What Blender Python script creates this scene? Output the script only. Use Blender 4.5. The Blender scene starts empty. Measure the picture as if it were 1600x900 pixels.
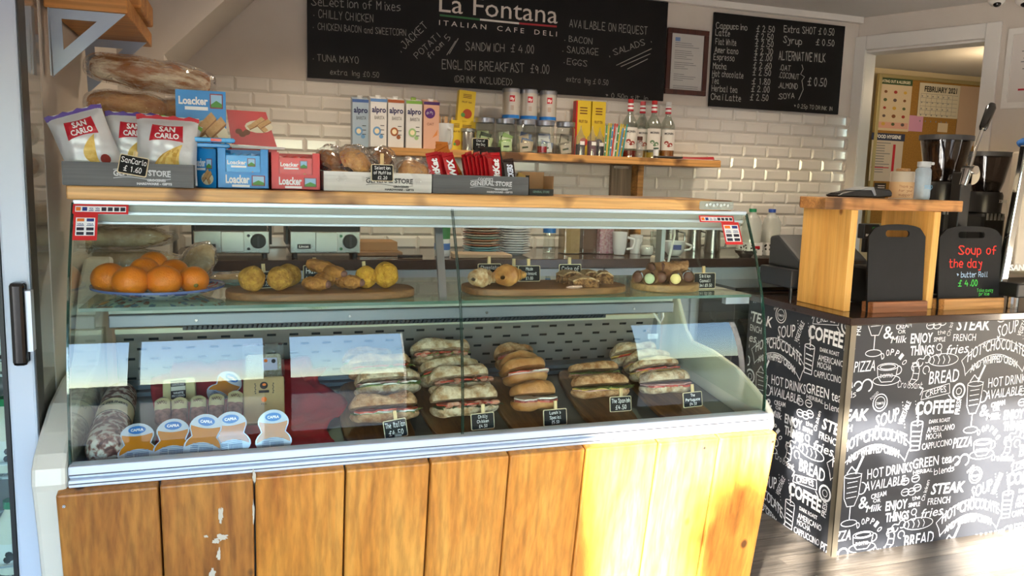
import bpy, bmesh, math, random
from mathutils import Vector, Matrix
S = bpy.context.scene
COL = S.collection
random.seed(7)

# ------------------------------------------------------------------ camera
FPX = 1242.0
RX = Vector((0.9479, 0.01537, -0.31819)); RY = Vector((-0.31725, 0.13595, -0.93855)); RZ = Vector((0.02883, 0.9906, 0.13374))
CAMROT = Matrix((RX, RY, RZ))
CAMLOC = Vector((0, 0, 1.42))
cam_d = bpy.data.cameras.new('camera'); cam = bpy.data.objects.new('camera', cam_d); COL.objects.link(cam)
cam_d.sensor_width = 36; cam_d.lens = FPX / 1600 * 36; cam_d.clip_start = .05
cam.matrix_world = Matrix.Translation(CAMLOC) @ CAMROT.to_4x4()
S.camera = cam

# ------------------------------------------------------------------ light
S.view_settings.view_transform = 'Standard'; S.view_settings.look = 'None'
S.view_settings.gamma = 1; S.view_settings.use_curve_mapping = False
S.view_settings.exposure = 0.0
S.cycles.transparent_max_bounces = 32
w = bpy.data.worlds.new('world'); S.world = w; w.use_nodes = True
wn = w.node_tree.nodes; wl = w.node_tree.links; wn.clear()
wo = wn.new('ShaderNodeOutputWorld'); wb = wn.new('ShaderNodeBackground')
sky = wn.new('ShaderNodeTexSky'); sky.sky_type = 'NISHITA'; sky.sun_disc = False
SUNDIR = Vector((0.9, 1.0, -0.335)).normalized()       # the way the sunlight travels
sky.sun_elevation = math.radians(14); sky.sun_rotation = math.radians(180 + 42)
sky.air_density = 1.0; sky.dust_density = .3
tint = wn.new('ShaderNodeMix'); tint.data_type = 'RGBA'; tint.blend_type = 'MULTIPLY'; tint.inputs[0].default_value = 1; tint.inputs[7].default_value = (.80, .93, 1.12, 1)
wl.new(sky.outputs[0], tint.inputs[6]); wl.new(tint.outputs[2], wb.inputs[0]); wl.new(wb.outputs[0], wo.inputs[0])
wb.inputs[1].default_value = 2.6
sd = bpy.data.lights.new('sun', 'SUN'); so = bpy.data.objects.new('sun', sd); COL.objects.link(so)
so.rotation_euler = SUNDIR.to_track_quat('-Z', 'Y').to_euler(); so.location = (-5, -6, 4)
sd.energy = 125; sd.angle = math.radians(1.2); sd.color = (1, .93, .82)

# ------------------------------------------------------------------ helpers
def W(u, v, x=None, y=None, z=None):
    d = CAMROT @ Vector((u - 800, -(v - 450), -FPX))
    if y is not None: t = y / d.y
    elif z is not None: t = (z - CAMLOC.z) / d.z
    else: t = x / d.x
    return CAMLOC + d * t

ORG = {}
class G:
    def __init__(s): s.v = []; s.f = []; s.mi = []; s.m = 0
    def add(s, vs, fs):
        b = len(s.v); s.v += [Vector(p) for p in vs]
        for f in fs: s.f.append(tuple(b + i for i in f)); s.mi.append(s.m)
        return s
    def bx(s, x0, x1, y0, y1, z0, z1):
        if x0 > x1: x0, x1 = x1, x0
        if y0 > y1: y0, y1 = y1, y0
        if z0 > z1: z0, z1 = z1, z0
        return s.add([(x0,y0,z0),(x1,y0,z0),(x1,y1,z0),(x0,y1,z0),(x0,y0,z1),(x1,y0,z1),(x1,y1,z1),(x0,y1,z1)],
                     [(3,2,1,0),(4,5,6,7),(0,1,5,4),(1,2,6,5),(2,3,7,6),(3,0,4,7)])
    def cyl(s, a, b, r0, r1=None, n=14, cap=True):
        a = Vector(a); b = Vector(b); r1 = r0 if r1 is None else r1
        d = (b - a).normalized(); t = d.orthogonal().normalized(); q = d.cross(t)
        vs = []
        for p, r in ((a, r0), (b, r1)):
            for i in range(n):
                c = math.cos(2*math.pi*i/n); e = math.sin(2*math.pi*i/n)
                vs.append(p + t*c*r + q*e*r)
        fs = [(i, (i+1) % n, n + (i+1) % n, n + i) for i in range(n)]
        if cap: fs += [tuple(reversed(range(n))), tuple(range(n, 2*n))]
        return s.add(vs, fs)
    def lathe(s, prof, n=20, c=(0, 0, 0), sx=1, sy=1):
        vs = []; fs = []; k = len(prof)
        for i in range(n):
            a = 2*math.pi*i/n
            for r, z in prof: vs.append((c[0] + r*math.cos(a)*sx, c[1] + r*math.sin(a)*sy, c[2] + z))
        for i in range(n):
            j = (i+1) % n
            for q in range(k-1): fs.append((i*k+q, j*k+q, j*k+q+1, i*k+q+1))
        return s.add(vs, fs)
    def tube(s, pts, r, n=8, closed=False):
        pts = [Vector(p) for p in pts]; vs = []; fs = []; m = len(pts); up = None
        for i, p in enumerate(pts):
            if closed: d = pts[(i+1) % m] - pts[i-1]
            else: d = pts[min(i+1, m-1)] - pts[max(i-1, 0)]
            d.normalize()
            if up is None: up = d.orthogonal().normalized()
            up = (up - d*up.dot(d)).normalized(); q = d.cross(up)
            rr = r[i] if isinstance(r, (list, tuple)) else r
            for k in range(n):
                a = 2*math.pi*k/n; vs.append(p + up*math.cos(a)*rr + q*math.sin(a)*rr)
        for i in range(m if closed else m-1):
            j = (i+1) % m
            for k in range(n): fs.append((i*n+k, i*n+(k+1) % n, j*n+(k+1) % n, j*n+k))
        if not closed: fs += [tuple(reversed(range(n))), tuple((m-1)*n+k for k in range(n))]
        return s.add(vs, fs)
    def prism(s, pts, O, U, V, N, h):
        O = Vector(O); U = Vector(U); V = Vector(V); N = Vector(N); n = len(pts)
        vs = [O + U*p[0] + V*p[1] for p in pts] + [O + U*p[0] + V*p[1] + N*h for p in pts]
        fs = [tuple(reversed(range(n))), tuple(range(n, 2*n))] + [(i, (i+1) % n, n+(i+1) % n, n+i) for i in range(n)]
        return s.add(vs, fs)
    def ell(s, c, rx, ry, rz, nu=20, nv=12, fn=None):
        vs = []; fs = []
        for j in range(nv+1):
            t = math.pi*j/nv
            for i in range(nu):
                a = 2*math.pi*i/nu
                p = Vector((math.sin(t)*math.cos(a), math.sin(t)*math.sin(a), math.cos(t)))
                if fn: p = fn(p)
                vs.append((c[0]+p.x*rx, c[1]+p.y*ry, c[2]+p.z*rz))
        for j in range(nv):
            for i in range(nu): fs.append((j*nu+i, (j+1)*nu+i, (j+1)*nu+(i+1) % nu, j*nu+(i+1) % nu))
        return s.add(vs, fs)
    def flat(s, t2, O, U, V):
        O = Vector(O); U = Vector(U); V = Vector(V)
        return s.add([O + U*p[0] + V*p[1] for p in t2[0]], t2[1])
    def xf(s, M, i0=0):
        for i in range(i0, len(s.v)): s.v[i] = M @ s.v[i]
        return s

def rounded(x0, x1, z0, z1, r, n=4):
    o = []
    for cx, cz, a in ((x1-r, z1-r, 0), (x0+r, z1-r, 90), (x0+r, z0+r, 180), (x1-r, z0+r, 270)):
        for i in range(n+1):
            t = math.radians(a + 90*i/n); o.append((cx + r*math.cos(t), cz + r*math.sin(t)))
    return o
def disc(r, n=20, cx=0, cz=0, e=1): return [(cx + r*math.cos(2*math.pi*i/n), cz + r*e*math.sin(2*math.pi*i/n)) for i in range(n)]
def poly(pts): return ([tuple(p) for p in pts], [tuple(range(len(pts)))])

def mesh(name, g, mats, org, smooth):
    me = bpy.data.meshes.new(name)
    me.from_pydata([tuple(v - org) for v in g.v], [], g.f)
    for m in (mats if isinstance(mats, (list, tuple)) else [mats]): me.materials.append(m)
    if any(g.mi): me.polygons.foreach_set('material_index', g.mi)
    bm = bmesh.new(); bm.from_mesh(me)
    if smooth: bmesh.ops.remove_doubles(bm, verts=bm.verts, dist=1e-5)
    if smooth is not None: bmesh.ops.recalc_face_normals(bm, faces=bm.faces)
    for f in bm.faces: f.smooth = bool(smooth)
    if smooth:
        for e in bm.edges:
            if len(e.link_faces) == 2 and e.calc_face_angle(0) > math.radians(38): e.smooth = False
    bm.to_mesh(me); bm.free(); me.update()
    return me
def bev(o, wd, seg=2):
    m = o.modifiers.new('bevel', 'BEVEL'); m.width = wd; m.segments = seg; m.limit_method = 'ANGLE'; m.angle_limit = math.radians(40)
def obj(name, g, mats, parent=None, smooth=False, bevel=0, label=None, org=None):
    if parent is not None: org = ORG[parent.name]
    elif org is None: org = Vector((0, 0, 0))
    o = bpy.data.objects.new(name, mesh(name, g, mats, org, smooth)); COL.objects.link(o)
    if parent is not None: o.parent = parent
    else: o.location = org
    ORG[o.name] = org
    if bevel: bev(o, bevel)
    if label: o['label'] = label
    return o
def tag(o, label, cat, group=None, kind=None):
    o['label'] = label; o['category'] = cat
    if group: o['group'] = group
    if kind: o['kind'] = kind
    return o
def single(name, g, mats, label, cat, group=None, smooth=False, bevel=0, kind=None):
    xs = [v.x for v in g.v]; ys = [v.y for v in g.v]
    org = Vector(((min(xs)+max(xs))/2, (min(ys)+max(ys))/2, min(v.z for v in g.v)))
    return tag(obj(name, g, mats, None, smooth, bevel, None, org), label, cat, group, kind)
def thing(name, label, cat, loc, group=None, local=False, rot=None):
    o = bpy.data.objects.new(name, None); COL.objects.link(o); o.empty_display_size = .05
    o.location = loc; tag(o, label, cat, group)
    if rot: o.rotation_euler = rot; local = True
    ORG[o.name] = Vector((0, 0, 0)) if local else Vector(loc)
    return o
def struct(name, g, mats, smooth=False, bevel=0, parent=None):
    o = obj(name, g, mats, parent, smooth, bevel)
    if parent is None: o['kind'] = 'structure'
    return o
def copy_tree(o, parent=None):
    c = o.copy(); COL.objects.link(c); c.parent = parent; ORG[c.name] = ORG[o.name]
    for ch in list(o.children): copy_tree(ch, c)
    return c
def dup(o, loc, rot=None, label=None, scale=None):
    c = copy_tree(o); c.location = loc
    if rot is not None: c.rotation_euler = rot
    if label: c['label'] = label
    if scale: c.scale = scale
    return c

# ------------------------------------------------------------------ materials
MC = {}
def hexc(c):
    if isinstance(c, str):
        r = [int(c[i:i+2], 16)/255 for i in (0, 2, 4)]
        return tuple(x/12.92 if x <= .04045 else ((x+.055)/1.055)**2.4 for x in r) + (1,)
    return tuple(c) + (1,) if len(c) == 3 else c
def newmat(name):
    m = bpy.data.materials.new(name); m.use_nodes = True; nt = m.node_tree; nt.nodes.clear()
    out = nt.nodes.new('ShaderNodeOutputMaterial'); return m, nt, out
def coords(nt, scale=(1, 1, 1), rnd=False):
    tc = nt.nodes.new('ShaderNodeTexCoord'); mp = nt.nodes.new('ShaderNodeMapping'); mp.inputs['Scale'].default_value = scale
    nt.links.new(tc.outputs['Object'], mp.inputs[0])
    if rnd:
        oi = nt.nodes.new('ShaderNodeObjectInfo'); mu = nt.nodes.new('ShaderNodeMath'); mu.operation = 'MULTIPLY'; mu.inputs[1].default_value = 37
        cb = nt.nodes.new('ShaderNodeCombineXYZ'); nt.links.new(oi.outputs['Random'], mu.inputs[0])
        for i in range(3): nt.links.new(mu.outputs[0], cb.inputs[i])
        nt.links.new(cb.outputs[0], mp.inputs['Location'])
    return mp
def mat(name, col='808080', rough=.5, metal=0, col2=None, ns=20, nw=.5, bump=0, bs=60, spec=.5, coat=0, emit=0, rnd=False, nscale=(1,1,1), lo=.35, hi=.65, sss=0, alpha=1):
    if name in MC: return MC[name]
    m, nt, out = newmat(name); b = nt.nodes.new('ShaderNodeBsdfPrincipled'); nt.links.new(b.outputs[0], out.inputs[0])
    b.inputs['Base Color'].default_value = hexc(col); b.inputs['Roughness'].default_value = rough; b.inputs['Metallic'].default_value = metal
    b.inputs['Specular IOR Level'].default_value = spec; b.inputs['Coat Weight'].default_value = coat
    if sss: b.inputs['Subsurface Weight'].default_value = sss; b.inputs['Subsurface Radius'].default_value = (.01, .005, .002)
    if alpha < 1: b.inputs['Alpha'].default_value = alpha
    if emit: b.inputs['Emission Color'].default_value = hexc(col); b.inputs['Emission Strength'].default_value = emit
    if col2 or bump:
        mp = coords(nt, nscale, rnd)
    if col2:
        n = nt.nodes.new('ShaderNodeTexNoise'); n.inputs['Scale'].default_value = ns; n.inputs['Detail'].default_value = 6; n.inputs['Roughness'].default_value = .6
        r = nt.nodes.new('ShaderNodeValToRGB'); r.color_ramp.elements[0].position = lo; r.color_ramp.elements[1].position = hi
        r.color_ramp.elements[0].color = hexc(col); r.color_ramp.elements[1].color = hexc(col2)
        nt.links.new(mp.outputs[0], n.inputs['Vector']); nt.links.new(n.outputs[0], r.inputs[0]); nt.links.new(r.outputs[0], b.inputs['Base Color'])
    if bump:
        n = nt.nodes.new('ShaderNodeTexNoise'); n.inputs['Scale'].default_value = bs; n.inputs['Detail'].default_value = 4
        bp = nt.nodes.new('ShaderNodeBump'); bp.inputs['Strength'].default_value = bump; bp.inputs['Distance'].default_value = .01
        nt.links.new(mp.outputs[0], n.inputs['Vector']); nt.links.new(n.outputs[0], bp.inputs['Height']); nt.links.new(bp.outputs[0], b.inputs['Normal'])
    MC[name] = m; return m
def wood(name, c1, c2, c3, axis='z', scale=1, rough=.55, burn=None, knots=0, coat=0, contrast=1, rings=0):
    """stretched grain along one axis, darker rings, optional scorch marks and knots; every board gets its own offset"""
    if name in MC: return MC[name]
    m, nt, out = newmat(name); L = nt.links; b = nt.nodes.new('ShaderNodeBsdfPrincipled'); L.new(b.outputs[0], out.inputs[0])
    b.inputs['Roughness'].default_value = rough; b.inputs['Coat Weight'].default_value = coat
    a = 'xyz'.index(axis); sc = [22*scale]*3; sc[a] = 1.3*scale
    mp = coords(nt, sc, True)
    n = nt.nodes.new('ShaderNodeTexNoise'); n.inputs['Scale'].default_value = 1; n.inputs['Detail'].default_value = 8; n.inputs['Roughness'].default_value = .65; n.inputs['Distortion'].default_value = .8
    L.new(mp.outputs[0], n.inputs['Vector'])
    r = nt.nodes.new('ShaderNodeValToRGB'); e = r.color_ramp.elements
    e[0].position = .3; e[0].color = hexc(c1); e[1].position = .72; e[1].color = hexc(c3)
    k = e.new(.5); k.color = hexc(c2)
    L.new(n.outputs[0], r.inputs[0])
    sc2 = [150*scale]*3; sc2[a] = 3*scale
    mp2 = coords(nt, sc2, True); n2 = nt.nodes.new('ShaderNodeTexNoise'); n2.inputs['Scale'].default_value = 1; n2.inputs['Detail'].default_value = 3
    L.new(mp2.outputs[0], n2.inputs['Vector'])
    mr = nt.nodes.new('ShaderNodeMapRange'); mr.inputs['From Min'].default_value = .35; mr.inputs['From Max'].default_value = .6; mr.inputs['To Min'].default_value = .72; mr.inputs['To Max'].default_value = 1.03
    L.new(n2.outputs[0], mr.inputs[0])
    mx = nt.nodes.new('ShaderNodeMix'); mx.data_type = 'RGBA'; mx.blend_type = 'MULTIPLY'; mx.inputs[0].default_value = contrast
    L.new(r.outputs[0], mx.inputs[6]); L.new(mr.outputs[0], mx.inputs[7]); last = mx.outputs[2]
    if rings:
        s5 = [1]*3; s5[a] = .16; mp5 = coords(nt, s5, True); wv = nt.nodes.new('ShaderNodeTexWave'); wv.wave_type = 'BANDS'; wv.bands_direction = 'X' if a != 0 else 'Z'
        wv.inputs['Scale'].default_value = rings; wv.inputs['Distortion'].default_value = 7; wv.inputs['Detail'].default_value = 2.5; wv.inputs['Detail Scale'].default_value = 1.2
        L.new(mp5.outputs[0], wv.inputs[0]); m5 = nt.nodes.new('ShaderNodeMapRange'); m5.inputs['From Max'].default_value = .35; m5.inputs['To Min'].default_value = .62; m5.inputs['To Max'].default_value = 1
        L.new(wv.outputs['Fac'], m5.inputs[0]); x5 = nt.nodes.new('ShaderNodeMix'); x5.data_type = 'RGBA'; x5.blend_type = 'MULTIPLY'; x5.inputs[0].default_value = .42
        L.new(last, x5.inputs[6]); L.new(m5.outputs[0], x5.inputs[7]); last = x5.outputs[2]
    if burn or knots:
        s3 = [7]*3; s3[a] = 5 if knots else 7
        mp3 = coords(nt, s3, True); vo = nt.nodes.new('ShaderNodeTexVoronoi' if knots else 'ShaderNodeTexNoise'); vo.inputs['Scale'].default_value = 1
        L.new(mp3.outputs[0], vo.inputs['Vector'])
        r3 = nt.nodes.new('ShaderNodeMapRange'); r3.clamp = True
        if knots: r3.inputs['From Min'].default_value = .05; r3.inputs['From Max'].default_value = .10; r3.inputs['To Min'].default_value = 1; r3.inputs['To Max'].default_value = 0
        else: r3.inputs['From Min'].default_value = .50; r3.inputs['From Max'].default_value = .62; r3.inputs['To Min'].default_value = 0; r3.inputs['To Max'].default_value = .9
        L.new(vo.outputs[0], r3.inputs[0])
        m3 = nt.nodes.new('ShaderNodeMix'); m3.data_type = 'RGBA'; m3.inputs[7].default_value = hexc(burn or '5a3214')
        L.new(r3.outputs[0], m3.inputs[0]); L.new(last, m3.inputs[6]); last = m3.outputs[2]
    L.new(last, b.inputs['Base Color'])
    bp = nt.nodes.new('ShaderNodeBump'); bp.inputs['Strength'].default_value = .25; bp.inputs['Distance'].default_value = .004
    L.new(n2.outputs[0], bp.inputs['Height']); L.new(bp.outputs[0], b.inputs['Normal'])
    MC[name] = m; return m
def glass(name, tint='f4faf7', refl=1.0, rough=0.0, bump=0, haze=0, hazecol='d8d8d8', bs=30):
    """thin clear sheet: transparent with a Schlick reflection, optionally crinkled and slightly milky"""
    if name in MC: return MC[name]
    m, nt, out = newmat(name); L = nt.links
    tr = nt.nodes.new('ShaderNodeBsdfTransparent'); tr.inputs[0].default_value = hexc(tint)
    gl = nt.nodes.new('ShaderNodeBsdfGlossy'); gl.inputs['Roughness'].default_value = rough; gl.inputs[0].default_value = (1, 1, 1, 1)
    lw = nt.nodes.new('ShaderNodeLayerWeight'); lw.inputs[0].default_value = .5
    p = nt.nodes.new('ShaderNodeMath'); p.operation = 'POWER'; p.inputs[1].default_value = 5
    q = nt.nodes.new('ShaderNodeMath'); q.operation = 'MULTIPLY_ADD'; q.inputs[1].default_value = .96*refl; q.inputs[2].default_value = .04*refl
    L.new(lw.outputs['Facing'], p.inputs[0]); L.new(p.outputs[0], q.inputs[0])
    if bump:
        mp = coords(nt, (1, 1, 1), True); n = nt.nodes.new('ShaderNodeTexNoise'); n.inputs['Scale'].default_value = bs; n.inputs['Detail'].default_value = 3; n.inputs['Distortion'].default_value = 1.5
        bp = nt.nodes.new('ShaderNodeBump'); bp.inputs['Strength'].default_value = bump; bp.inputs['Distance'].default_value = .02
        L.new(mp.outputs[0], n.inputs['Vector']); L.new(n.outputs[0], bp.inputs['Height'])
        L.new(bp.outputs[0], gl.inputs['Normal']); L.new(bp.outputs[0], lw.inputs['Normal'])
    mix = nt.nodes.new('ShaderNodeMixShader'); L.new(q.outputs[0], mix.inputs[0]); L.new(tr.outputs[0], mix.inputs[1]); L.new(gl.outputs[0], mix.inputs[2])
    last = mix.outputs[0]
    if haze:
        df = nt.nodes.new('ShaderNodeBsdfDiffuse'); df.inputs[0].default_value = hexc(hazecol)
        m2 = nt.nodes.new('ShaderNodeMixShader'); m2.inputs[0].default_value = haze; L.new(last, m2.inputs[1]); L.new(df.outputs[0], m2.inputs[2]); last = m2.outputs[0]
    L.new(last, out.inputs[0]); MC[name] = m; return m

# ------------------------------------------------------------------ lettering
FT = {}
def ftext(s, bold=0.0):
    """printed letters: (points, faces), one unit high capitals, from x=0; returns also the width"""
    k = (s, bold)
    if k in FT: return FT[k]
    cu = bpy.data.curves.new('t', 'FONT'); cu.body = s; cu.size = 1; cu.offset = bold; cu.resolution_u = 2; cu.fill_mode = 'FRONT'
    o = bpy.data.objects.new('t', cu); COL.objects.link(o)
    me = o.to_mesh(); vs = [(v.co.x, v.co.y) for v in me.vertices]; fs = [tuple(p.vertices) for p in me.polygons]
    o.to_mesh_clear(); bpy.data.objects.remove(o); bpy.data.curves.remove(cu)
    x0 = min(v[0] for v in vs); x1 = max(v[0] for v in vs)
    r = ([((v[0]-x0)/.70, v[1]/.70) for v in vs], fs, (x1-x0)/.70)
    FT[k] = r; return r
GL = {
'A':"02 28 42;14 34",'B':"02 08 28 37 26 05;25 44 43 22 02",'C':"47 38 18 06 04 12 32 43",'D':"02 08 28 46 44 22 02",'E':"48 08 02 42;05 35",'F':"02 08 48;05 35",
'G':"47 28 06 04 12 32 44 24",'H':"02 08;42 48;05 45",'I':"22 28",'J':"28 48 43 22 12 04",'K':"02 08;48 05 42",'L':"08 02 42",'M':"02 08 25 48 42",'N':"02 08 42 48",
'O':"18 06 04 12 32 44 46 38 18",'P':"02 08 38 46 35 05",'Q':"18 06 04 12 32 44 46 38 18;34 51",'R':"02 08 38 46 35 05;25 42",'S':"47 38 18 07 16 34 43 32 12 03",'T':"08 48;28 22",
'U':"08 04 12 32 44 48",'V':"08 22 48",'W':"08 12 26 32 48",'X':"08 42;02 48",'Y':"08 25 48;25 22",'Z':"08 48 02 42",
'a':"36 16 05 03 12 32;36 32 42",'b':"08 02 32 43 45 36 05",'c':"35 26 06 04 03 12 33",'d':"38 32 12 03 05 16 35",'e':"04 34 35 26 16 04 03 12 32",'f':"38 28 17 12;05 35",
'g':"35 16 05 03 12 33;36 31 20 00",'h':"08 02;05 26 35 32",'i':"26 22;28 27",'j':"26 21 00;28 27",'k':"08 02;36 04 32",'l':"18 12 22",'m':"02 06 16 15 12;15 36 32",'n':"02 06;05 26 35 32",
'o':"16 05 03 12 22 33 35 26 16",'p':"00 06 26 35 33 22 02",'q':"35 16 05 03 12 33;36 30",'r':"02 06;05 26 36",'s':"36 16 05 34 33 12 02",'t':"18 12 32;06 36",'u':"06 03 12 32;36 32",
'v':"06 22 36",'w':"06 12 24 32 46",'x':"06 32;02 36",'y':"06 24;36 20 00",'z':"06 36 02 32",
'0':"18 06 04 12 22 34 36 28 18",'1':"17 28 22",'2':"07 18 28 36 02 42",'3':"08 38 25 34 33 22 02",'4':"28 04 44;36 32",'5':"38 08 05 25 34 33 22 02",'6':"38 16 04 12 32 34 25 05",'7':"08 38 12",
'8':"25 07 18 28 37 04 12 32 34 25",'9':"36 17 05 24 36 32",'£':"47 38 27 22 02 42;05 35",'.':"22 23",',':"23 11",'+':"25 45;34 36;26 24;16 36",'(':"38 26 24 32",')':"08 26 24 02",'-':"15 35","'":"28 27",'/':"01 48",'&':"42 07 18 27 04 12 44",'!':"28 24;22 23",'}':"08 17 16 25 14 13 02",
}
def htext(s, wt=.55, jit=.25, seed=None):
    """chalk handwriting made of thin strokes, capital height = 1; (points, faces, width)"""
    rnd = random.Random(seed if seed is not None else s)
    vs = []; fs = []; x = 0
    for ch in s:
        if ch == ' ': x += 3; continue
        g = GL.get(ch) or GL.get(ch.upper()) or ''
        mx = 0
        for st in g.split(';'):
            if not st: continue
            pts = []
            for p in st.split():
                px = int(p[0]); py = int(p[1]); mx = max(mx, px)
                pts.append((x + px + rnd.uniform(-jit, jit), py - 2 + rnd.uniform(-jit, jit)))
            for (ax, ay), (bx_, by) in zip(pts, pts[1:]):
                dx, dy = bx_-ax, by-ay; l = math.hypot(dx, dy) or 1; dx /= l; dy /= l; h = wt/2
                ax2, ay2, bx2, by2 = ax-dx*h*.6, ay-dy*h*.6, bx_+dx*h*.6, by+dy*h*.6
                k = len(vs); vs += [(ax2+dy*h, ay2-dx*h), (bx2+dy*h, by2-dx*h), (bx2-dy*h, by2+dx*h), (ax2-dy*h, ay2+dx*h)]
                fs.append((k, k+1, k+2, k+3))
        x += mx + 1.5
    x -= 1.5
    return ([(a/6, b/6) for a, b in vs], fs, max(x, 1)/6)
def fit(t, w_, h_, x=0, z=0, rot=0, shear=0, arc=0, cen=False):
    """scale lettering to a width and capital height, turn it and move it"""
    pts = []
    sx = w_/t[2]
    for a, b in t[0]:
        X = a*sx + b*h_*shear; Z = b*h_
        if cen: X -= w_/2; Z -= h_/2
        if arc: Z += arc*(1 - ((X - (0 if cen else w_/2))/(w_/2))**2)
        c = math.cos(rot); s_ = math.sin(rot)
        pts.append((x + X*c - Z*s_, z + X*s_ + Z*c))
    return (pts, t[1])
def pxtext(g, t, p0, p1, hpx, y, shear=0):
    """baseline from one photograph point to another on the plane y"""
    a = W(*p0, y=y); b = W(*p1, y=y); d = b - a; wv = d.length; U = d.normalized()
    top = W(p0[0], p0[1]-hpx, y=y); h = (top - a).length
    V = Vector((0, -1, 0)).cross(U) * -1
    V = Vector((-U.z, 0, U.x))
    g.flat(fit(t, wv, h, shear=shear), a, U, V)
    return g
XU = Vector((1, 0, 0)); ZU = Vector((0, 0, 1)); YU = Vector((0, 1, 0))

CHALK = mat('chalk', 'e8e8e6', .9); WHITE = mat('white_print', 'f0f0f0', .5); BLACKP = mat('black_print', '151515', .5)
BOARD = mat('chalkboard_black', '0d0c0b', .5, col2='141211', ns=6, spec=.25)
TAGFRAME = mat('tag_rim', 'd9c9a4', .6); PEG = wood('peg_wood', 'd8b57a', 'e4c890', 'ecd6a6', 'z', 2)
def price_tag(base, lines, w_, h_, rz=0, rx=-.12, label='', peg=.03, pegx=0, group='chalkboard price tags', col=None, tilt=0):
    """small chalk tag held by a wooden peg; base = lower middle of the tag"""
    t = thing('price_tag', label, 'price tag', base, group, rot=(rx, tilt, rz))
    g = G().prism(rounded(-w_/2, w_/2, 0, h_, .004, 3), (0, 0, 0), XU, ZU, YU, .003); obj('rim', g, TAGFRAME, t)
    g = G().prism(rounded(-w_/2+.002, w_/2-.002, .002, h_-.002, .003, 3), (0, -.0008, 0), XU, ZU, YU, .001); obj('slate', g, BOARD, t)
    if peg:
        g = G().bx(pegx-.0045, pegx+.0045, .0035, .009, h_*.25, h_+peg); obj('peg', g, PEG, t)
    g = G(); n = len(lines); lh = (h_*.86)/n
    for i, s in enumerate(lines):
        if not s: continue
        q = htext(s, .95, .2); ww = min(w_*.84, q[2]*lh*.62*.8)
        g.flat(fit(q, ww, lh*.6, -ww/2, h_*.93 - lh*(i+1) + lh*.22), (0, -.0013, 0), XU, ZU)
    obj('lettering', g, col or CHALK, t, smooth=None)
    return t
# ================================================================== setting
PAINT = mat('wall_paint', 'cdc2b6', .6, col2='d3c9be', ns=3, bump=.05, bs=200)
CEIL = mat('ceiling_paint', 'cfcac4', .7)
TRIMW = mat('trim_white', 'e2ddd6', .4)
CEILZ = 2.44
# floor with laminate boards
g = G().bx(-2.3, 6.5, -1.6, 6.0, -.06, -.008); floor = struct('floor', g, mat('floor_base', '4a4540', .8))
FW = wood('grey_laminate', '36312c', '5c554d', '837a6f', 'x', .8, .38, contrast=.7)
rowh = .155
fr = W(1400, 899, z=0)
me_cache = {}
def plank_mesh(L):
    k = round(L, 2)
    if k not in me_cache:
        g = G().bx(0, k, 0, rowh-.003, -.008, 0); me_cache[k] = mesh('plank', g, FW, Vector((0, 0, 0)), False)
    return me_cache[k]
for r in range(34):
    y = -1.45 + r*rowh; x = -2.2 + random.uniform(-1.0, 0)
    while x < 5.6:
        L = 1.25; x0 = max(x, -2.25); x1 = min(x+L, 5.7)
        if x1 - x0 > .05:
            o = bpy.data.objects.new('plank', plank_mesh(x1-x0-.004)); COL.objects.link(o); o.parent = floor; o.location = (x0, y, 0)
        x += L
# back wall
g = G().bx(-.9, 3.506, 4.012, 4.15, 0, CEILZ); wb_ = struct('wall_back', g, PAINT); ORG[wb_.name] = Vector((0, 0, 0))
TILE = mat('glazed_tile', 'ddd8d1', .12, coat=.3)
g = G().bx(-.285, 3.5, 4.008, 4.012, .93, 1.866); obj('grout', g, mat('grout', 'c4beb4', .9), wb_)
tw, th, jt = .159, .067, .003
def tile_mesh(w_):
    a, h, b, d = w_-jt, th-jt, .011, .007
    g = G().add([(0,0,0),(a,0,0),(a,0,h),(0,0,h),(b,-d,b),(a-b,-d,b),(a-b,-d,h-b),(b,-d,h-b)],
                [(4,5,6,7),(0,1,5,4),(1,2,6,5),(2,3,7,6),(3,0,4,7)])
    return mesh('tile', g, TILE, Vector((0, 0, 0)), False)
TM = {}
xph = W(1110, 176, y=4).x
n_t = 0
for r in range(12):
    z = 1.866 - (r+1)*th; x = xph - (30*tw if r % 2 == 0 else 30.5*tw)
    while x < 3.5:
        x0 = max(x, -.284); x1 = min(x+tw, 3.5)
        if x1 - x0 > .03:
            k = round(x1-x0, 2) if abs(x1-x0-tw) > .002 else 0
            if k not in TM: TM[k] = tile_mesh(tw if k == 0 else k)
            o = bpy.data.objects.new('tile', TM[k]); COL.objects.link(o); o.parent = wb_; o.location = (x0, 4.008, z); n_t += 1
        x += tw
# left: nearer wall with the sloping stair soffit
g = G(); pts = [(-1.2, 0), (-.285, 0), (-.285, 1.866), (-.285+(CEILZ-1.866), CEILZ), (-1.2, CEILZ)]
g.prism(pts, (0, 3.45, 0), XU, ZU, YU, .556); struct('wall_stair', g, mat('wall_paint_near', 'cfc6bc', .6, bump=.04, bs=200))
g = G().bx(-.475, -.452, 2.2, 3.45, 0, CEILZ); struct('wall_left', g, PAINT)
g = G().bx(-2.3, -.476, 2.75, 2.85, 0, CEILZ); struct('wall_alcove', g, PAINT)
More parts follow.
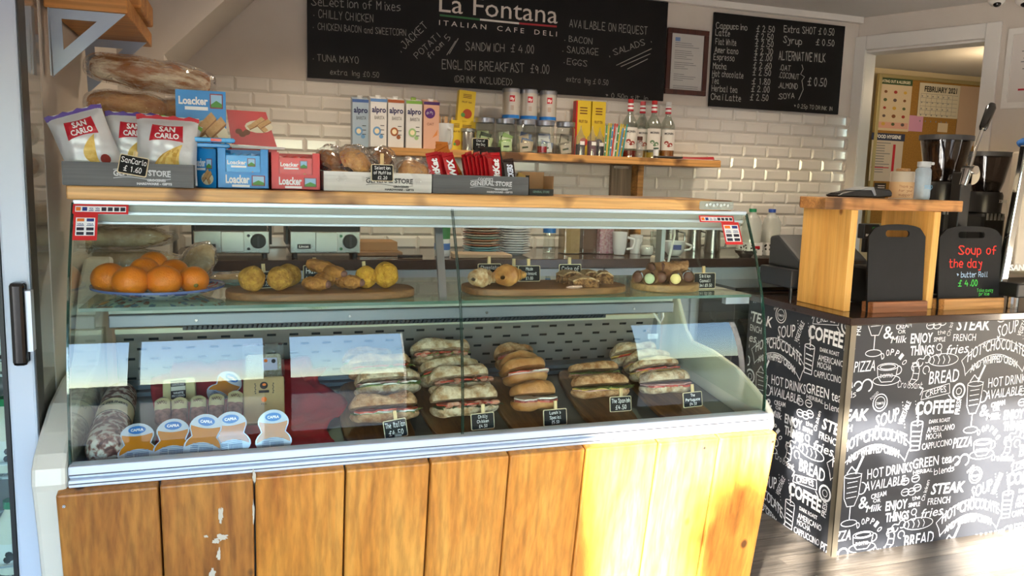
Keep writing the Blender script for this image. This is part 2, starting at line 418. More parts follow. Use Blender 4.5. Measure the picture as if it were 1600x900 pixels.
# door wall on the right (runs out towards the room at an angle)
C0 = Vector((3.506, 4.0, 0)); DD = Vector((.425, -.905, 0)).normalized(); DN = Vector((.905, .425, 0)).normalized()
def dw(s, z, off=0): return C0 + DD*s + DN*off + Vector((0, 0, z))
def dbox(g, s0, s1, o0, o1, z0, z1):
    vs = [dw(s, z, o) for z in (z0, z1) for s, o in ((s0, o0), (s1, o0), (s1, o1), (s0, o1))]
    return g.add(vs, [(3,2,1,0),(4,5,6,7),(0,1,5,4),(1,2,6,5),(2,3,7,6),(3,0,4,7)])
g = G(); dbox(g, -.1, .025, 0, .12, 0, CEILZ); dbox(g, .025, .69, 0, .12, 2.245, CEILZ); dbox(g, .69, 5.6, 0, .12, 0, CEILZ)
struct('wall_right', g, PAINT)
g = G(); dbox(g, -.02, .045, -.018, .0, 0, 2.33); dbox(g, .68, .755, -.018, 0, 0, 2.33); dbox(g, .045, .68, -.018, 0, 2.25, 2.33)
dbox(g, .02, .045, 0, .14, 0, 2.25); dbox(g, .68, .70, 0, .14, 0, 2.25); dbox(g, .045, .68, 0, .14, 2.235, 2.25)
struct('trim_1', g, TRIMW, bevel=.004)
# room behind the doorway
BRP = mat('store_room_paint', 'c9b58e', .7)
g = G().bx(3.7, 7.4, 5.5, 5.6, 0, 2.6); struct('wall_store_room', g, BRP)
g = G().bx(3.3, 3.4, 4.16, 5.5, 0, 2.6); struct('wall_store_side', g, BRP)
g = G().bx(7.4, 7.5, .5, 5.6, 0, 2.6); struct('wall_store_far', g, BRP)
g = G().bx(3.3, 7.5, .5, 5.6, 2.44, 2.5)
# ceiling
g = G().bx(-2.3, 7.5, -1.6, 5.6, CEILZ, CEILZ+.06); struct('ceiling', g, CEIL)
g = G().bx(.29, 3.5, 3.975, 4.012, CEILZ-.035, CEILZ); struct('trim_2', g, TRIMW)
# shop front behind the camera: openings where the daylight comes in
YF = -1.25
SF = mat('shopfront_frame', '3a3a3c', .4)
g = G()
for x0, x1 in ((-2.3, -2.02), (1.05, 2.6), (3.6, 7.5)): g.bx(x0, x1, YF-.1, YF, 0, CEILZ)
g.bx(-2.3, 7.5, YF-.1, YF, 1.86, CEILZ)
struct('wall_front', g, PAINT)
g = G()
for x0, x1 in ((-2.02, -1.98), (-1.25, -1.18), (-.66, -.60), (.10, .26), (.98, 1.05), (2.6, 2.66), (3.54, 3.6)): g.bx(x0, x1, YF-.08, YF-.01, 0, 1.86)
for x0, x1 in ((-2.02, 1.05), (2.6, 3.6)): g.bx(x0, x1, YF-.08, YF-.01, 1.80, 1.86); g.bx(x0, x1, YF-.08, YF-.01, 0, .12)
struct('window_1', g, SF)
g = G().bx(-2.4, -2.3, -1.6, 2.85, 0, CEILZ); struct('wall_side', g, PAINT)
g = G().bx(-40, 40, -60, YF-.1, -.12, -.06); struct('street_ground', g, mat('street', '454547', .9, col2='3a3a3c', ns=2))
# terrace of low houses across the street, seen only as a dark reflection
hm = mat('far_brick', '6a5248', .8); 
g = G().bx(-30, 30, -34, -32, -.1, 2.3); far = tag(obj('terrace_building', g, hm, org=Vector((0, 0, 0))), 'low brick terrace across the street, behind the viewer', 'building')
for (bx0_, by0_, tz_, lab_) in ((-1.98, -1.85, 1.62, 'left of two'), (-1.66, -2.02, 1.70, 'right of two')):  # added shrubs, out of view, that throw leafy shadows on the boards and counter
  t = thing('shadow_caster_shrub', 'unseen round shrub in a clay pot, added outside to cast shadows, ' + lab_, 'potted shrub', (bx0_, by0_, -.06), 'unseen shrubs added to shade the sun')
  obj('pot', G().lathe([(0, 0), (.13, 0), (.15, .34), (.13, .34), (.12, .30), (0, .30)], 24, (bx0_, by0_, -.06)), mat('pot_clay', '5a4a40', .8), t, smooth=True)
  obj('stem', G().tube([(bx0_, by0_, .2), (bx0_+.01, by0_, .9), (bx0_, by0_, 1.5)], .014, 8), mat('bark', '4a3a2a', .9), t, smooth=True)
  g = G(); rs = random.Random(5)
  for k in range(900):
    a = rs.uniform(0, 6.28); b = math.acos(rs.uniform(-1, 1)); r_ = .20*rs.uniform(.3, 1)**.6; c = Vector((bx0_ + r_*math.sin(b)*math.cos(a)*.8, by0_ + r_*math.sin(b)*math.sin(a)*.8, tz_ + r_*math.cos(b)*1.15)); d1 = Vector((rs.uniform(-1, 1), rs.uniform(-1, 1), rs.uniform(-1, 1))).normalized()*.03; d2 = d1.orthogonal().normalized()*.014
    g.add([c-d1, c+d2, c+d1, c-d2], [(0, 1, 2, 3)])
  obj('foliage', g, mat('leaf', '35502a', .6), t, smooth=None)['kind'] = 'stuff'
single('shadow_caster_post', G().cyl((-3.1, -4, -.06), (-3.1, -4, 3.0), .11, n=20), SF, 'grey post added behind the viewer to cast a shadow strip on the counter', 'post', smooth=True)  # added unseen post; its shadow makes the upright dark strip on the counter
# ceiling spot lamps
LAMPS = [(-.9, .0), (1.9, -.2), (3.4, .9), (.4, 3.2), (1.6, 3.2), (2.7, 3.1)]
lm = mat('lamp_lens', 'ffe6c0', .5, emit=14)
for i, (x, y) in enumerate(LAMPS):
    t = thing('ceiling_spot', 'round recessed ceiling spot lamp out of view, ' + ['front left of the shop', 'front middle of the shop', 'front right of the shop', 'over the left end of the worktop', 'over the middle of the worktop', 'over the right end of the worktop'][i], 'lamp', (x, y, CEILZ-.012), 'ceiling spots above the frame')
    obj('ring', G().lathe([(.03, .0), (.045, 0), (.045, .012), (.03, .012)], 16, (x, y, CEILZ-.014)), TRIMW, t)
    obj('lens', G().cyl((x, y, CEILZ-.010), (x, y, CEILZ-.004), .011), lm, t)
    ld = bpy.data.lights.new('spot_light', 'SPOT'); ld.energy = 40 if y > 2 else 26; ld.color = (1, .82, .6); ld.spot_size = math.radians(130); ld.spot_blend = .6; ld.shadow_soft_size = .05
    lo = bpy.data.objects.new('spot_light', ld); COL.objects.link(lo); lo.location = (x, y, CEILZ-.03); lo['kind'] = 'structure'
ld = bpy.data.lights.new('store_room_light', 'POINT'); ld.energy = 14; ld.color = (1, .75, .45); ld.shadow_soft_size = .1
lo = bpy.data.objects.new('store_room_light', ld); COL.objects.link(lo); lo.location = (5.2, 4.4, 2.2)
# ================================================================== display case
CREAM = mat('cream_plastic', 'd9d4c6', .35); ALU = mat('aluminium', 'b9bec6', .28, 1); ALUW = mat('white_aluminium', 'd3dae6', .3, .25)
STEEL = mat('steel', 'a9a7a2', .25, 1, bump=.03, bs=300); DARK = mat('dark_plastic', '161616', .4)
PINE = wood('case_pine', 'a05e20', 'c68232', 'd69a46', 'z', .55, .42, burn='5c3616', knots=1, contrast=.85, rings=9)
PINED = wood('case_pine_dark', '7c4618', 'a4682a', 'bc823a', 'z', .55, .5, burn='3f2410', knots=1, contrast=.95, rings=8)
SCORCH = wood('scorched_top', 'b07a3c', 'd9a562', 'e8bd80', 'x', .7, .45, burn='59300f', contrast=.8, rings=16)
CL, CR = -.37, 1.43
case = thing('display_case', 'long glass deli display case with pine board front and scorched pine top', 'display case', (.53, 2.2, 0))
# boards of the front, slightly proud and uneven
xs = [-.395, -.189, .013, .221, .428, .635, .847, 1.063, 1.256, 1.447]
for i in range(9):
    a, b = xs[i]+.002, xs[i+1]-.002; e = random.uniform(0, .004); g = G()
    yt = 1.851 - e; yb = 1.965 - e
    h = .723 + random.uniform(-.002, .002)
    g.add([(a, yb, .0), (b, yb, .0), (b, yb+.03, 0), (a, yb+.03, 0), (a, yt, h), (b, yt, h), (b, yt+.036, h+.008), (a, yt+.036, h+.008)],
          [(3,2,1,0),(4,5,6,7),(0,1,5,4),(1,2,6,5),(2,3,7,6),(3,0,4,7)])
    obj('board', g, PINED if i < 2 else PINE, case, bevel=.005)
FILL = mat('filler', 'c2b8a6', .8)
def onboard(u, v):
    p = W(u, v, y=1.87)
    for k in range(4): yy = 1.965 - .114*p.z/.723; p = W(u, v, y=yy-.0055)
    return p
for cu, cv, rx_, ry_ in ((345, 805, 5, 16), (347, 840, 12, 7), (338, 846, 8, 5), (342, 868, 5, 14), (332, 897, 6, 12), (397, 745, 3, 16), (396, 800, 2, 22), (322, 838, 4, 3)):
    pts = []
    for k in range(24):
        a = 2*math.pi*k/24; f = random.uniform(.45, 1.0)
        pts.append(onboard(cu + rx_*math.cos(a)*f, cv + ry_*math.sin(a)*f))
    obj('filler_patch', G().add(pts, [tuple(range(24))]), FILL, case, smooth=None)
for cu, cv in ((100, 791), (1207, 690), (1100, 700)):
    p = onboard(cu, cv); obj('screw', G().cyl(p, p + Vector((0, -.002, 0)), .0035, n=10), STEEL, case)
# body behind the boards, deck
g = G().bx(CL, CR, 2.0, 2.62, .08, .70); obj('body', g, mat('body_grey', '8d8f90', .5), case)
deckz = lambda y: .722 + max(0, y-1.93)*.13
g = G().prism([(1.90, .702), (2.52, .702), (2.52, deckz(2.52)), (1.93, deckz(1.93)), (1.90, deckz(1.93))], (CL+.005, 0, 0), YU, ZU, XU, CR-CL-.01)
obj('deck', g, mat('deck_steel', '6f706e', .4, .6), case)
# bottom front rail
g = G(); g.bx(CL-.002, CR+.002, 1.874, 1.912, .752, .775); g.bx(CL-.002, CR+.002, 1.882, 1.912, .745, .752); g.bx(CL-.002, CR+.002, 1.870, 1.912, .728, .745)
obj('front_rail', g, ALUW, case, bevel=.004)
g = G().bx(CL, CR, 1.8735, 1.875, .7545, .757); g.bx(CL, CR, 1.8695, 1.871, .7355, .738); obj('rail_groove', g, mat('groove', '3c3f46', .5), case)
# cream end panels
def cap(x0, x1):
    prof = [(1.985, 0), (1.895, .62), (1.872, .725), (1.866, .74), (1.872, .775), (1.90, .80), (1.96, .83), (2.06, .87), (2.20, .895), (2.32, .90), (2.36, .93), (2.42, 1.02), (2.47, 1.10), (2.56, 1.16), (2.64, 1.16), (2.64, 0)]
    return G().prism(prof, (x0, 0, 0), YU, ZU, XU, x1-x0)
obj('end_panel', cap(-.443, CL-.004), CREAM, case, bevel=.01); obj('end_panel', cap(CR+.004, 1.450), CREAM, case, bevel=.01)
# glass
GLASS = glass('case_glass', 'f1f8f4', .85)
GEDGE = mat('glass_edge', '123d30', .15, coat=.5, alpha=.92)
gp = [(1.893, .774), (1.8945, .83), (1.8985, .88), (1.9045, .93), (1.912, .98), (1.9215, 1.03), (1.933, 1.08), (1.9475, 1.13), (1.966, 1.18), (1.989, 1.23), (2.0155, 1.285), (2.045, 1.342)]
def gstrip(x0, x1, off=0):
    g = G(); vs = []; fs = []; n = len(gp)
    for x in (x0, x1):
        for y, z in gp: vs.append((x, y+off, z))
    for i in range(n-1): fs.append((i, n+i, n+i+1, i+1))
    return g.add(vs, fs)
MX = .5205
for x0, x1 in ((CL, MX-.002), (MX+.002, CR)):
    o = obj('front_glass', gstrip(x0, x1), GLASS, case, smooth=True)
    for x in (x0, x1):
        g = G(); w_ = .005 if x in (CL, CR) else .0015
        pr = [(y, z) for y, z in gp] + [(y+.008, z) for y, z in reversed(gp)]
        g.prism(pr, (x-w_/2, 0, 0), YU, ZU, XU, w_)
        obj('glass_edge', g, GEDGE, o)
for x in (CL+.004, CR-.004):
    pr = [(y+.012, z) for y, z in gp] + [(2.50, 1.335), (2.50, .82), (1.95, .77)]
    g = G().add([(x, y, z) for y, z in pr], [tuple(range(len(pr)))]); obj('side_glass', g, GLASS, case, smooth=None)
# glass shelf
SY0, SY1, SZ = 1.975, 2.46, 1.108
SHG = glass('shelf_glass', 'd9ece2', 1.2)
g = G().bx(CL+.015, CR-.015, SY0, SY1, SZ-.008, SZ); sh = obj('glass_shelf', g, SHG, case)
g = G().bx(CL+.015, CR-.015, SY0-.001, SY0+.0005, SZ-.008, SZ); obj('shelf_edge', g, mat('shelf_edge_green', '46685a', .15, coat=.5), sh)
# struts that carry the shelf
g = G()
for x in (.5,):
    g.add([(x-.008, 2.12, 1.30), (x+.012, 2.12, 1.30), (x+.012, 2.135, 1.30), (x-.008, 2.135, 1.30), (x-.012, 2.03, SZ-.01), (x+.008, 2.03, SZ-.01), (x+.008, 2.045, SZ-.01), (x-.012, 2.045, SZ-.01)], [(0,1,2,3),(7,6,5,4),(0,4,5,1),(1,5,6,2),(2,6,7,3),(3,7,4,0)])
obj('shelf_strut', g, ALU, case)
g = G(); g.bx(1.34, 1.42, 1.99, 2.01, SZ-.03, SZ-.009); obj('shelf_bracket', g, ALU, case)
# canopy: stepped white and grey profiles, lamp tube channel
CG = mat('canopy_grey', 'a6a39b', .45)
g = G().bx(CL, CR, 2.045, 2.36, 1.337, 1.3485); g.bx(CL, CR, 2.062, 2.075, 1.313, 1.322); g.bx(CL, CR, 2.07, 2.09, 1.291, 1.298); obj('canopy', g, ALUW, case, bevel=.002)
g = G().bx(CL, CR, 2.066, 2.33, 1.322, 1.337); g.bx(CL, CR, 2.074, 2.30, 1.298, 1.314); obj('canopy_inner', g, CG, case)
# rear posts and rear channel
g = G().bx(1.385, 1.400, 2.47, 2.51, .8, 1.335); obj('rear_post', g, mat('post_grey', '9aa09c', .3, .5), case)
g = G().bx(CL+.02, 1.37, 2.34, 2.44, 1.015, 1.03); g.bx(CL+.02, 1.37, 2.335, 2.345, .995, 1.03); obj('rear_channel', g, mat('channel_alu', '83878c', .35, .6), case, bevel=.003)
g = G().bx(CL+.02, 1.37, 2.345, 2.36, 1.032, 1.06); obj('channel_top', g, mat('channel_green', '9fa89c', .4, .3), case)
for x in (-.13, .29, .71, 1.22): obj('screw', G().cyl((x, 2.335, 1.012), (x, 2.329, 1.012), .004, n=10), STEEL, case)
# fan grille strip of dark coils
g = G().bx(-.17, 1.15, 2.40, 2.43, .972, .992); ct = obj('lamp_channel', g, mat('channel_dark', '26282c', .4), case)
g = G()
k = 0
for i in range(96):
    x = -.16 + i*.0136; g.tube([(x, 2.398, .974), (x+.003, 2.392, .982), (x, 2.398, .991)], .0022, 5)
o = obj('coil', g, mat('coil', '6b7484', .25, .8), ct); o['kind'] = 'stuff'
g = G().bx(CL+.02, 1.37, 2.44, 2.46, .958, .972); obj('ledge', g, mat('ledge', 'b4b39a', .4, .4), case)
# perforated rear panel: leaning sheet with real slots
PERF = mat('perforated_steel', '9d978f', .35, .45); g = G(); x0, x1 = CL+.02, 1.36
ztop, zbot, yt_, yb_ = .962, .795, 2.45, 2.49
rows = 5; rh = (ztop-zbot)/(2*rows+1)
def pp_(x, z): return (x, yb_ + (yt_-yb_)*(z-zbot)/(ztop-zbot), z)
def sheet(a, b, z0, z1): g.add([pp_(a, z0), pp_(b, z0), pp_(b, z1), pp_(a, z1)], [(0, 1, 2, 3)])
for r in range(2*rows+1):
    z0 = zbot + r*rh; z1 = z0 + rh
    if r % 2 == 0: sheet(x0, x1, z0 - (0 if r == 0 else rh*.25), z1 + (0 if r == 2*rows else rh*.25))
    else:
        off = 0 if (r//2) % 2 == 0 else .0325; x = x0 + off; sheet(x0, x0+off+.02, z0, z1); x += .02
        while x < x1-.03:
            sheet(x+.026, min(x+.065, x1), z0, z1); x += .065
obj('perforated_panel', g, PERF, case, smooth=None)
g = G().bx(x0, x1, 2.50, 2.505, .79, .97); obj('panel_back', g, DARK, case)
g = G().bx(x0, x1, 2.40, 2.50, .785, .796).bx(x0, x1, 2.42, 2.49, .80, .812); obj('rear_sill', g, mat('sill', '6f7d88', .35, .6), case)
p = W(1021, 526, y=2.445); g = G().bx(p.x-.02, p.x+.02, 2.448, 2.45, p.z-.009, p.z+.009); o = obj('sticker', g, mat('sticker', 'd6dad6', .5), case)
g = G()
for k in range(3): g.bx(p.x-.015, p.x+.012-.004*k, 2.4474, 2.448, p.z-.006+k*.005, p.z-.0045+k*.005)
obj('sticker_print', g, mat('grey_print', '777777', .5), o)
# power cable at the right end
g = G().tube([(1.40, 2.42, 1.32), (1.395, 2.40, 1.25), (1.36, 2.38, 1.14), (1.33, 2.36, 1.06), (1.335, 2.34, .98), (1.32, 2.33, .96), (1.30, 2.36, 1.0), (1.26, 2.4, 1.01)], .004, 8)
obj('cable', g, mat('cable_white', 'dcdcd4', .4), case, smooth=True)
# card payment stickers on the glass
RED = mat('sticker_red', 'c9282a', .4); NAVY = mat('card_navy', '23357e', .4); ORG_ = mat('card_orange', 'e8731c', .4)
def gy(z):
    for (y0, z0), (y1, z1) in zip(gp, gp[1:]):
        if z0 <= z <= z1: return y0 + (y1-y0)*(z-z0)/(z1-z0)
    return gp[-1][0] if z > 1.3 else gp[0][0]
def sticker(name, x0, x1, z0, z1, rows_, cols, label, head):
    def P3(x, z, o): return (x, gy(z) - .0015 - o, z)
    def R(a, b, c, d, o, g): g.add([P3(a, c, o), P3(b, c, o), P3(b, d, o), P3(a, d, o)], [(0, 1, 2, 3)])
    base = G(); R(x0, x1, z0, z1, 0, base); o = obj('payment_sticker', base, RED, case, smooth=None, label=label)
    wg = G(); m = .005; hw = head; R(x0+m, x1-m, z0+hw, z1-hw, .0004, wg); obj('white_field', wg, WHITE, o, smooth=None)
    W_ = (x1-x0-2*m); H_ = (z1-z0-2*hw)
    gs = [G(), G(), G()]
    for r in range(rows_):
        for c in range(cols):
            cx = x0+m+W_*(c+.5)/cols; cz = z1-hw-H_*(r+.5)/rows_; bw = W_/cols*.38; bh = H_/rows_*.33
            k = (r*cols+c); q = gs[0] if k == 0 else gs[1] if k in (1, 2, 3) else gs[2]
            if k in (2, 3): R(cx-bw, cx+bw, cz-bh, cz-bh*.6, .0008, gs[1]); t = ftext('VISA', .02); tt = fit(t, bw*1.8, bh*1.1, cx-bw*.9, cz-bh*.3); gs[1].add([P3(a, b, .0008) for a, b in tt[0]], tt[1]); continue
            R(cx-bw, cx+bw, cz-bh, cz+bh, .0008, q)
    obj('card_marks', gs[0], ORG_, o, smooth=None); obj('card_marks', gs[1], NAVY, o, smooth=None); obj('card_marks', gs[2], mat('card_dark', '2d2a3a', .4), o, smooth=None)
a = W(112, 376, y=2.0); b = W(153, 334, y=2.03)
sticker('s', a.x+.001, b.x, W(130, 376, y=1.99).z, W(130, 333, y=2.03).z, 4, 2, 'red square sticker of payment card marks', .010)
sticker('s', W(114, 325, y=2.04).x, W(201, 326, y=2.04).x, W(150, 334, y=2.04).z, 1.339, 1, 8, 'red strip sticker of payment card marks', .0045)
sticker('s', W(1091, 345, y=2.04).x, W(1145, 345, y=2.04).x, W(1110, 347, y=2.04).z, W(1110, 337, y=2.04).z, 1, 8, 'red strip sticker of payment card marks', .0035)
sticker('s', W(1126, 360, y=2.03).x, W(1153, 360, y=2.03).x, W(1140, 382, y=2.0).z, W(1140, 347, y=2.04).z, 4, 2, 'red square sticker of payment card marks', .008)
# scorched pine top
g = G().prism([(-.382, 2.04), (1.375, 2.04), (1.47, 2.46), (-.36, 2.46)], (0, 0, 1.349), XU, YU, ZU, .031)
obj('top_board', g, SCORCH, case, bevel=.004)
g = G().prism(rounded(1.262, 1.377, 1.352, 1.377, .005), (0, 2.0385, 0), XU, ZU, YU, .002); pl = obj('metal_plate', g, mat('zinc_plate', 'a5a79c', .35, .7, bump=.3, bs=90), case)
for i in range(7): obj('stud', G().cyl((1.285+i*.012, 2.037, 1.365+.003*(i % 2)), (1.285+i*.012, 2.0385, 1.365+.003*(i % 2)), .0045, n=10), STEEL, pl)

# ================================================================== service counter on the right
BLACKW = mat('black_wallpaper', '26282d', .4); SLAB = mat('brown_slab', '2c1d17', .14, coat=.6, col2='35241c', ns=30)
K0, KY, KZ = 2.157, 2.379, .948
sc = thing('service_counter', 'counter clad in black wallpaper with white cafe lettering and brown slab top', 'counter', (2.9, 2.8, 0))
g = G().bx(K0, 3.93, KY, 3.02, 0, KZ-.03); obj('carcass', g, BLACKW, sc)
g = G().bx(K0-.012, 3.93, KY-.012, 3.05, KZ-.03, KZ); obj('worktop', g, SLAB, sc, bevel=.003)
g = G().bx(K0-.004, K0+.022, KY-.005, KY, 0, KZ-.03).bx(K0-.004, K0, KY-.004, KY+.024, 0, KZ-.03); obj('corner_trim', g, mat('trim_metal', '8d8474', .4, .8), sc)
# -- pattern: one repeat, positions (s, z) measured on the front face
def FS(u, v): p = W(u, v, y=KY); return p.x, p.z
PA = (-.577, -.335); PB = (-.044, -.678)
els = []
def T(s, u, v, w_, h_, rot=0, bold=.03, arc=0, shear=0, hand=False, wt=.7):
    """word centred on a photograph point; w_ and h_ in pixels there"""
    x, z = FS(u, v); sc_ = (FS(u+10, v)[0]-x)/10; sz = (z-FS(u, v+10)[1])/10
    t = htext(s, wt, .1) if hand else ftext(s, bold*.5)
    els.append(fit(t, w_*sc_, h_*sz, x, z, rot, shear, arc*sz, True))
def L(pts, u, v, k=1.0, wd=.004, closed=False):
    """white line through points given in pixels around a photograph point"""
    x, z = FS(u, v); s_ = (FS(u+10, v)[0]-x)/10*k
    q = [(x + a*s_, z - b*s_) for a, b in pts]
    if closed: q.append(q[0])
    vs = []; fs = []
    for (ax, az), (bx_, bz) in zip(q, q[1:]):
        dx, dz = bx_-ax, bz-az; l = math.hypot(dx, dz) or 1; nx, nz = -dz/l*wd/2, dx/l*wd/2; i = len(vs)
        vs += [(ax+nx, az+nz), (bx_+nx, bz+nz), (bx_-nx, bz-nz), (ax-nx, az-nz)]; fs.append((i, i+1, i+2, i+3))
    els.append((vs, fs))
def circ(r, e=1, n=18, cx=0, cy=0, a0=0, a1=360): return [(cx + r*math.cos(math.radians(a0+(a1-a0)*i/n)), cy + r*e*math.sin(math.radians(a0+(a1-a0)*i/n))) for i in range(n+1)]
T('STEAK', 1521, 507, 52, 17, -.03, .04, shear=.15); T('Chicken', 1486, 508, 26, 6, 1.35, 0, hand=True)
T('FRENCH', 1507, 527, 35, 11, -.02, .0); T('fries', 1495, 545, 34, 15, .05, .01, shear=.25)
T('ENJOY', 1440, 528, 34, 15, 0, .05); T('the', 1471, 519, 12, 6, .1, .0, hand=True); T('SIMPLE', 1468, 530, 18, 7, 0, .02); T('THINGS', 1441, 547, 37, 14, 0, .06)
L(circ(4, 1, 14, 0, -3, 60, 380) + circ(4, 1, 14, 0, 4, -60, 160), 1467, 546, 1, .0035)
T('&', 1388, 519, 15, 20, 0, .01); T('CREAM', 1412, 509, 24, 8, .12, .03); T('OR', 1409, 518, 12, 6, 0, .01); T('Milk', 1404, 530, 24, 11, 0, .02, shear=.2)
T('PIZZA', 1351, 572, 33, 17, .02, .0, shear=.1)
# doppio cup with saucer
L(circ(16, .28, 20, 0, -8), 1386, 583, 1, .003); L([(-16, -8), (-14, 4), (-8, 11), (8, 11), (14, 4), (16, -8)], 1386, 583, 1, .003); L(circ(21, .3, 22, 0, 9), 1386, 583, 1, .003)
L(circ(6, .9, 12, 16, -3, -90, 110), 1386, 583, 1, .004); L(circ(12, .25, 16, 0, -8), 1386, 583, 1, .003); T('DOPPIO', 1385, 587, 20, 6, 0, 0)
for i, (c, u, v) in enumerate((('D', 1379, 556), ('O', 1387, 551), ('P', 1394, 550), ('P', 1402, 552), ('I', 1408, 557), ('O', 1413, 566))): T(c, u, v, 5, 10, .3 - i*.25, .02)
L(circ(6, 1, 14, -8, 4, 180, 470) + circ(8, 1, 14, 6, 4, 180, 430), 1349, 598, 1, .006)
L(circ(8, .9, 14, 0, 2, 100, 380), 1430, 572, .7, .004)
# croissant, swirls, bread
L([(-6, -13), (3, -14), (6, -4), (5, 8), (-3, 14), (-8, 12), (-4, 4), (-3, -5)], 1430, 583, 1, .003, True); L([(-5, -8), (5, -9)], 1430, 583, 1, .003); L([(-3, 0), (6, 1)], 1430, 583, 1, .003); L([(-5, 7), (4, 9)], 1430, 583, 1, .003)
L(circ(5, 1, 12, -5, 0, 0, 300) + circ(5, 1, 12, 6, -4, 180, 480), 1442, 566, 1, .0035); L(circ(5, 1, 12, 0, 0, 90, 400), 1447, 578, 1, .0035)
T('Croissant', 1422, 601, 38, 10, -.1, .0, hand=True, wt=.6)
L(circ(23, .33, 22), 1474, 562, 1, .003)
for q in (-14, -6, 2, 10): L([(q-3, -5), (q, 0), (q-2, 5)], 1474, 562, 1, .003)
T('BREAD', 1475, 588, 46, 20, .03, .01, shear=.05)
# hot chocolate banner
def arch(s, u, v, w_, h_, arc, bold): T(s, u, v, w_, h_, .03, bold, arc=arc)
arch('HOT*CHOCOLATE', 1557, 553, 88, 17, 15, .02); arch('AND*WHIPPED*CREAM', 1553, 573, 72, 11, 12, .04)
up = [(-52 + 104*i/14, 2 - 24*(1-((i-7)/7)**2)) for i in range(15)]; dn = [(-44 + 88*i/14, 20 - 22*(1-((i-7)/7)**2)) for i in range(15)]
L(up, 1556, 558, 1, .003); L([up[0], (-47, 10), dn[0]], 1556, 558, 1, .003); L([up[-1], (48, 8), dn[-1]], 1556, 558, 1, .003); L(dn, 1556, 556, 1, .003)
T('HOT DRINKS', 1576, 594, 62, 15, .05, .0); T('AVAILABLE', 1568, 613, 56, 14, .05, .0, shear=.1)
# tall drink with straw
def tallglass(u, v, k=1):
    L([(-12, -22), (-10, 4), (-5, 14), (5, 14), (10, 2), (12, -24)], u, v, k, .003); L(circ(12, .25, 16, 0, -22), u, v, k, .003)
    L([(0, 14), (0, 30)], u, v, k, .004); L(circ(11, .35, 16, 0, 34), u, v, k, .003); L(circ(7, 1, 12, 13, -6, -90, 110), u, v, k, .004)
    L([(3, -24), (12, -44)], u, v, k, .010); L([(-9, -25), (-3, -33), (2, -28), (8, -32)], u, v, k, .004)
    for q in (-14, -8, -2, 4): L([(-7, q), (7, q-1)], u, v, k, .0025)
tallglass(1521, 628)
L([(-9, -16), (-7, 18), (7, 18), (9, -16)], 1431, 681, 1, .004); L(circ(9, .3, 14, 0, -16), 1431, 681, 1, .004); L([(1, -16), (-1, -42)], 1431, 681, 1, .006)
for q in (-6, 0, 6, 12): L([(-6, q), (6, q+1)], 1431, 681, 1, .005)
T('CREPES', 1462, 613, 32, 10, .2, .0, arc=3); L([(-20, -2), (-22, 8), (22, 2), (20, -10), (-20, -2)], 1462, 613, 1, .0025); L([(-26, -8), (-20, -6), (-24, 2)], 1462, 613, 1, .004); L([(20, 4), (26, 10), (18, 10)], 1462, 613, 1, .004)
L(circ(9), 1498, 611, 1, .008); L(circ(4), 1498, 611, 1, .003); T('FRESH', 1497, 633, 22, 9, 1.5, .03)
T('COFFEE', 1461, 636, 60, 20, -.02, .06)
L(circ(11), 1375, 629, 1, .004); L(circ(7.5), 1375, 629, 1, .003); T('TOMATO', 1375, 630, 12, 4, 0, .02); T('FOOD', 1366, 618, 14, 4, .7, 0)
T('SOUP', 1385, 653, 36, 20, .25, .0, shear=.2); T('VEGETABLE', 1413, 645, 30, 9, 1.2, .02); 
for q in range(9): L([(-12+q*.9, -14+q*4), (-11+q*.9, -14+q*4)], 1420, 645, 1, .004); L([(8+q*.9, -14+q*4), (9+q*.9, -14+q*4)], 1420, 645, 1, .004)
T('DARK ROAST', 1468, 657, 32, 6, .02, .01); T('AMERICANO', 1470, 669, 42, 9, .03, .0); T('MOCHA', 1459, 681, 24, 9, .03, .0); T('CAPPUCCINO', 1464, 694, 46, 10, .06, .0)
T('GREEN tea', 1457, 720, 60, 15, .05, .01); T('HERBAL', 1442, 736, 30, 6, .03, .0); T('blends', 1475, 734, 30, 9, .08, 0, hand=True)
for a, b in ((-8, -8), (8, -10), (4, 6), (12, 2), (-6, 6)): L(circ(6, .75, 12, a, b), 1421, 761, 1, .0035); L([(a-4, b), (a+4, b-1)], 1421, 761, 1, .003)
def rep(x0, x1, z0, z1, ds, dz, tgt, conv):
    """repeat the pattern over a face and cut it at the face's edges"""
    bm = bmesh.new()
    for i in range(-5, 6):
        for j in range(-5, 6):
            ox = PA[0]*i + PB[0]*j + ds; oz = PA[1]*i + PB[1]*j + dz
            for vs, fs in els:
                lx = min(p[0] for p in vs)+ox; hx = max(p[0] for p in vs)+ox; lz = min(p[1] for p in vs)+oz; hz = max(p[1] for p in vs)+oz
                if hx < x0 or lx > x1 or hz < z0 or lz > z1: continue
                bv = [bm.verts.new((a+ox, b+oz, 0)) for a, b in vs]
                for f in fs:
                    try: bm.faces.new([bv[q] for q in f])
                    except ValueError: pass
    for co, no in (((x0, 0, 0), (-1, 0, 0)), ((x1, 0, 0), (1, 0, 0)), ((0, z0, 0), (0, -1, 0)), ((0, z1, 0), (0, 1, 0))):
        bmesh.ops.bisect_plane(bm, geom=bm.verts[:]+bm.edges[:]+bm.faces[:], plane_co=co, plane_no=no, clear_outer=True)
    bm.verts.index_update(); g = G().add([conv(v.co.x, v.co.y) for v in bm.verts], [tuple(v.index for v in f.verts) for f in bm.faces]); bm.free()
    obj('lettering', g, mat('wallpaper_white', 'e4e4e6', .5), sc, smooth=None)
rep(K0+.024, 3.93, .002, KZ-.034, 0, 0, sc, lambda s, z: (s, KY-.0008, z))
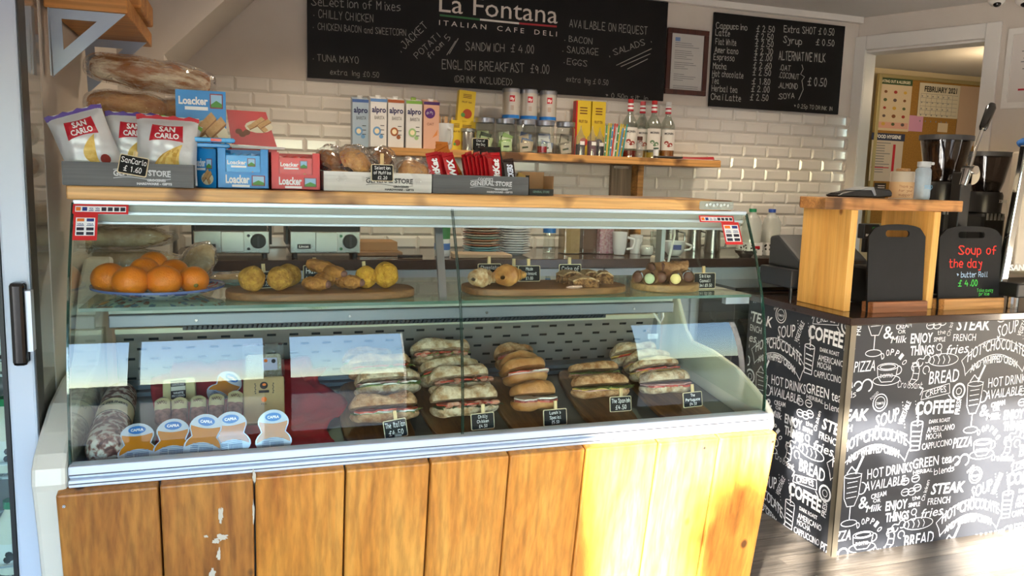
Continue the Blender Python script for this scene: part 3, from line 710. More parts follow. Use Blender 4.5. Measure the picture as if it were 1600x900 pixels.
# side face: s runs along -y ; hot chocolate banner there at y=2.804, z=.711, on the front at x=2.891, z=.767
rep(-3.0, -KY-.026, .002, KZ-.034, -2.804-2.891, .711-.767, sc, lambda s, z: (K0-.0008, -s, z))
# ================================================================== things on the case top
TZ = 1.381
GREYC = wood('grey_crate', '4f5052', '5c5d5f', '68696a', 'x', 1, .6, contrast=.5); WHITEC = wood('white_crate', 'cfcdc8', 'dcdad5', 'e6e4df', 'x', 1, .6, contrast=.35)
def crate(x0, x1, yf, depth, h, m, ink, label, skew=0, yb_shift=0):
    t = thing('crate', label, 'crate', ((x0+x1)/2, yf+depth/2, TZ), 'wooden crates on the case top')
    th_ = .007
    g = G().prism(rounded(x0, x1, TZ, TZ+h, .002, 1), (0, yf, 0), XU, ZU, YU, th_); obj('front_panel', g, m, t)
    g = G().bx(x0, x1, yf+depth-th_, yf+depth, TZ, TZ+h); obj('back_panel', g, m, t)
    for xa, s in ((x0, skew), (x1-th_, 0)):
        g = G().add([(xa, yf+th_, TZ), (xa+th_, yf+th_, TZ), (xa+th_-s, yf+depth-th_, TZ), (xa-s, yf+depth-th_, TZ), (xa, yf+th_, TZ+h), (xa+th_, yf+th_, TZ+h), (xa+th_-s, yf+depth-th_, TZ+h), (xa-s, yf+depth-th_, TZ+h)],
                    [(3,2,1,0),(4,5,6,7),(0,1,5,4),(1,2,6,5),(2,3,7,6),(3,0,4,7)])
        obj('end_panel', g, m, t)
    g = G().bx(x0+th_, x1-th_, yf+th_, yf+depth-th_, TZ, TZ+.004); obj('bottom', g, m, t)
    # print
    g = G(); cx = (x0+x1)/2 + (x1-x0)*.10; wd = (x1-x0)*.44; y = yf-.0006
    O = (0, y, 0)
    g.flat(fit(ftext("COOPER'S", .02), wd*.36, h*.15, cx-wd*.32, TZ+h*.74), O, XU, ZU)
    g.flat(fit(ftext('GENERAL STORE', .03), wd, h*.24, cx-wd/2, TZ+h*.44, arc=h*.05), O, XU, ZU)
    g.flat(fit(ftext('GROCERIES', .05), wd*.33, h*.10, cx+wd*.08, TZ+h*.24), O, XU, ZU)
    g.flat(fit(ftext('HARDWARE - GIFTS', .06), wd*.62, h*.09, cx-wd*.10, TZ+h*.09), O, XU, ZU)
    for z0, k in ((.70, 1), (.34, 1)):
        pts = [(cx-wd/2 + wd*i/12, TZ+h*(z0 + .06*math.sin(i/12*2*math.pi)*k)) for i in range(13)]
        for (a, b), (c, d) in zip(pts, pts[1:]): g.add([(a, y, b), (c, y, d), (c, y, d+h*.025), (a, y, b+h*.025)], [(0, 1, 2, 3)])
    obj('lettering', g, ink, t, smooth=None)
    return t
crate(-.389, -.112, 2.045, .15, .054, GREYC, mat('crate_ink_light', 'c9ccd0', .6), 'dark grey wooden crate of crisp bags at the left end')
crate(.195, .477, 2.10, .16, .050, WHITEC, mat('crate_ink_dark', '3c3c3c', .6), 'white wooden crate holding wrapped muffins')
crate(.480, .752, 2.10, .16, .050, GREYC, mat('crate_ink_light'), 'dark grey wooden crate of chocolate bars')

# -- crisp bags
FOIL = mat('foil_white', 'd9dadd', .32, .15, bump=.25, bs=26)
def crisp_bag(loc, w_, h_, rot, band, label, flavour, chip, txt, bandb=None, logo=True):
    t = thing('crisp_bag', label, 'crisp bag', loc, 'crisp bags in the crate', rot=rot)
    rnd = random.Random(label)
    def th_(a, b):   # half thickness over the bag
        e = max(0, 1-abs(a)**3.2)*max(0, 1-abs(b)**2.6); return .034*e**.6 + .0008
    def PP(x, z, off=0):
        a = 2*x/w_; b = 2*z/h_-1; zz = min(max(b/.86, -1), 1)
        n = .0022*math.sin(a*9+b*7)*math.sin(b*11-a*4)*(1-abs(b)**4)
        pin = 1 + .05*abs(b)**3
        return Vector((x*pin, -(th_(min(1, abs(a)), zz)) - n - off, z))
    g = G(); nu, nv = 20, 26
    for sgn in (1, -1):
        vs = []; fs = []
        for j in range(nv+1):
            for i in range(nu+1):
                p = PP(-w_/2 + w_*i/nu, h_*j/nv); vs.append((p.x, p.y*sgn, p.z))
        for j in range(nv):
            for i in range(nu): fs.append((j*(nu+1)+i, j*(nu+1)+i+1, (j+1)*(nu+1)+i+1, (j+1)*(nu+1)+i))
        g.add(vs, fs)
    obj('bag', g, FOIL, t, smooth=True)
    g = G(); vs = []; fs = []
    for sgn in (1, -1):
        b0 = len(vs)
        for j in range(4):
            for i in range(13): p = PP(-w_/2 + w_*i/12, h_*(.93+.07*j/3), .0012); vs.append((p.x*1.01, p.y*sgn, p.z + (.003*math.sin(i*2) if j == 3 else 0)))
        for j in range(3):
            for i in range(12): k = b0+j*13+i; fs.append((k, k+1, k+14, k+13))
    g.add(vs, fs); obj('top_seal', g, mat('seal_'+band, band, .35, .1), t, smooth=True)
    def decal(name, shp, m, off, sub=0):
        g = G(); bm = bmesh.new(); bv = [bm.verts.new((a, b, 0)) for a, b in shp[0]]
        for f in shp[1]:
            try: bm.faces.new([bv[q] for q in f])
            except ValueError: pass
        if sub:
            bmesh.ops.triangulate(bm, faces=bm.faces[:]); bmesh.ops.subdivide_edges(bm, edges=[e for e in bm.edges], cuts=sub, use_grid_fill=True)
        bm.verts.index_update(); g.add([PP(v.co.x, v.co.y, off) for v in bm.verts], [tuple(v.index for v in f.verts) for f in bm.faces]); bm.free()
        return obj(name, g, m, t, smooth=None)
    c = w_*.02
    lg = []
    if logo:
        q = [(-w_*.29+c, h_*.60), (w_*.27+c, h_*.60), (w_*.25+c, h_*.85), (-w_*.25+c, h_*.85)]
        sub = []; n = 8; vs = []; fs = []
        for j in range(n+1):
            for i in range(n+1):
                u = i/n; v = j/n
                a = (q[0][0]*(1-u)+q[1][0]*u)*(1-v) + (q[3][0]*(1-u)+q[2][0]*u)*v; b = (q[0][1])*(1-v)+q[3][1]*v + h_*.025*(1-(2*u-1)**2)*(1 if v < .5 else -0.6)
                vs.append((a, b))
        for j in range(n):
            for i in range(n): k = j*(n+1)+i; fs.append((k, k+1, k+n+2, k+n+1))
        decal('red_square', (vs, fs), mat('logo_red', 'b5172a', .4), .0014)
        t1 = fit(ftext('SAN', .03), w_*.26, h_*.075, -w_*.13+c, h_*.745); t2 = fit(ftext('CARLO', .03), w_*.40, h_*.075, -w_*.20+c, h_*.645)
        decal('lettering', (t1[0]+t2[0], t1[1]+[tuple(k+len(t1[0]) for k in f) for f in t2[1]]), WHITE, .0026)
    # crisps picture
    cm = mat('crisp_yellow', 'd9b04a', .5, col2='e8cc78', ns=60)
    if chip == 'fan':
        for k in range(6):
            ex, ez = w_*(-.20+.085*k), h_*(.07+.012*k); pts = []
            for i in range(9): u = i/8; pts.append((w_*.27*(1-u) + ex*u - w_*.08*math.sin(math.pi*u), h_*.56*(1-u) + ez*u + h_*.04*math.sin(math.pi*u)))
            wd = [w_*(.012+.050*math.sin(math.pi*(i/8)**.9*.9)) for i in range(9)]
            vs = [(p[0]-wd[i], p[1]) for i, p in enumerate(pts)] + [(p[0]+wd[i], p[1]) for i, p in enumerate(pts)]
            decal('crisp_picture', (vs, [(i, i+1, 9+i+1, 9+i) for i in range(8)]), cm if k % 2 else mat('crisp_yellow_b', 'c79a3a', .5), .0022+.0003*k)
    else:
        pts = []
        for i in range(13): u = i/12; pts.append((w_*.20 - w_*.34*u**.8 + w_*.24*u**3, h_*.60 - h_*.42*u))
        wd = [w_*(.01+.13*math.sin(math.pi*(i/12)**.9*.93)) for i in range(13)]
        vs = [(p[0]-wd[i], p[1]) for i, p in enumerate(pts)] + [(p[0]+wd[i]*.6, p[1]) for i, p in enumerate(pts)]
        decal('crisp_picture', (vs, [(i, i+1, 13+i+1, 13+i) for i in range(12)]), cm, .0024)
        for cx, cz, r, cc in ((.22, .24, .09, '8e2a22'), (-.24, .20, .07, '9c4a36'), (-.12, .15, .06, 'c98d78')):
            d = disc(w_*r, 12, w_*cx, h_*cz, 1.1); decal('food_picture', ([(w_*cx, h_*cz)]+d, [(0, 1+i, 1+(i+1) % 12) for i in range(12)]), mat('food_'+cc, cc, .5), .003)
    if txt:
        q = fit(ftext(txt, .02), w_*.62, h_*.055, -w_*.34, h_*.045); decal('flavour_text', q, mat('navy_ink', '2a2440', .5), .0012)
    return t
crisp_bag((-.318, 2.115, TZ+.012), .118, .17, (-.10, -.34, .12), '4b2d86', 'white crisp bag with purple top, leaning left in crate', '', 'one', 'PIU GUSTO')
crisp_bag((-.178, 2.125, TZ+.006), .135, .165, (-.12, .03, -.05), 'b5172a', 'white crisp bag with red top, upright in crate', '', 'fan', '')
crisp_bag((-.255, 2.175, TZ+.01), .115, .168, (-.08, .0, .1), '4b2d86', 'white crisp bag with purple top, standing behind the two front bags', '', 'one', '')
crisp_bag((-.185, 2.185, TZ+.008), .095, .160, (-.05, .26, -.1), '7fb23c', 'white crisp bag with green top, peeping from behind the red topped bag', '', 'fan', '', logo=False)
p = W(206, 272, y=2.04); price_tag((p.x, 2.034, p.z-.002), ['SanCarlo', '£ 1.60'], .062, .045, 0, -.22, 'tilted chalk tag for crisps clipped on the grey crate', peg=.012, tilt=.17)

# -- wafer boxes
BLUE = mat('box_blue', '1c86cf', .35); REDB = mat('box_red', 'c8201f', .35); WAF = mat('wafer', 'c99a62', .6, col2='d8b07c', ns=120); WAF2 = mat('wafer_dark', '9a6a3c', .6)
CREAMY = mat('cream_swirl', 'efe2c2', .5); HILL = mat('picture_green', '4f8f3f', .5); SKYP = mat('picture_sky', '9cc4e0', .5)
def face_art(t, O, U, w_, h_, N, big=True, logo='Loacker', word=True, wx=.08, wz=.72, ww=.6, wafers=(.7, .42, .5)):
    """flat print on a box face: O lower left corner, U along, z up, N outwards"""
    O = Vector(O); U = Vector(U); N = Vector(N)
    def pl(name, shp, m, k): 
        g = G().flat(shp, O + N*(.0006*k), U, ZU); return obj(name, g, m, t, smooth=None)
    if word: pl('lettering', fit(ftext(logo, .035), w_*ww, h_*.13*1.0 if big else h_*.2, w_*wx, h_*wz), WHITE, 1); pl('white_strip', poly([(w_*(wx+.12), h_*(wz-.10)), (w_*(wx+ww), h_*(wz-.10)), (w_*(wx+ww), h_*(wz-.04)), (w_*(wx+.12), h_*(wz-.04))]), WHITE, 1)
    a0, a1, b0, b1 = wx+ww+.04, min(.97, wx+ww+.30), wz-.06, wz+.20
    if word:
        pl('picture', poly([(w_*a0, h_*b0), (w_*a1, h_*b0), (w_*a1, h_*b1), (w_*a0, h_*b1)]), mat('picture_red', '8c2b35', .5), 1)
        e = .02; pl('picture', poly([(w_*(a0+e), h_*(b0+e)), (w_*(a1-e), h_*(b0+e)), (w_*(a1-e), h_*(b1-e)), (w_*(a0+e), h_*(b1-e))]), SKYP, 2)
        pl('picture', poly([(w_*(a0+e), h_*(b0+e)), (w_*(a1-e), h_*(b0+e)), (w_*(a1-e), h_*(b0+.08)), (w_*((a0+a1)/2), h_*(b0+.14)), (w_*(a0+e), h_*(b0+.07))]), HILL, 3)
    if wafers:
        cx, cz, s = wafers
        pl('picture', poly([(w_*cx+a*w_*s, h_*cz+b*h_*s) for a, b in disc(.5, 14, 0, -.12, .6)]), CREAMY, 1)
        for k, (dx, dz, r) in enumerate(((-.18, -.05, .6), (.12, -.14, -.9), (-.02, .12, .75), (.2, .04, .7))):
            c, s_ = math.cos(r), math.sin(r); q = [(-.24, -.09), (.24, -.09), (.24, .09), (-.24, .09)]
            pts = [((cx + s*(dx + a*c - b*s_))*w_, (cz + s*(dz*1 + (a*s_ + b*c)))*h_) for a, b in q]
            pl('wafer_picture', poly(pts), WAF, 3+k); 
            q2 = [(a, b-.05*h_*s) for a, b in pts]; pl('wafer_picture', poly([pts[0], pts[1], q2[1], q2[0]]), WAF2, 3+k)
def carton(name, label, x0, x1, yf, depth, h, m, rz=0, header=0, hz=None):
    t = thing(name, label, 'box', ((x0+x1)/2, yf, TZ), 'wafer display boxes on the case top')
    th_ = .002; g = G(); g.bx(x0, x1, yf, yf+th_, TZ, TZ+h*.42); g.bx(x0, x0+.02, yf, yf+th_, TZ+h*.42, TZ+h); g.bx(x1-.02, x1, yf, yf+th_, TZ+h*.42, TZ+h)
    g.bx(x0, x0+th_, yf, yf+depth, TZ, TZ+h); g.bx(x1-th_, x1, yf, yf+depth, TZ, TZ+h); g.bx(x0, x1, yf+depth-th_, yf+depth, TZ, TZ+h+header); g.bx(x0, x1, yf, yf+depth, TZ, TZ+th_)
    obj('tray', g, m, t)
    return t
def packs(x0, x1, yf, depth, h, m, n, lab, rows_=1):
    dy = depth/n
    for k in range(n):
        g = G(); y0 = yf + k*dy + .001; y1 = y0 + dy - .002; hh = h*(.93 + .05*random.random())
        c = (x0+x1)/2; wd = (x1-x0)/2
        vs = []; fs = []
        for y in (y0, (y0+y1)/2, y1):
            for q in range(9): a = -1 + q/4; vs.append((c + wd*a, y + (0 if y == (y0+y1)/2 else 0), TZ+.003)); 
            for q in range(9): a = -1 + q/4; vs.append((c + wd*a, y, TZ + hh - (.006 if y != (y0+y1)/2 else 0) - .004*(q % 2)*(y == (y0+y1)/2)))
        for r in range(2):
            for q in range(8):
                b = r*18; fs.append((b+9+q, b+9+q+1, b+27+q+1, b+27+q))
        for b in (0, 36):
            for q in range(8): fs.append((b+q, b+q+1, b+9+q+1, b+9+q))
        for q in (0, 8):
            for b in (0, 18): fs.append((b+q, b+9+q, b+27+q, b+18+q))
        g.add(vs, fs)
        o = single('wafer_pack', g, m, lab + ', ' + ['foremost', 'second from the front', 'middle one', 'second from the back', 'rearmost'][k], 'wafer pack', 'wafer packs in ' + ('blue' if m is BLUEP else 'red') + ' tray')
        if k == 0:
            face_art(o, (x0+.004, y0, TZ+.004), XU, x1-x0-.008, hh-.01, (0, -1, 0), wx=-.02, wz=.72, ww=.62, wafers=(.75, .30, .62))
BLUEP = mat('pack_blue', '2f9ade', .25, bump=.1); REDP = mat('pack_red', 'cc2622', .25, bump=.1)
# blue tray turned a little so its side shows
bx0, bx1 = -.061, .061
t = carton('display_box', 'blue display box of wafer packs, front open, left of the red box', bx0, bx1, 2.10, .12, .098, BLUE)
face_art(t, (bx0, 2.10, TZ), XU, bx1-bx0, .098, (0, -1, 0), big=False, wx=.16, wz=.14, ww=.46, wafers=None)
packs(bx0+.021, bx1-.021, 2.104, .11, .092, BLUEP, 5, 'blue wafer pack standing in the open blue display box')
t = carton('display_box', 'red display box of wafer packs, front open', .065, .187, 2.10, .12, .093, REDB)
face_art(t, (.065, 2.10, TZ), XU, .122, .093, (0, -1, 0), big=False, wx=.16, wz=.14, ww=.46, wafers=None)
packs(.086, .166, 2.104, .11, .088, REDP, 5, 'red wafer pack standing in the open red display box')
# second blue box, side on, with tall header card and packs lying on it
t = thing('display_box', 'blue wafer box seen side on with tall blue header card', 'box', (-.09, 2.13, TZ), 'wafer display boxes on the case top')
g = G().add([(-.064, 2.115, TZ), (-.064, 2.115, TZ+.095), (-.118, 2.165, TZ+.098), (-.118, 2.165, TZ), (-.02, 2.25, TZ), (-.02, 2.25, TZ+.095), (-.10, 2.28, TZ), (-.10, 2.28, TZ+.098)],
            [(0, 1, 2, 3), (0, 4, 5, 1), (3, 2, 7, 6), (4, 6, 7, 5), (1, 5, 7, 2), (0, 3, 6, 4)])
obj('box_body', g, BLUE, t)
dU = (Vector((-.064, 2.115, 0)) - Vector((-.118, 2.165, 0))); dl = dU.length; dU.normalize()
face_art(t, (-.118, 2.165, TZ), dU, dl, .095, dU.cross(ZU), big=False, wx=.04, wz=.55, ww=.5, wafers=(.62, .3, .55))
g = G().bx(-.160, -.040, 2.222, 2.225, TZ+.04, 1.625); obj('header_card', g, BLUE, t)
face_art(t, (-.160, 2.222, TZ+.10), XU, .120, .143, (0, -1, 0), wx=.06, wz=.76, ww=.58, wafers=(.62, .34, .85))
g = G()
for k in range(6):
    a = k*math.pi/3; g.add([(-.145+.016*math.cos(a), 2.2205, TZ+.125+.012*math.sin(a)), (-.145+.005*math.cos(a+.9), 2.2205, TZ+.125+.004*math.sin(a+.9)), (-.145, 2.2205, TZ+.125), (-.145+.005*math.cos(a-.9), 2.2205, TZ+.125+.004*math.sin(a-.9))], [(0, 1, 2, 3)])
obj('flower_picture', g, mat('vanilla_flower', 'd8c84a', .5), t, smooth=None)
for k, (z, y) in enumerate(((TZ+.099, 2.15), (TZ+.112, 2.135))):
    g = G().prism(rounded(-.150+.01*k, -.03+.012*k, 0, .011, .005, 2), (0, y-.01, z), XU, ZU, YU, .03)
    o = single('wafer_pack', g, BLUEP, ['blue wafer pack lying flat under another, below the header card', 'topmost blue wafer pack lying below the header card'][k], 'wafer pack', 'loose blue wafer packs', bevel=.003)
    if k: obj('red_mark', G().bx(-.075, -.05, y-.0108, y-.010, z+.002, z+.009), REDP, o)
# red header card box behind
t = thing('display_box', 'red wafer box with slanted red header card, behind the blue box', 'box', (.03, 2.24, TZ), 'wafer display boxes on the case top')
a = W(354, 172, y=2.27); b = W(415, 176, y=2.27); c = W(433, 226, y=2.24); d = W(362, 225, y=2.24)
g = G().prism([(a.x, a.z), (b.x, b.z), (c.x-.002, c.z), (c.x, c.z-.006), (d.x, d.z)], (0, 2.25, 0), XU, ZU, YU, .003); obj('header_card', g, REDB, t)
g = G().bx(d.x-.01, c.x+.0, 2.256, 2.40, TZ, d.z-.008); obj('box_body', g, REDB, t); g = G().bx(d.x-.0, c.x+.02, 2.24, 2.26, d.z-.010, d.z-.003); obj('card_edge', g, WHITE, t)
face_art(t, (d.x, 2.25, d.z), XU, c.x-d.x, a.z-d.z, (0, -1, 0), word=False, wafers=(.60, .62, .62))
for q, (dx, dz) in enumerate(((.16, .38), (.24, .30), (.33, .36))):
    g = G().flat(poly(disc(.009, 12, d.x+(c.x-d.x)*dx, d.z+(a.z-d.z)*dz, .8)), (0, 2.2486-.0003*q, 0), XU, ZU); obj('nut_picture', g, mat('hazelnut', '7a4422', .5), t, smooth=None)

# -- muffins in clear wrap
WRAP = glass('clear_wrap', 'fbfbfb', 1.7, .05, bump=1.0, haze=.02, bs=34); MUF = mat('muffin_crumb', '7a4824', .75, col2='b87c42', ns=35, bump=.5, bs=90); MUFL = mat('muffin_gold', 'b5783a', .7, col2='e0ac66', ns=35, bump=.5, bs=80); MUFD = mat('muffin_choc', '2e1b12', .7, col2='4a2c1c', ns=40, bump=.5, bs=90)
def muffin(x, y, z, r, m, label, rot=(0, 0, 0), sheet=True):
    t = thing('wrapped_muffin', label, 'muffin', (x, y, z), 'wrapped muffins in the white crate', rot=rot)
    g = G().lathe([(0, 0), (r*.62, 0), (r*.66, .005), (r*.82, r*.62), (r*.84, r*.66)], 28); 
    for i, v in enumerate(g.v):
        if i % 5 > 1: f = 1 + .03*(1 if (i//5) % 2 else -1); v.x *= f; v.y *= f
    obj('paper_case', g, MUFD, t, smooth=None)
    rnd = random.Random(label); a1, a2 = rnd.random()*6, rnd.random()*6
    g = G().ell((0, 0, r*.72), r, r, r*.62, 22, 12, lambda p: p*(1 + .07*math.sin(5*p.x+a1)*math.sin(4*p.y+a2) + .03*math.sin(11*p.x+9*p.z))); obj('muffin_top', g, m, t, smooth=True)
    g = G().ell((0, 0, r*.7), r*1.16, r*1.12, r*.95, 18, 12, lambda p: p*(1 + .10*math.sin(6*p.x+a2)*math.sin(7*p.z+a1) + .07*math.sin(9*p.y-5*p.z)))
    for v in g.v: v.z = max(v.z, -.002)
    obj('clear_bag', g, WRAP, t, smooth=True)
muffin(.212, 2.19, TZ+.045, .045, MUF, 'brown muffin in clear wrap at the left end of white crate', (0, .5, 0))
muffin(.268, 2.16, TZ+.050, .046, MUFL, 'large tilted muffin loaf in clear wrap, top left of white crate', (.3, .45, 0))
muffin(.322, 2.17, TZ+.034, .040, MUFD, 'dark chocolate muffin in clear wrap, behind the muffin tag', (0, -.3, 0))
muffin(.375, 2.20, TZ+.055, .045, MUF, 'brown muffin in clear wrap leaning over the tag peg', (0, -.9, 0))
muffin(.432, 2.165, TZ+.032, .043, MUFL, 'golden nut topped muffin in clear wrap at the right of white crate', (.9, 0, .2))
muffin(.24, 2.145, TZ+.008, .036, MUFL, 'golden muffin low at the front left of white crate', (.3, 0, 0))
muffin(.30, 2.145, TZ+.008, .034, MUF, 'brown muffin low in white crate just left of the tag', (.3, 0, 0))
p = W(597, 281, y=2.09); price_tag((p.x, 2.086, p.z-.004), ['Selection', 'of Muffins', '£2.20'], .058, .044, 0, -.05, 'chalk tag for muffins clipped to the white crate', peg=.028)
# -- chocolate bars in the third crate
def bar(x, y, z, w_, h_, m, txt, tcol, label, rot, group):
    t = thing('chocolate_bar', label, 'chocolate bar', (x, y, z), group, rot=rot)
    g = G(); vs = []; fs = []
    prof = [(-.5, .0005), (-.42, .0005), (-.40, .005), (0, .007), (.40, .005), (.42, .0005), (.5, .0005)]
    for s in (-1, 1):
        for zz, th_ in [(a+.5, b) for a, b in prof]:
            for xx in (-.5, -.3, 0, .3, .5): vs.append((xx*w_, s*th_*(1-abs(xx)*.9), zz*h_))
    for s in (0, 1):
        b = s*35
        for j in range(6):
            for i in range(4): k = b+j*5+i; fs.append((k, k+1, k+6, k+5))
    g.add(vs, fs); obj('wrapper', g, m, t, smooth=True)
    if txt:
        q = fit(ftext(txt, .05), h_*.62, w_*.5, 0, 0, 0, .15, 0, True)
        q = ([(-b, a) for a, b in q[0]], q[1]); g = G().add([(a, -.0085, b + h_*.5) for a, b in q[0]], q[1]); obj('lettering', g, tcol, t, smooth=None)
KR = mat('bar_red', 'b0141c', .25, .2, bump=.15); TG = mat('bar_orange', 'c9772a', .25, .3, bump=.2); SN = mat('bar_brown', '2c1a16', .3, .2); BLK = mat('bar_black', '1a1512', .3)
def orng(u, v, y): p = W(u, v, y=y); return p
for k in range(4):
    bar(.505+.012*k, 2.125+.012*k, TZ+.012, .034, .10, KR, 'KitKat' if k == 0 else '', WHITE, ['red wafer bar with white letters at the left end of grey crate', 'red wafer bar second from the left end of grey crate', 'red wafer bar third from the left end of grey crate', 'red wafer bar fourth from the left end of grey crate'][k], (-.15, -.22, 0), 'chocolate bars in the crate')
bar(.552, 2.122, TZ+.008, .032, .105, KR, 'TWIX', WHITE, 'red striped bar with slanting white letters, left middle of grey crate', (-.15, -.25, 0), 'chocolate bars in the crate')
for k in range(8):
    bar(.592+.011*k, 2.122+.0015*k, TZ+.012, .036, .098+.006*(k % 2), KR, 'KitKat' if k == 7 else '', WHITE, 'red foil bar in the middle of the grey crate, %s of eight from the left' % ['first', 'second', 'third', 'fourth', 'fifth', 'sixth', 'seventh', 'last'][k], (-.12, -.20+.02*k, .8 if k < 7 else .1), 'chocolate bars in the crate')
bar(.712, 2.125, TZ+.006, .03, .095, SN, 'SNICKERS', mat('snick_white', 'dfe4f2', .5), 'dark brown bar with white and blue letters, right end of grey crate', (-.12, -.12, 0), 'chocolate bars in the crate')
for k in range(4): bar(.615+.03*k, 2.21, TZ+.035, .03, .10, SN if k % 2 else BLK, '', WHITE, 'dark wrapped bar at the back of the grey crate, %s from the left' % ['first', 'second', 'third', 'fourth'][k], (-.15, .3-.15*k, 0), 'chocolate bars in the crate')
for k in range(3): bar(.500+.04*k, 2.22, TZ+.04, .038, .105, TG, '', WHITE, 'orange foil bar at the back of the grey crate, %s from the left' % ['first', 'second', 'third'][k], (-.2, .5-.5*k, .2), 'chocolate bars in the crate')
for k in range(3): bar(.728+.005*k, 2.135+.02*k, TZ+.01, .026, .06, mat('bar_gold', 'a88a4a', .3, .3), '', WHITE, 'small tan wrapped bar in the right corner of grey crate, %s' % ['foremost', 'middle', 'rearmost'][k], (-.4, .5, 0), 'chocolate bars in the crate')
p = W(752, 232, y=2.23); price_tag((p.x+.002, 2.245, p.z-.006), ['Choc of', 'the Day', '£1.00'], .05, .036, 0, -.05, 'small chalk tag at the back of the chocolate bar crate', peg=0)
# -- small open cardboard box
t = thing('cardboard_box', 'small open brown cardboard box with dark printed front', 'box', (.80, 2.2, TZ))
CB = mat('cardboard', '9b7650', .8); CBD = mat('cardboard_dark_print', '2b2a26', .6)
a = W(798, 300, y=2.16)
g = G(); x0, x1, y0, y1 = .765, .838, 2.13, 2.21
g.bx(x0, x0+.002, y0, y1, TZ, TZ+.055); g.bx(x0, x1, y1-.002, y1, TZ, TZ+.066); g.bx(x1-.002, x1, y0, y1, TZ, TZ+.055); g.bx(x0, x1, y0, y1, TZ, TZ+.002); obj('sides', g, CB, t)
g = G().bx(x0, x1, y0-.002, y0, TZ, TZ+.018); obj('front_flap', g, CBD, t)
g = G().add([(x0, y0, TZ), (x0-.002, y0, TZ+.055), (x0-.002, y1, TZ+.055), (x0, y1, TZ)], [(0, 1, 2, 3)]); obj('dark_side', g, CBD, t, smooth=None)
g = G().flat(fit(ftext('GENERAL STORE', .03), .05, .006, x0+.01, TZ+.007), (0, y0-.0026, 0), XU, ZU); obj('lettering', g, mat('teal_ink', '6f8f84', .5), t, smooth=None)

# -- bread loaves behind the crisps
LOAF = mat('loaf_crust', 'a86630', .7, col2='d6a468', ns=14, bump=.4, bs=60, nscale=(1, 2.5, 2.5)); FLOUR = mat('loaf_floury', 'a86c36', .8, col2='f0dfbc', ns=16, bump=.5, bs=60, nscale=(.7, 3, 3), lo=.42, hi=.6)
def loaf(c, l, r, m, rot, label, bag=True, e=.8):
    t = thing('bread_loaf', label, 'bread', c, 'bread loaves', rot=rot)
    rnd = random.Random(label); a1 = rnd.random()*6
    g = G(); n = 22; prof = [(l/2*math.cos(math.pi*i/n), r*(max(0, math.sin(math.pi*i/n)))**.55) for i in range(n+1)]
    vs = []; fs = []; k = 16
    for i, (x, q) in enumerate(prof):
        for j in range(k):
            a = 2*math.pi*j/k; f = 1 + .05*math.sin(x*70+a1) + .05*math.sin(a*3+x*30)
            vs.append((x, q*math.cos(a)*f, r*e + q*math.sin(a)*e*f))
    for i in range(n):
        for j in range(k): fs.append((i*k+j, i*k+(j+1) % k, (i+1)*k+(j+1) % k, (i+1)*k+j))
    g.add(vs, fs); obj('loaf', g, m, t, smooth=True)
    if bag:
        g2 = G().add([(v[0]*1.10, v[1]*1.12*(1+.05*math.sin(v[0]*120+v[2]*90)), r*e + (v[2]-r*e)*1.13) for v in vs], fs); obj('clear_bag', g2, WRAP, t, smooth=True)
    return t
loaf((-.235, 2.40, 1.632), .30, .052, FLOUR, (0, .10, 0), 'long floury loaf in clear bag, topmost of the bread pile')
loaf((-.29, 2.36, 1.545), .19, .048, LOAF, (0, .05, .1), 'brown crusty loaf in clear bag, left of the second layer')
loaf((-.14, 2.40, 1.54), .17, .046, LOAF, (0, .05, -.1), 'brown crusty loaf in clear bag, right of the second layer')
loaf((-.25, 2.38, 1.462), .28, .05, FLOUR, (0, 0, 0), 'floury loaf hidden low in the bread pile behind the crisps')
loaf((-.25, 2.38, 1.382), .30, .05, LOAF, (0, 0, 0), 'brown loaf at the bottom of the bread pile')
# ================================================================== wall shelf and what stands on it
SHW = wood('shelf_burnt_pine', 'a5733c', 'c99353', 'd9a868', 'x', .7, .5, burn='4a2a12', contrast=.9, rings=18)
SX0, SX1, SYF, SYB, SHZ = .62, 2.458, 3.78, 4.0, 1.560
t = thing('wall_shelf', 'scorched pine wall shelf on wooden bracket under the chalkboards', 'shelf', (1.5, 3.9, SHZ-.037))
g = G().bx(SX0, SX1, SYF, SYB, SHZ-.037, SHZ); obj('shelf_board', g, SHW, t, bevel=.003)
OLDW = wood('grey_old_wood', '6d5f50', '8a7965', '9d8d77', 'z', 1, .7)
p0 = W(958, 280, y=3.95); p1 = W(990, 280, y=3.95)
g = G().bx(p0.x, p1.x-.002, 3.97, 3.999, 1.10, SHZ-.038); obj('post', g, OLDW, t, bevel=.003)
g = G().bx(p1.x, p1.x+.035, 3.90, 3.999, 1.10, SHZ-.038); obj('bracket', g, SHW, t, bevel=.003)
g = G().bx(p0.x+.01, p1.x-.02, 3.966, 3.97, SHZ-.058, SHZ-.043); obj('fixing_plate', g, STEEL, t)
# bent end plate
g = G().bx(SX1-.035, SX1-.005, SYF+.005, SYF+.03, SHZ, SHZ+.003); obj('end_clip', g, STEEL, t)
def on(u, v, yy): return W(u, v, z=SHZ) if yy is None else W(u, 240, y=yy)

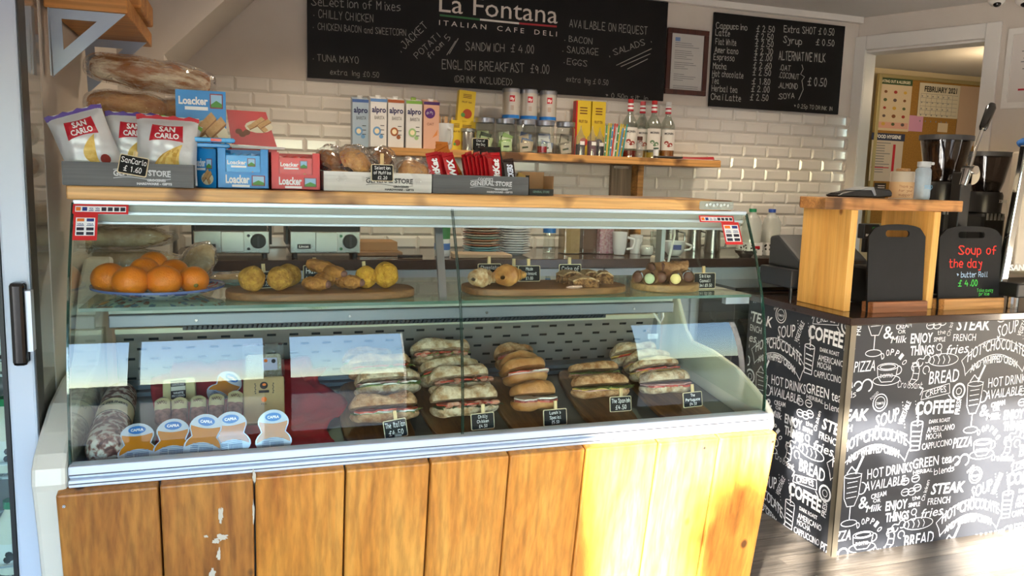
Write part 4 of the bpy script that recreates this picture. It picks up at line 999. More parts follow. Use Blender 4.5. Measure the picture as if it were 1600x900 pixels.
# -- milk cartons
CW = mat('carton_white', 'dcdcdc', .35)
def milk_carton(x, y, capc, word, sub, label, col=CW, main=None, art='6f9fd0', top='4a6aa8', letters=True):
    w_, h_ = .076, .222
    t = thing('drink_carton', label, 'carton', (x, y, SHZ), 'plant drink cartons on the shelf', rot=(0, 0, -.02))
    g = G().bx(-w_/2, w_/2, -w_/2, w_/2, 0, h_); g.add([(-w_/2, -w_/2, h_), (w_/2, -w_/2, h_), (w_/2, w_/2, h_), (-w_/2, w_/2, h_), (-w_/2, w_/2-.01, h_+.016), (w_/2, w_/2-.01, h_+.016)], [(0, 1, 5, 4), (1, 2, 5), (0, 4, 3), (2, 3, 4, 5)]); obj('carton_body', g, col, t, bevel=.0015)
    g = G().bx(-w_/2-.0003, w_/2+.0003, -w_/2-.0005, -w_/2, h_-.014, h_); obj('top_band', g, mat('band_'+top, top, .4), t)
    g = G().cyl((0, -.008, h_+.004), (0, -.012, h_+.018), .013, n=16); obj('cap', g, mat('cap_'+capc, capc, .4), t)
    y_ = -w_/2-.001
    if letters:
        g = G().flat(fit(ftext(word, .03), w_*.86, .026, -w_*.42, h_*.72), (0, y_, 0), XU, ZU); obj('lettering', g, mat('navy_letters', '20245a', .4), t, smooth=None)
        g = G().flat(fit(ftext(sub, .0), w_*.6, .016, -w_*.25, h_*.575), (0, y_, 0), XU, ZU); obj('lettering', g, mat('ink_dark', '33343a', .4), t, smooth=None)
        g = G().flat(poly(disc(.019, 16, -.008, h_*.33, 1.1)), (0, y_, 0), XU, ZU); g.flat(poly(disc(.010, 12, .012, h_*.22)), (0, y_, 0), XU, ZU); obj('picture', g, mat('art_'+art, art, .5), t, smooth=None)
        g = G().flat(poly(disc(.011, 16, -.008, h_*.33, 1.1)), (0, y_-.0005, 0), XU, ZU); obj('picture', g, CREAMY, t, smooth=None)
        g = G(); 
        for k in range(3): g.bx(.008, .026, y_, y_+.0008, h_*(.44-.09*k), h_*(.455-.09*k))
        obj('small_print', g, mat('ink_dark'), t)
    else:
        g = G().flat(poly(disc(.025, 18, -.008, h_*.76, 1)), (0, y_, 0), XU, ZU); obj('picture', g, mat('oat_purple', '5a2a78', .5), t, smooth=None)
        g = G().flat(fit(htext('oh My', .6), .030, .012, -.024, h_*.735, .15), (0, y_-.0006, 0), XU, ZU); obj('lettering', g, WHITE, t, smooth=None)
        g = G().flat(fit(ftext('OAT', .0), .034, .013, -.022, h_*.50), (0, y_, 0), XU, ZU); obj('lettering', g, mat('oat_brown', '8a5a48', .5), t, smooth=None)
        g = G().flat(poly([(-.02, h_*.18), (.028, h_*.30), (.03, h_*.42), (.005, h_*.24)]), (0, y_, 0), XU, ZU); obj('picture', g, mat('oat_orange', 'd98a4a', .5), t, smooth=None)
    return t
def sx(u): return W(u, 190, y=3.85).x
for u, cap_, art, top, lab in ((586, 'e8e8e8', '6f9fd0', '5f86bc', 'white plant drink carton with pale blue art, leftmost of the lettered four'), (613, 'e8e8e8', '9a5a34', 'a0572f', 'white plant drink carton with brown art and brown top'), (641, '9fc060', '9cc088', '7fae4e', 'white plant drink carton with green art and green top')):
    milk_carton(sx(u)+.012, 3.85, cap_, 'alpro', 'BARISTA', lab, art=art, top=top)
milk_carton(sx(668)+.012, 3.85, 'e8e8e8', '', '', 'pinkish oat drink carton with purple roundel', col=mat('carton_pink', 'd9ab94', .4), top='4a2a68', letters=False)

def plain(x, y, label):
    milk_carton(x, y, 'e8e8e8', 'alpro', 'BARISTA', label, col=mat('carton_bluegrey', 'a9bdd0', .4), top='4a6aa8')
plain(sx(586)-.062, 3.93, 'blue grey plant drink carton half hidden behind the white ones, far left'); 
# mug with stirrers
t = thing('mug', 'white mug of wooden stirrers between the cartons and yellow packs', 'mug', (sx(691)+.01, 3.84, SHZ), rot=(0, 0, .2))
CER = mat('white_ceramic', 'd6dade', .15, coat=.4)
obj('cup_body', G().lathe([(0, .002), (.034, .002), (.040, .01), (.046, .125), (.043, .125), (.037, .012), (0, .01)], 24), CER, t, smooth=True)
obj('handle', G().tube([(.0, -.042, .100), (.004, -.068, .095), (.006, -.072, .06), (.004, -.064, .035), (0, -.040, .028)], .007, 8), CER, t, smooth=True)
for k in range(7):
    a = k*.9; g = G().bx(-.003, .003, -.0008, .0008, 0, .14); g.xf(Matrix.Translation((.018*math.cos(a), .018*math.sin(a), .02)) @ Matrix.Rotation(.12*math.sin(a+1)+.05*k-.15, 4, 'Y')); 
    g.xf(Matrix.Translation((sx(691)+.01, 3.84, SHZ))); single('stirrer', g, mat('stirrer_wood', 'cfa97c', .7), 'thin wooden stirrer standing in the white mug', 'stirrer', 'stirrers in the mug')
# yellow packs
YEL = mat('pack_yellow', 'd9bb2e', .4)
def ypack(x0, x1, y, z0, z1, label, rot=0, art='b5541e', side=None):
    t = thing('tea_box', label, 'tea box', ((x0+x1)/2, y, z0), 'fruit tea boxes', rot=(0, rot, 0)); w_ = (x1-x0)/2; h_ = z1-z0
    obj('box_body', G().bx(-w_, w_, -.02, .02, 0, h_), YEL, t, bevel=.001)
    if side: obj('side_stripe', G().bx(-w_-.001, -w_+.008, -.0205, .0205, 0, h_*.99), mat('box_red'), t)
    g = G(); 
    for k in range(3): g.bx(-w_*.5, w_*.5, -.021, -.0205, h_*(.86-.05*k), h_*(.88-.05*k))
    g.flat(fit(ftext('FRUIT TEA', .02), w_*1.2, h_*.05, -w_*.6, h_*.6), (0, -.021, 0), XU, ZU); obj('lettering', g, mat('ink_brown', '6a3a1a', .5), t, smooth=None)
    g = G().flat(poly(disc(w_*.55, 16, w_*.15, h_*.25, 1.0)), (0, -.021, 0), XU, ZU); obj('picture', g, mat('art_'+art, art, .5), t, smooth=None)
    g = G().flat(poly(disc(w_*.25, 12, -w_*.35, h_*.2, 1.0)), (0, -.0215, 0), XU, ZU); obj('picture', g, mat('picture_green'), t, smooth=None)
def xz(u, v, y): p = W(u, v, y=y); return p.x, p.z
x0, _ = xz(703, 230, 3.84); x1, _ = xz(720, 230, 3.84); ypack(x0, x1, 3.84, SHZ, xz(710, 188, 3.84)[1], 'narrow yellow tea box standing right of the mug')
x0, _ = xz(715, 230, 3.88); x1, _ = xz(743, 230, 3.88); ypack(x0, x1, 3.90, SHZ, xz(730, 190, 3.88)[1], 'yellow tea box behind the steel canister')
x0, _ = xz(713, 160, 3.9); x1, _ = xz(739, 160, 3.9); ypack(x0, x1, 3.90, xz(730, 190, 3.88)[1]+.001, xz(725, 142, 3.9)[1], 'yellow tea box balanced on top of another yellow box', .07, 'a8401e')
x0, _ = xz(899, 180, 3.92); x1, _ = xz(922, 180, 3.92); ypack(x0, x1, 3.93, SHZ, xz(905, 157, 3.92)[1], 'yellow tea box with red side and strawberry picture', 0, 'c22a22', side=True)
x0, _ = xz(924, 180, 3.92); x1, _ = xz(945, 180, 3.92); ypack(x0, x1, 3.93, SHZ, xz(935, 159, 3.92)[1], 'yellow tea box with dark berry picture, rounded top', 0, '3a3a5a')
# steel canister
p = W(731, 215, y=3.82); CNS = 1.15
t = thing('canister', 'small shiny steel canister in front of yellow tea box', 'canister', (p.x, 3.82, SHZ))
x, y = p.x, 3.82
obj('canister_body', G().lathe([(0, 0), (.034, 0), (.034, .085), (.031, .090), (0, .092)], 24, (x, y, SHZ)), STEEL, t, smooth=True)
obj('lid', G().lathe([(.034, .090), (.036, .090), (.036, .104), (.03, .107), (0, .107)], 24, (x, y, SHZ)), ALU, t, smooth=True)
# glass jars
JG = glass('jar_glass', 'f4f8f6', 1.6)
def jar(u, label, fill, yy=3.85, h_=.148, r=.046):
    x = W(u, 215, y=yy).x; y = yy
    t = thing('glass_jar', label, 'jar', (x, y, SHZ), 'glass jars with steel lids')
    obj('jar_glass', G().lathe([(0, .001), (r, .001), (r+.003, .01), (r+.003, h_-.02), (r*.88, h_-.005), (r*.88, h_)], 24, (x, y, SHZ)), JG, t, smooth=True)
    obj('lid', G().lathe([(r*.9, h_-.008), (r+.002, h_-.008), (r+.003, h_+.014), (r, h_+.017), (0, h_+.017)], 24, (x, y, SHZ)), ALU, t, smooth=True)
    rnd = random.Random(label)
    for k in range(7):
        if fill is None: break
        c = fill[k % len(fill)]; w2, h2 = .036, .042; g = G().bx(-w2, w2, -.0015, .0015, 0, h2*1.3)
        g.bx(-w2*.8, w2*.8, -.0022, -.0016, h2*.3, h2*.9)
        g.m = 1; g.bx(-w2*.6, w2*.5, -.0028, -.0023, h2*.5, h2*.75)
        g.xf(Matrix.Translation((x + rnd.uniform(-.006, .006), y - .022 + .007*k, SHZ+.006+.010*k*(k % 3 > 0))) @ Matrix.Rotation(rnd.uniform(-.3, .3), 4, 'Y') @ Matrix.Rotation(rnd.uniform(-.3, .3), 4, 'Z') @ Matrix.Scale(.85, 4))
        single('tea_bag', g, [mat('teabag_'+c, c, .5), mat('teaink', '3c4a2c', .5)], 'wrapped tea sachet inside a glass jar, ' + label.split(' of ')[-1], 'tea sachet', 'tea sachets in the jars')
    return t
jar(757, 'glass jar of dark green tea sachets', ['c9d4b4', '35402c', 'b8c898'])
jar(789, 'glass jar of pale green tea sachets', ['c4dcae', '9cc07a', 'dfe8d0'])
jar(821, 'glass jar of cream and blue sachets', ['cdbfae', 'bfae98', '6a7fa8'])
jar(851, 'glass jar of white and blue sachets', ['dfe2e8', '8898bc'])
jar(883, 'glass jar of loose pale sticks', ['b8b0a4', '8e8880'])
# red glass candle in front
x = W(846, 222, y=3.80).x; t = thing('drinking_glass', 'small glass of red jelly in front of the jars', 'glass', (x, 3.79, SHZ))
obj('red_jelly', G().lathe([(0, .004), (.024, .004), (.026, .034), (0, .034)], 20, (x, 3.79, SHZ)), mat('jelly_red', 'b01a24', .25), t, smooth=True)
obj('tumbler', G().lathe([(0, .0), (.026, .0), (.029, .058), (.027, .058), (.025, .003)], 20, (x, 3.79, SHZ)), JG, t, smooth=True)
# coffee tins on the jars
TIN = mat('brushed_tin', 'd0ccc6', .28, .55); CZ = SHZ+.166
for k, (u, lab) in enumerate(((799, 'silver coffee tin with blue band, left of three'), (827, 'silver coffee tin with blue band, middle of three'), (857, 'silver coffee tin with blue band, right of three'))):
    x = W(u, 160, y=3.85).x; y = 3.855; r = .043
    t = thing('coffee_tin', lab, 'tin', (x, y, CZ), 'coffee tins standing on the jars')
    obj('tin_body', G().lathe([(0, 0), (r, 0), (r, .135)], 28, (x, y, CZ)), TIN, t, smooth=True)
    obj('blue_band', G().lathe([(r+.0006, .002), (r+.0006, .018)], 28, (x, y, CZ)), mat('tin_blue', '1f6fc0', .3), t, smooth=True)
    obj('lid', G().lathe([(r+.002, .128), (r+.002, .146), (r*.9, .150), (0, .150)], 28, (x, y, CZ)), ALU, t, smooth=True)
    def onr(a, b, o=0): an = -math.pi/2 - .18 + a/r; return (x + (r+.001+o)*math.cos(an), y + (r+.001+o)*math.sin(an), CZ + b)
    g = G(); n = 6
    for i in range(n): a0 = -.013+.026*i/n; a1 = -.013+.026*(i+1)/n; g.add([onr(a0, .082), onr(a1, .082), onr(a1, .112), onr(a0, .112)], [(0, 1, 2, 3)])
    obj('red_square', g, mat('logo_red'), t, smooth=None)
    q = fit(ftext('illy', .02), .020, .014, -.010, .090); g = G().add([onr(a, b, .0006) for a, b in q[0]], q[1]); obj('lettering', g, WHITE, t, smooth=None)
    g = G()
    for i in range(4): g.add([onr(-.008, .06-.006*i), onr(.008, .06-.006*i), onr(.008, .062-.006*i), onr(-.008, .062-.006*i)], [(0, 1, 2, 3)])
    obj('small_print', g, mat('tin_copper', 'a8744a', .5), t, smooth=None)
# squeeze bottles of purple syrup
CLR = glass('clear_plastic', 'eef0f2', 1.5, .05, haze=.12)
for k, (u, c, hh, lab) in enumerate(((907, '1d1426', .055, 'clear squeeze bottle of near black syrup, left of three'), (925, '5e1440', .075, 'clear squeeze bottle of purple syrup, middle of three'), (937, '1a1830', .055, 'clear squeeze bottle of dark blue syrup, right of three'))):
    yy = 3.83 + (.05 if k == 2 else 0); x = W(u, 220, y=yy).x; r = .025
    t = thing('squeeze_bottle', lab, 'bottle', (x, yy, SHZ), 'squeeze bottles of syrup')
    obj('syrup', G().lathe([(0, .002), (r-.001, .002), (r-.001, hh), (0, hh)], 20, (x, yy, SHZ)), mat('syrup_'+c, c, .2), t, smooth=True)
    obj('bottle', G().lathe([(0, 0), (r, 0), (r, .095), (r*.6, .105), (.004, .135), (.003, .15)], 20, (x, yy, SHZ)), CLR, t, smooth=True)
    obj('label_patch', G().bx(x-.012, x+.012, yy-r-.001, yy-r+.001, SHZ+.052, SHZ+.070), WHITE, t)
# bundle of paper straws: blue, green, yellow, red twists
sc_cols = ['2f8f4f', 'd9c22a', '2f8f4f', '3f8fd0', 'c8302a', 'd8d8d8', '2f8f4f', 'd9c22a', '3f8fd0', 'c8a02a', '2fa0a0', '2f8f4f']
for k in range(22):
    u = 945 + (k % 11)*2.7; yy = 3.82 + .012*(k//11) ; p = W(u, 240, y=yy); ln = .16 + .012*math.sin(k*2.1); dx = .010+.0018*(k % 11)
    g = G().tube([(p.x, yy, SHZ+.001), (p.x+dx, yy+.01, SHZ+ln)], .0032, 7)
    o = single('straw', g, mat('straw_'+sc_cols[k % 12], sc_cols[k % 12], .5), 'striped straw in the bundle left of the syrup bottles', 'straw', 'bundle of coloured straws')
    g = G()
    for q in range(3 if k % 3 == 0 else 0): z = .02 + q*.045 + .007*(k % 5); g.tube([(p.x+dx*z/ln, yy+.01*z/ln, SHZ+z), (p.x+dx*(z+.008)/ln, yy+.01*(z+.008)/ln, SHZ+z+.008)], .0035, 7)
    if k % 3 == 0: obj('stripe', g, WHITE, o)['kind'] = 'stuff'
# syrup bottles
LBL = mat('syrup_label', 'd6d2cc', .5)
def syrup(u, yy, cap_, liq, lh, fruit, lab):
    x = W(u, 200, y=yy).x; r = .041; t = thing('syrup_bottle', lab, 'bottle', (x, yy, SHZ), 'tall syrup bottles')
    obj('bottle', G().lathe([(0, 0), (r, 0), (r, .165), (r*.92, .185), (.016, .225), (.013, .245), (.013, .285)], 26, (x, yy, SHZ)), glass('bottle_glass', 'e6ece8', 2.0), t, smooth=True)
    obj('syrup', G().lathe([(0, .003), (r-.0015, .003), (r-.0015, lh), (0, lh)], 24, (x, yy, SHZ)), mat('liq_'+liq, liq, .15), t, smooth=True)
    obj('cap', G().cyl((x, yy, SHZ+.283), (x, yy, SHZ+.302), .015, n=16), mat('cap_'+cap_, cap_, .4), t)
    g = G().lathe([(.0150, .245), (.0155, .262), (.0152, .28)], 18, (x, yy, SHZ)); obj('neck_band', g, WHITE, t, smooth=True)
    g = G().lathe([(.0165, .240), (.0165, .250)], 18, (x, yy, SHZ)).lathe([(.0157, .262), (.0157, .270)], 18, (x, yy, SHZ)); obj('red_band', g, mat('logo_red'), t, smooth=True)
    def onr(a, b, o=0): an = -math.pi/2 - .25 + a/r; return (x + (r+.001+o)*math.cos(an), yy + (r+.001+o)*math.sin(an), SHZ + b)
    g = G()
    for i in range(10): a0 = -.042+.0084*i; g.add([onr(a0, .045), onr(a0+.0084, .045), onr(a0+.0084, .155), onr(a0, .155)], [(0, 1, 2, 3)])
    obj('label_patch', g, LBL, t, smooth=None)
    q = fit(ftext('MONIN', .03), .048, .011, -.024, .128); g = G().add([onr(a, b, .0006) for a, b in q[0]], q[1]); obj('lettering', g, mat('ink_dark'), t, smooth=None)
    for cx, cz, rr in ((-.012, .085, .012), (.010, .075, .013), (.0, .068, .008)):
        d = disc(rr, 12, cx, cz, .8); g = G().add([onr(a, b, .0007) for a, b in d], [tuple(range(12))]); obj('fruit_picture', g, mat('fruit_'+fruit, fruit, .5), t, smooth=None)
syrup(984, 3.86, 'b5252c', '7a2418', .035, '8c2018', 'tall syrup bottle with red cap, leftmost, fruit picture'); syrup(1003, 3.93, 'c04a50', 'a87a3a', .04, '9a4a3a', 'tall syrup bottle with red cap, second from left')
syrup(1021, 3.86, 'b5252c', 'b89a3a', .03, '5a7a5a', 'tall syrup bottle with red cap, third from left, green leaf label'); syrup(1043, 3.88, 'd8d8d8', '9a5a22', .12, '8c2a22', 'tall syrup bottle with white cap, rightmost, amber syrup')
x = W(999, 235, y=3.80).x; t = thing('spice_bottle', 'small clear bottle with brown cap in front of syrup bottles', 'bottle', (x, 3.80, SHZ))
obj('bottle', G().lathe([(0, 0), (.018, 0), (.020, .02), (.016, .05), (.018, .07), (.012, .09)], 18, (x, 3.80, SHZ)), CLR, t, smooth=True); obj('cap', G().cyl((x, 3.80, SHZ+.088), (x, 3.80, SHZ+.108), .014), mat('cap_brown', '4a2418', .4), t)
x = W(1025, 235, y=3.81).x; t = thing('sauce_pot', 'small white pot with green lid in front of syrup bottles', 'pot', (x, 3.81, SHZ))
obj('pot', G().lathe([(0, 0), (.014, 0), (.015, .045), (0, .048)], 16, (x, 3.81, SHZ)), CER, t, smooth=True); obj('lid', G().cyl((x, 3.81, SHZ+.048), (x, 3.81, SHZ+.055), .014), mat('lid_green', '2a4a3a', .4), t)
a = W(1022, 243, y=3.80); b = W(1112, 240, y=3.80)
t = thing('gas_lighter', 'long black and red kitchen lighter lying on the shelf end', 'lighter', (a.x, 3.80, SHZ))
obj('black_grip', G().tube([(a.x, 3.80, SHZ+.007), (a.x+.10, 3.80, SHZ+.007), (a.x+.17, 3.80, SHZ+.008)], [.006, .007, .006], 10), DARK, t, smooth=True)
obj('red_wrapper', G().add([(a.x+.16, 3.79, SHZ+.002), (b.x+.02, 3.80, SHZ+.004), (b.x+.02, 3.81, SHZ+.020), (a.x+.22, 3.82, SHZ+.014), (a.x+.16, 3.82, SHZ+.012), (a.x+.1, 3.83, SHZ+.016)], [(0, 1, 2, 3), (0, 3, 4), (3, 5, 4)]), mat('wrapper_red', 'a01c24', .3), t, smooth=None)

# ================================================================== chalkboards, certificate
BY = 3.985
t = thing('chalkboard', 'large black menu board with white cafe name and chalked menu', 'chalkboard', (1.25, 4.0, 1.878))
g = G().bx(.296, 2.198, BY, 3.998, 1.878, 2.402); obj('board', g, BOARD, t)
BW = BY-.001
g = G()
for s, p0, p1, h_ in (('SeLection of Mixes', (487, 8), (625, 17), 13), ('CHILLY CHICKEN', (498, 27), (583, 35), 12), ('CHICKEN BACON and SWEETCORN', (497, 46), (634, 56), 10), ('TUNA MAYO', (496, 95), (560, 99), 10), ('extra Ing £0.50', (516, 116), (592, 121), 8),
                      ('SANDWICH  £ 4.00', (728, 78), (834, 83), 12), ('ENGLISH BREAKFAST  £9.00', (691, 107), (858, 115), 14), ('(DRINK INCLUDED)', (708, 128), (800, 133), 10),
                      ('AVAILABLE ON REQUEST', (890, 42), (1011, 54), 12), ('BACON', (889, 65), (925, 69), 9), ('SAUSAGE', (886, 82), (935, 86), 10), ('EGGS', (886, 100), (917, 104), 9), ('extra Ing £ 0.50', (885, 127), (950, 133), 8), ('+ 0.50p sit in', (945, 152), (1012, 157), 7),
                      ('. JACKET', (625, 84), (668, 42), 11), ('POTATI', (652, 92), (688, 58), 9), ('from 5', (672, 92), (704, 60), 9), ('. SALADS .', (950, 90), (1018, 66), 9)):
    pxtext(g, htext(s, .6), p0, p1, h_, BW)
for (a, b) in (((490, 24), (491, 24)), ((489, 43), (490, 43)), ((489, 92), (490, 92)), ((882, 63), (883, 63)), ((879, 80), (880, 80)), ((881, 98), (882, 98)), ((698, 86), (712, 64)), ((702, 84), (716, 60)), ((963, 102), (1018, 76)), ((970, 104), (1016, 84)), ((980, 108), (1012, 92))):
    p = W(*a, y=BW); q = W(*b, y=BW); g.tube([p, q], .0022, 5)
obj('chalk_lettering', g, mat('chalk_dim', '9a9890', .9), t, smooth=None)
g = G(); pxtext(g, ftext('La Fontana', .0), (686, 18), (871, 37), 30, BW); pxtext(g, ftext('I T A L I A N    C A F E    D E L I', .0), (686, 39), (870, 57), 8, BW); obj('printed_name', g, mat('name_cream', 'd9d0c6', .5), t, smooth=None)
for c, u0, v0, u1, v1 in (('2c6b3a', 687, 22, 750, 29), ('e0dcd4', 750, 29, 811, 35), ('a8242c', 811, 35, 870, 40)):
    a = W(u0, v0, y=BW); b = W(u1, v1, y=BW); h_ = .0095; g = G().add([a, b, b - Vector((0, 0, h_)), a - Vector((0, 0, h_))], [(0, 1, 2, 3)]); obj('flag_stripe', g, mat('stripe_'+c, c, .5), t, smooth=None)
t = thing('chalkboard', 'smaller black drinks price board beside the doorway', 'chalkboard', (2.93, 4.0, 1.868))
g = G().bx(2.49, 3.378, BY, 3.998, 1.868, 2.378); obj('board', g, BOARD, t)
g = G(); names = ['Cappuccino', 'Latte', 'Flat White', 'Americano', 'Espresso', 'Mocha', 'Hot chocolate', 'Tea', 'Herbal tea', 'Chai Latte']; prices = ['£ 2.50', '£ 2.50', '£ 2.50', '£ 2.30', '£ 2.00', '£ 2.60', '£ 2.50', '£ 1.80', '£ 2.00', '£ 2.50']
nb = [(1119, 44), (1118, 55), (1118, 69), (1117, 82), (1115, 93), (1114, 107), (1113, 119), (1112, 130), (1112, 142), (1111, 155)]
ne = [48, 22, 32, 36, 32, 21, 48, 11, 40, 46]; pb = [(1182, 49), (1180, 61), (1180, 72), (1179, 84), (1178, 94), (1177, 106), (1176, 117), (1175, 131), (1174, 143), (1172, 156)]
for i in range(10):
    u, v = nb[i]; pxtext(g, htext(names[i], .8), (u, v), (u+ne[i], v+ne[i]*.07), 9, BW); u, v = pb[i]; pxtext(g, htext(prices[i], .8), (u, v), (u+28, v+1.5), 9, BW)
for s, p0, p1, h_ in (('Extra SHOT £ 0.50', (1225, 50), (1303, 55), 10), ('Syrup', (1224, 66), (1252, 70), 10), ('£ 0.50', (1275, 70), (1303, 72), 9), ('ALTERNATIVE MILK', (1217, 93), (1289, 97), 13), ('.OAT', (1217, 109), (1235, 111), 8), ('.COCONUT', (1216, 121), (1248, 124), 8), ('.ALMOND', (1215, 137), (1246, 139), 8), ('.SOYA', (1214, 155), (1241, 153), 8), ('£ 0.50', (1262, 133), (1291, 135), 12), ('+ 0.25p TO DRINK IN', (1240, 168), (1300, 173), 6)):
    pxtext(g, htext(s, .75), p0, p1, h_, BW)
pts = [W(*q, y=BW) for q in ((1253, 101), (1255, 108), (1251, 116), (1257, 120), (1253, 126), (1255, 140), (1248, 156))]; g.tube(pts, .0018, 5)
obj('chalk_lettering', g, mat('chalk_mid', 'b4b2aa', .9), t, smooth=None)
# framed certificate
t = thing('picture_frame', 'brown framed certificate hung between the two chalkboards', 'picture frame', (2.33, 4.0, 1.97))
a = W(1045, 43, y=3.99); b = W(1109, 51, y=3.99); c = W(1037, 146, y=3.99); x0, x1, z1, z0 = 2.205, 2.475, a.z, c.z
x0 = (a.x+c.x)/2; x1 = (b.x + W(1100, 150, y=3.99).x)/2; fw = .026
FRM = wood('dark_red_frame', '35140f', '4a1f16', '55281c', 'z', 1, .35)
for q in ((x0, x1, z0, z0+fw), (x0, x1, z1-fw, z1), (x0, x0+fw, z0+fw, z1-fw), (x1-fw, x1, z0+fw, z1-fw)): obj('frame_bar', G().bx(q[0], q[1], 3.98, 3.999, q[2], q[3]), FRM, t, bevel=.002)
pp = obj('paper', G().bx(x0+fw, x1-fw, 3.992, 3.996, z0+fw, z1-fw), mat('paper', 'bdb9b4', .6), t)
g = G(); random.seed(11)
X0, X1, Z0, Z1 = x0+fw+.025, x1-fw-.02, z0+fw+.03, z1-fw-.02
for k in range(26):
    z = Z1 - .03 - k*.0105
    if k in (3, 9, 14, 15, 20, 21): continue
    wd = (X1-X0)*random.uniform(.35, 1); g.bx(X0, X0+wd, 3.9915, 3.992, z, z+.003)
obj('small_print', g, mat('grey_print'), pp); obj('blue_stamp', G().bx(X0, X0+.03, 3.9915, 3.992, Z1-.02, Z1), mat('stamp_blue', '6a86b4', .5), pp)
# ================================================================== upper glass shelf
GZ = SZ + .001
def gs(u, v): return W(u, v, z=GZ)
# plate of oranges
PX, PY = -.205, 2.16
t = thing('plate', 'blue rimmed patterned plate carrying seven oranges', 'plate', (PX, PY, GZ))
PLM, nt, out = newmat('painted_plate'); b_ = nt.nodes.new('ShaderNodeBsdfPrincipled'); nt.links.new(b_.outputs[0], out.inputs[0]); b_.inputs['Roughness'].default_value = .15
mp = coords(nt, (60, 60, 60)); vo = nt.nodes.new('ShaderNodeTexVoronoi'); vo.inputs['Scale'].default_value = 1.2; nt.links.new(mp.outputs[0], vo.inputs['Vector'])
sp = nt.nodes.new('ShaderNodeSeparateColor'); nt.links.new(vo.outputs['Color'], sp.inputs[0]); rp = nt.nodes.new('ShaderNodeValToRGB'); rp.color_ramp.interpolation = 'CONSTANT'
e = rp.color_ramp.elements; e[0].color = hexc('d9dde6'); e[1].position = .45; e[1].color = hexc('b03a38'); k = e.new(.65); k.color = hexc('4a62a8'); k = e.new(.85); k.color = hexc('c8cfe0')
nt.links.new(sp.outputs[0], rp.inputs[0]); nt.links.new(rp.outputs[0], b_.inputs['Base Color'])
R_ = .155
obj('dish', G().lathe([(0, .004), (.09, .004), (R_*.93, .018), (R_, .026), (R_, .023), (.09, 0), (0, 0)], 48, (PX, PY, GZ)), PLM, t, smooth=True)
obj('rim', G().lathe([(R_-.008, .0245), (R_+.001, .0275), (R_+.001, .022), (R_-.006, .020)], 48, (PX, PY, GZ)), mat('rim_blue', '5a6aa0', .2), t, smooth=True)
ORM = mat('orange_peel', 'e8790c', .35, col2='f08a14', ns=8, bump=.25, bs=260, sss=.1)
def orange(x, y, z, r, label, stem=False, sx_=1):
    t = thing('orange', label, 'orange', (x, y, z), 'oranges on the plate')
    obj('peel', G().ell((x, y, z+r*.95), r*sx_, r*sx_, r*.95, 28, 18), ORM, t, smooth=True)
    if stem: obj('navel', G().lathe([(0, 0), (.004, .0), (.006, -.002)], 10).xf(Matrix.Translation((x+.006, y-r*.985, z+r*.72)) @ Matrix.Rotation(math.radians(80), 4, 'X')), mat('navel_green', '7a6a20', .7), t, smooth=True)
for u, v, w_, yy, lab, st in ((175, 462, 65, 2.14, 'large orange at the left front of the plate', False), (204, 463, 65, 2.075, 'large orange in the front row, second from left', False), (256, 463, 62, 2.085, 'large orange in the front row, second from right', False), (303, 456, 46, 2.12, 'orange with its navel showing at the right front', True)):
    p = W(u if st is False else 303, 436, y=yy); r = {False: .040, True: .036}[st]
    orange(p.x if u != 175 else W(171, 436, y=yy).x, yy, GZ+.008, r if u not in (204, 256) else .0395, lab, st, 1.06 if not st else 1)
for u, yy, z, lab in ((240, 2.22, .022, 'orange at the back of the plate, highest of the pile'), (226, 2.165, .012, 'orange half hidden in the middle of the plate'), (272, 2.20, .004, 'orange at the back of the plate, right')):
    p = W(u, 425, y=yy); orange(p.x, yy, GZ+.012+z, .037, lab)
# serving boards
ACA = wood('acacia', '6b4526', '8b5f38', 'a5784a', 'x', .8, .5); ACAE = wood('acacia_light', '8a6238', 'a87e4e', 'bd9462', 'x', .8, .5)
def board_outline(x0, x1, y0, y1, n=14, sq=2.6):
    cx, cy, a, b = (x0+x1)/2, (y0+y1)/2, (x1-x0)/2, (y1-y0)/2; o = []
    for i in range(4*n):
        t = 2*math.pi*i/(4*n); c, s = math.cos(t), math.sin(t); o.append((cx + a*abs(c)**(2/sq)*(1 if c > 0 else -1), cy + b*abs(s)**(2/sq)*(1 if s > 0 else -1)))
    return o
bl = W(352, 462, z=GZ+.01).x; br_ = W(643, 455, z=GZ+.01).x
def serving(x0, x1, y0, y1, lab, m=ACA, th_=.020, sq=2.6, handle=None):
    g = G().prism(board_outline(x0, x1, y0, y1, sq=sq), (0, 0, GZ), XU, YU, ZU, th_)
    return single('serving_board', g, m, lab, 'serving board', 'wooden serving boards', bevel=.004)
serving(W(352, 462, y=2.1).x, W(643, 455, y=2.12).x, 2.00, 2.20, 'long wooden serving board of pastries in the middle of the glass shelf', sq=3)
serving(W(722, 455, y=2.12).x, W(968, 452, y=2.12).x, 2.01, 2.21, 'long wooden serving board of croissants and cake on the right', sq=3)
rb = W(1037, 450, y=2.12); serving(rb.x-.105, rb.x+.105, 2.02, 2.21, 'round wooden serving board under the cannoli', ACAE, .022, 2)
BZ = GZ + .0205
ARA = mat('fried_crumb', 'a8732a', .75, col2='d2a040', ns=60, bump=.9, bs=160); ARY = mat('yellow_crumb', 'c48a1e', .75, col2='e0ac34', ns=70, bump=.9, bs=170)
def blob(u, yy, r, m, name, lab, cat, group, rz_=1.0, zz=0):
    x = W(u, 436, y=yy).x; rnd = random.Random(lab); a = rnd.random()*9
    g = G().ell((x, yy, BZ+zz+r*rz_*.97), r, r, r*rz_, 22, 14, lambda p: p*(1+.03*math.sin(5*p.x+a)+.03*math.sin(6*p.z-a)+.02*math.sin(9*p.y)))
    return single(name, g, m, lab, cat, group, smooth=True)
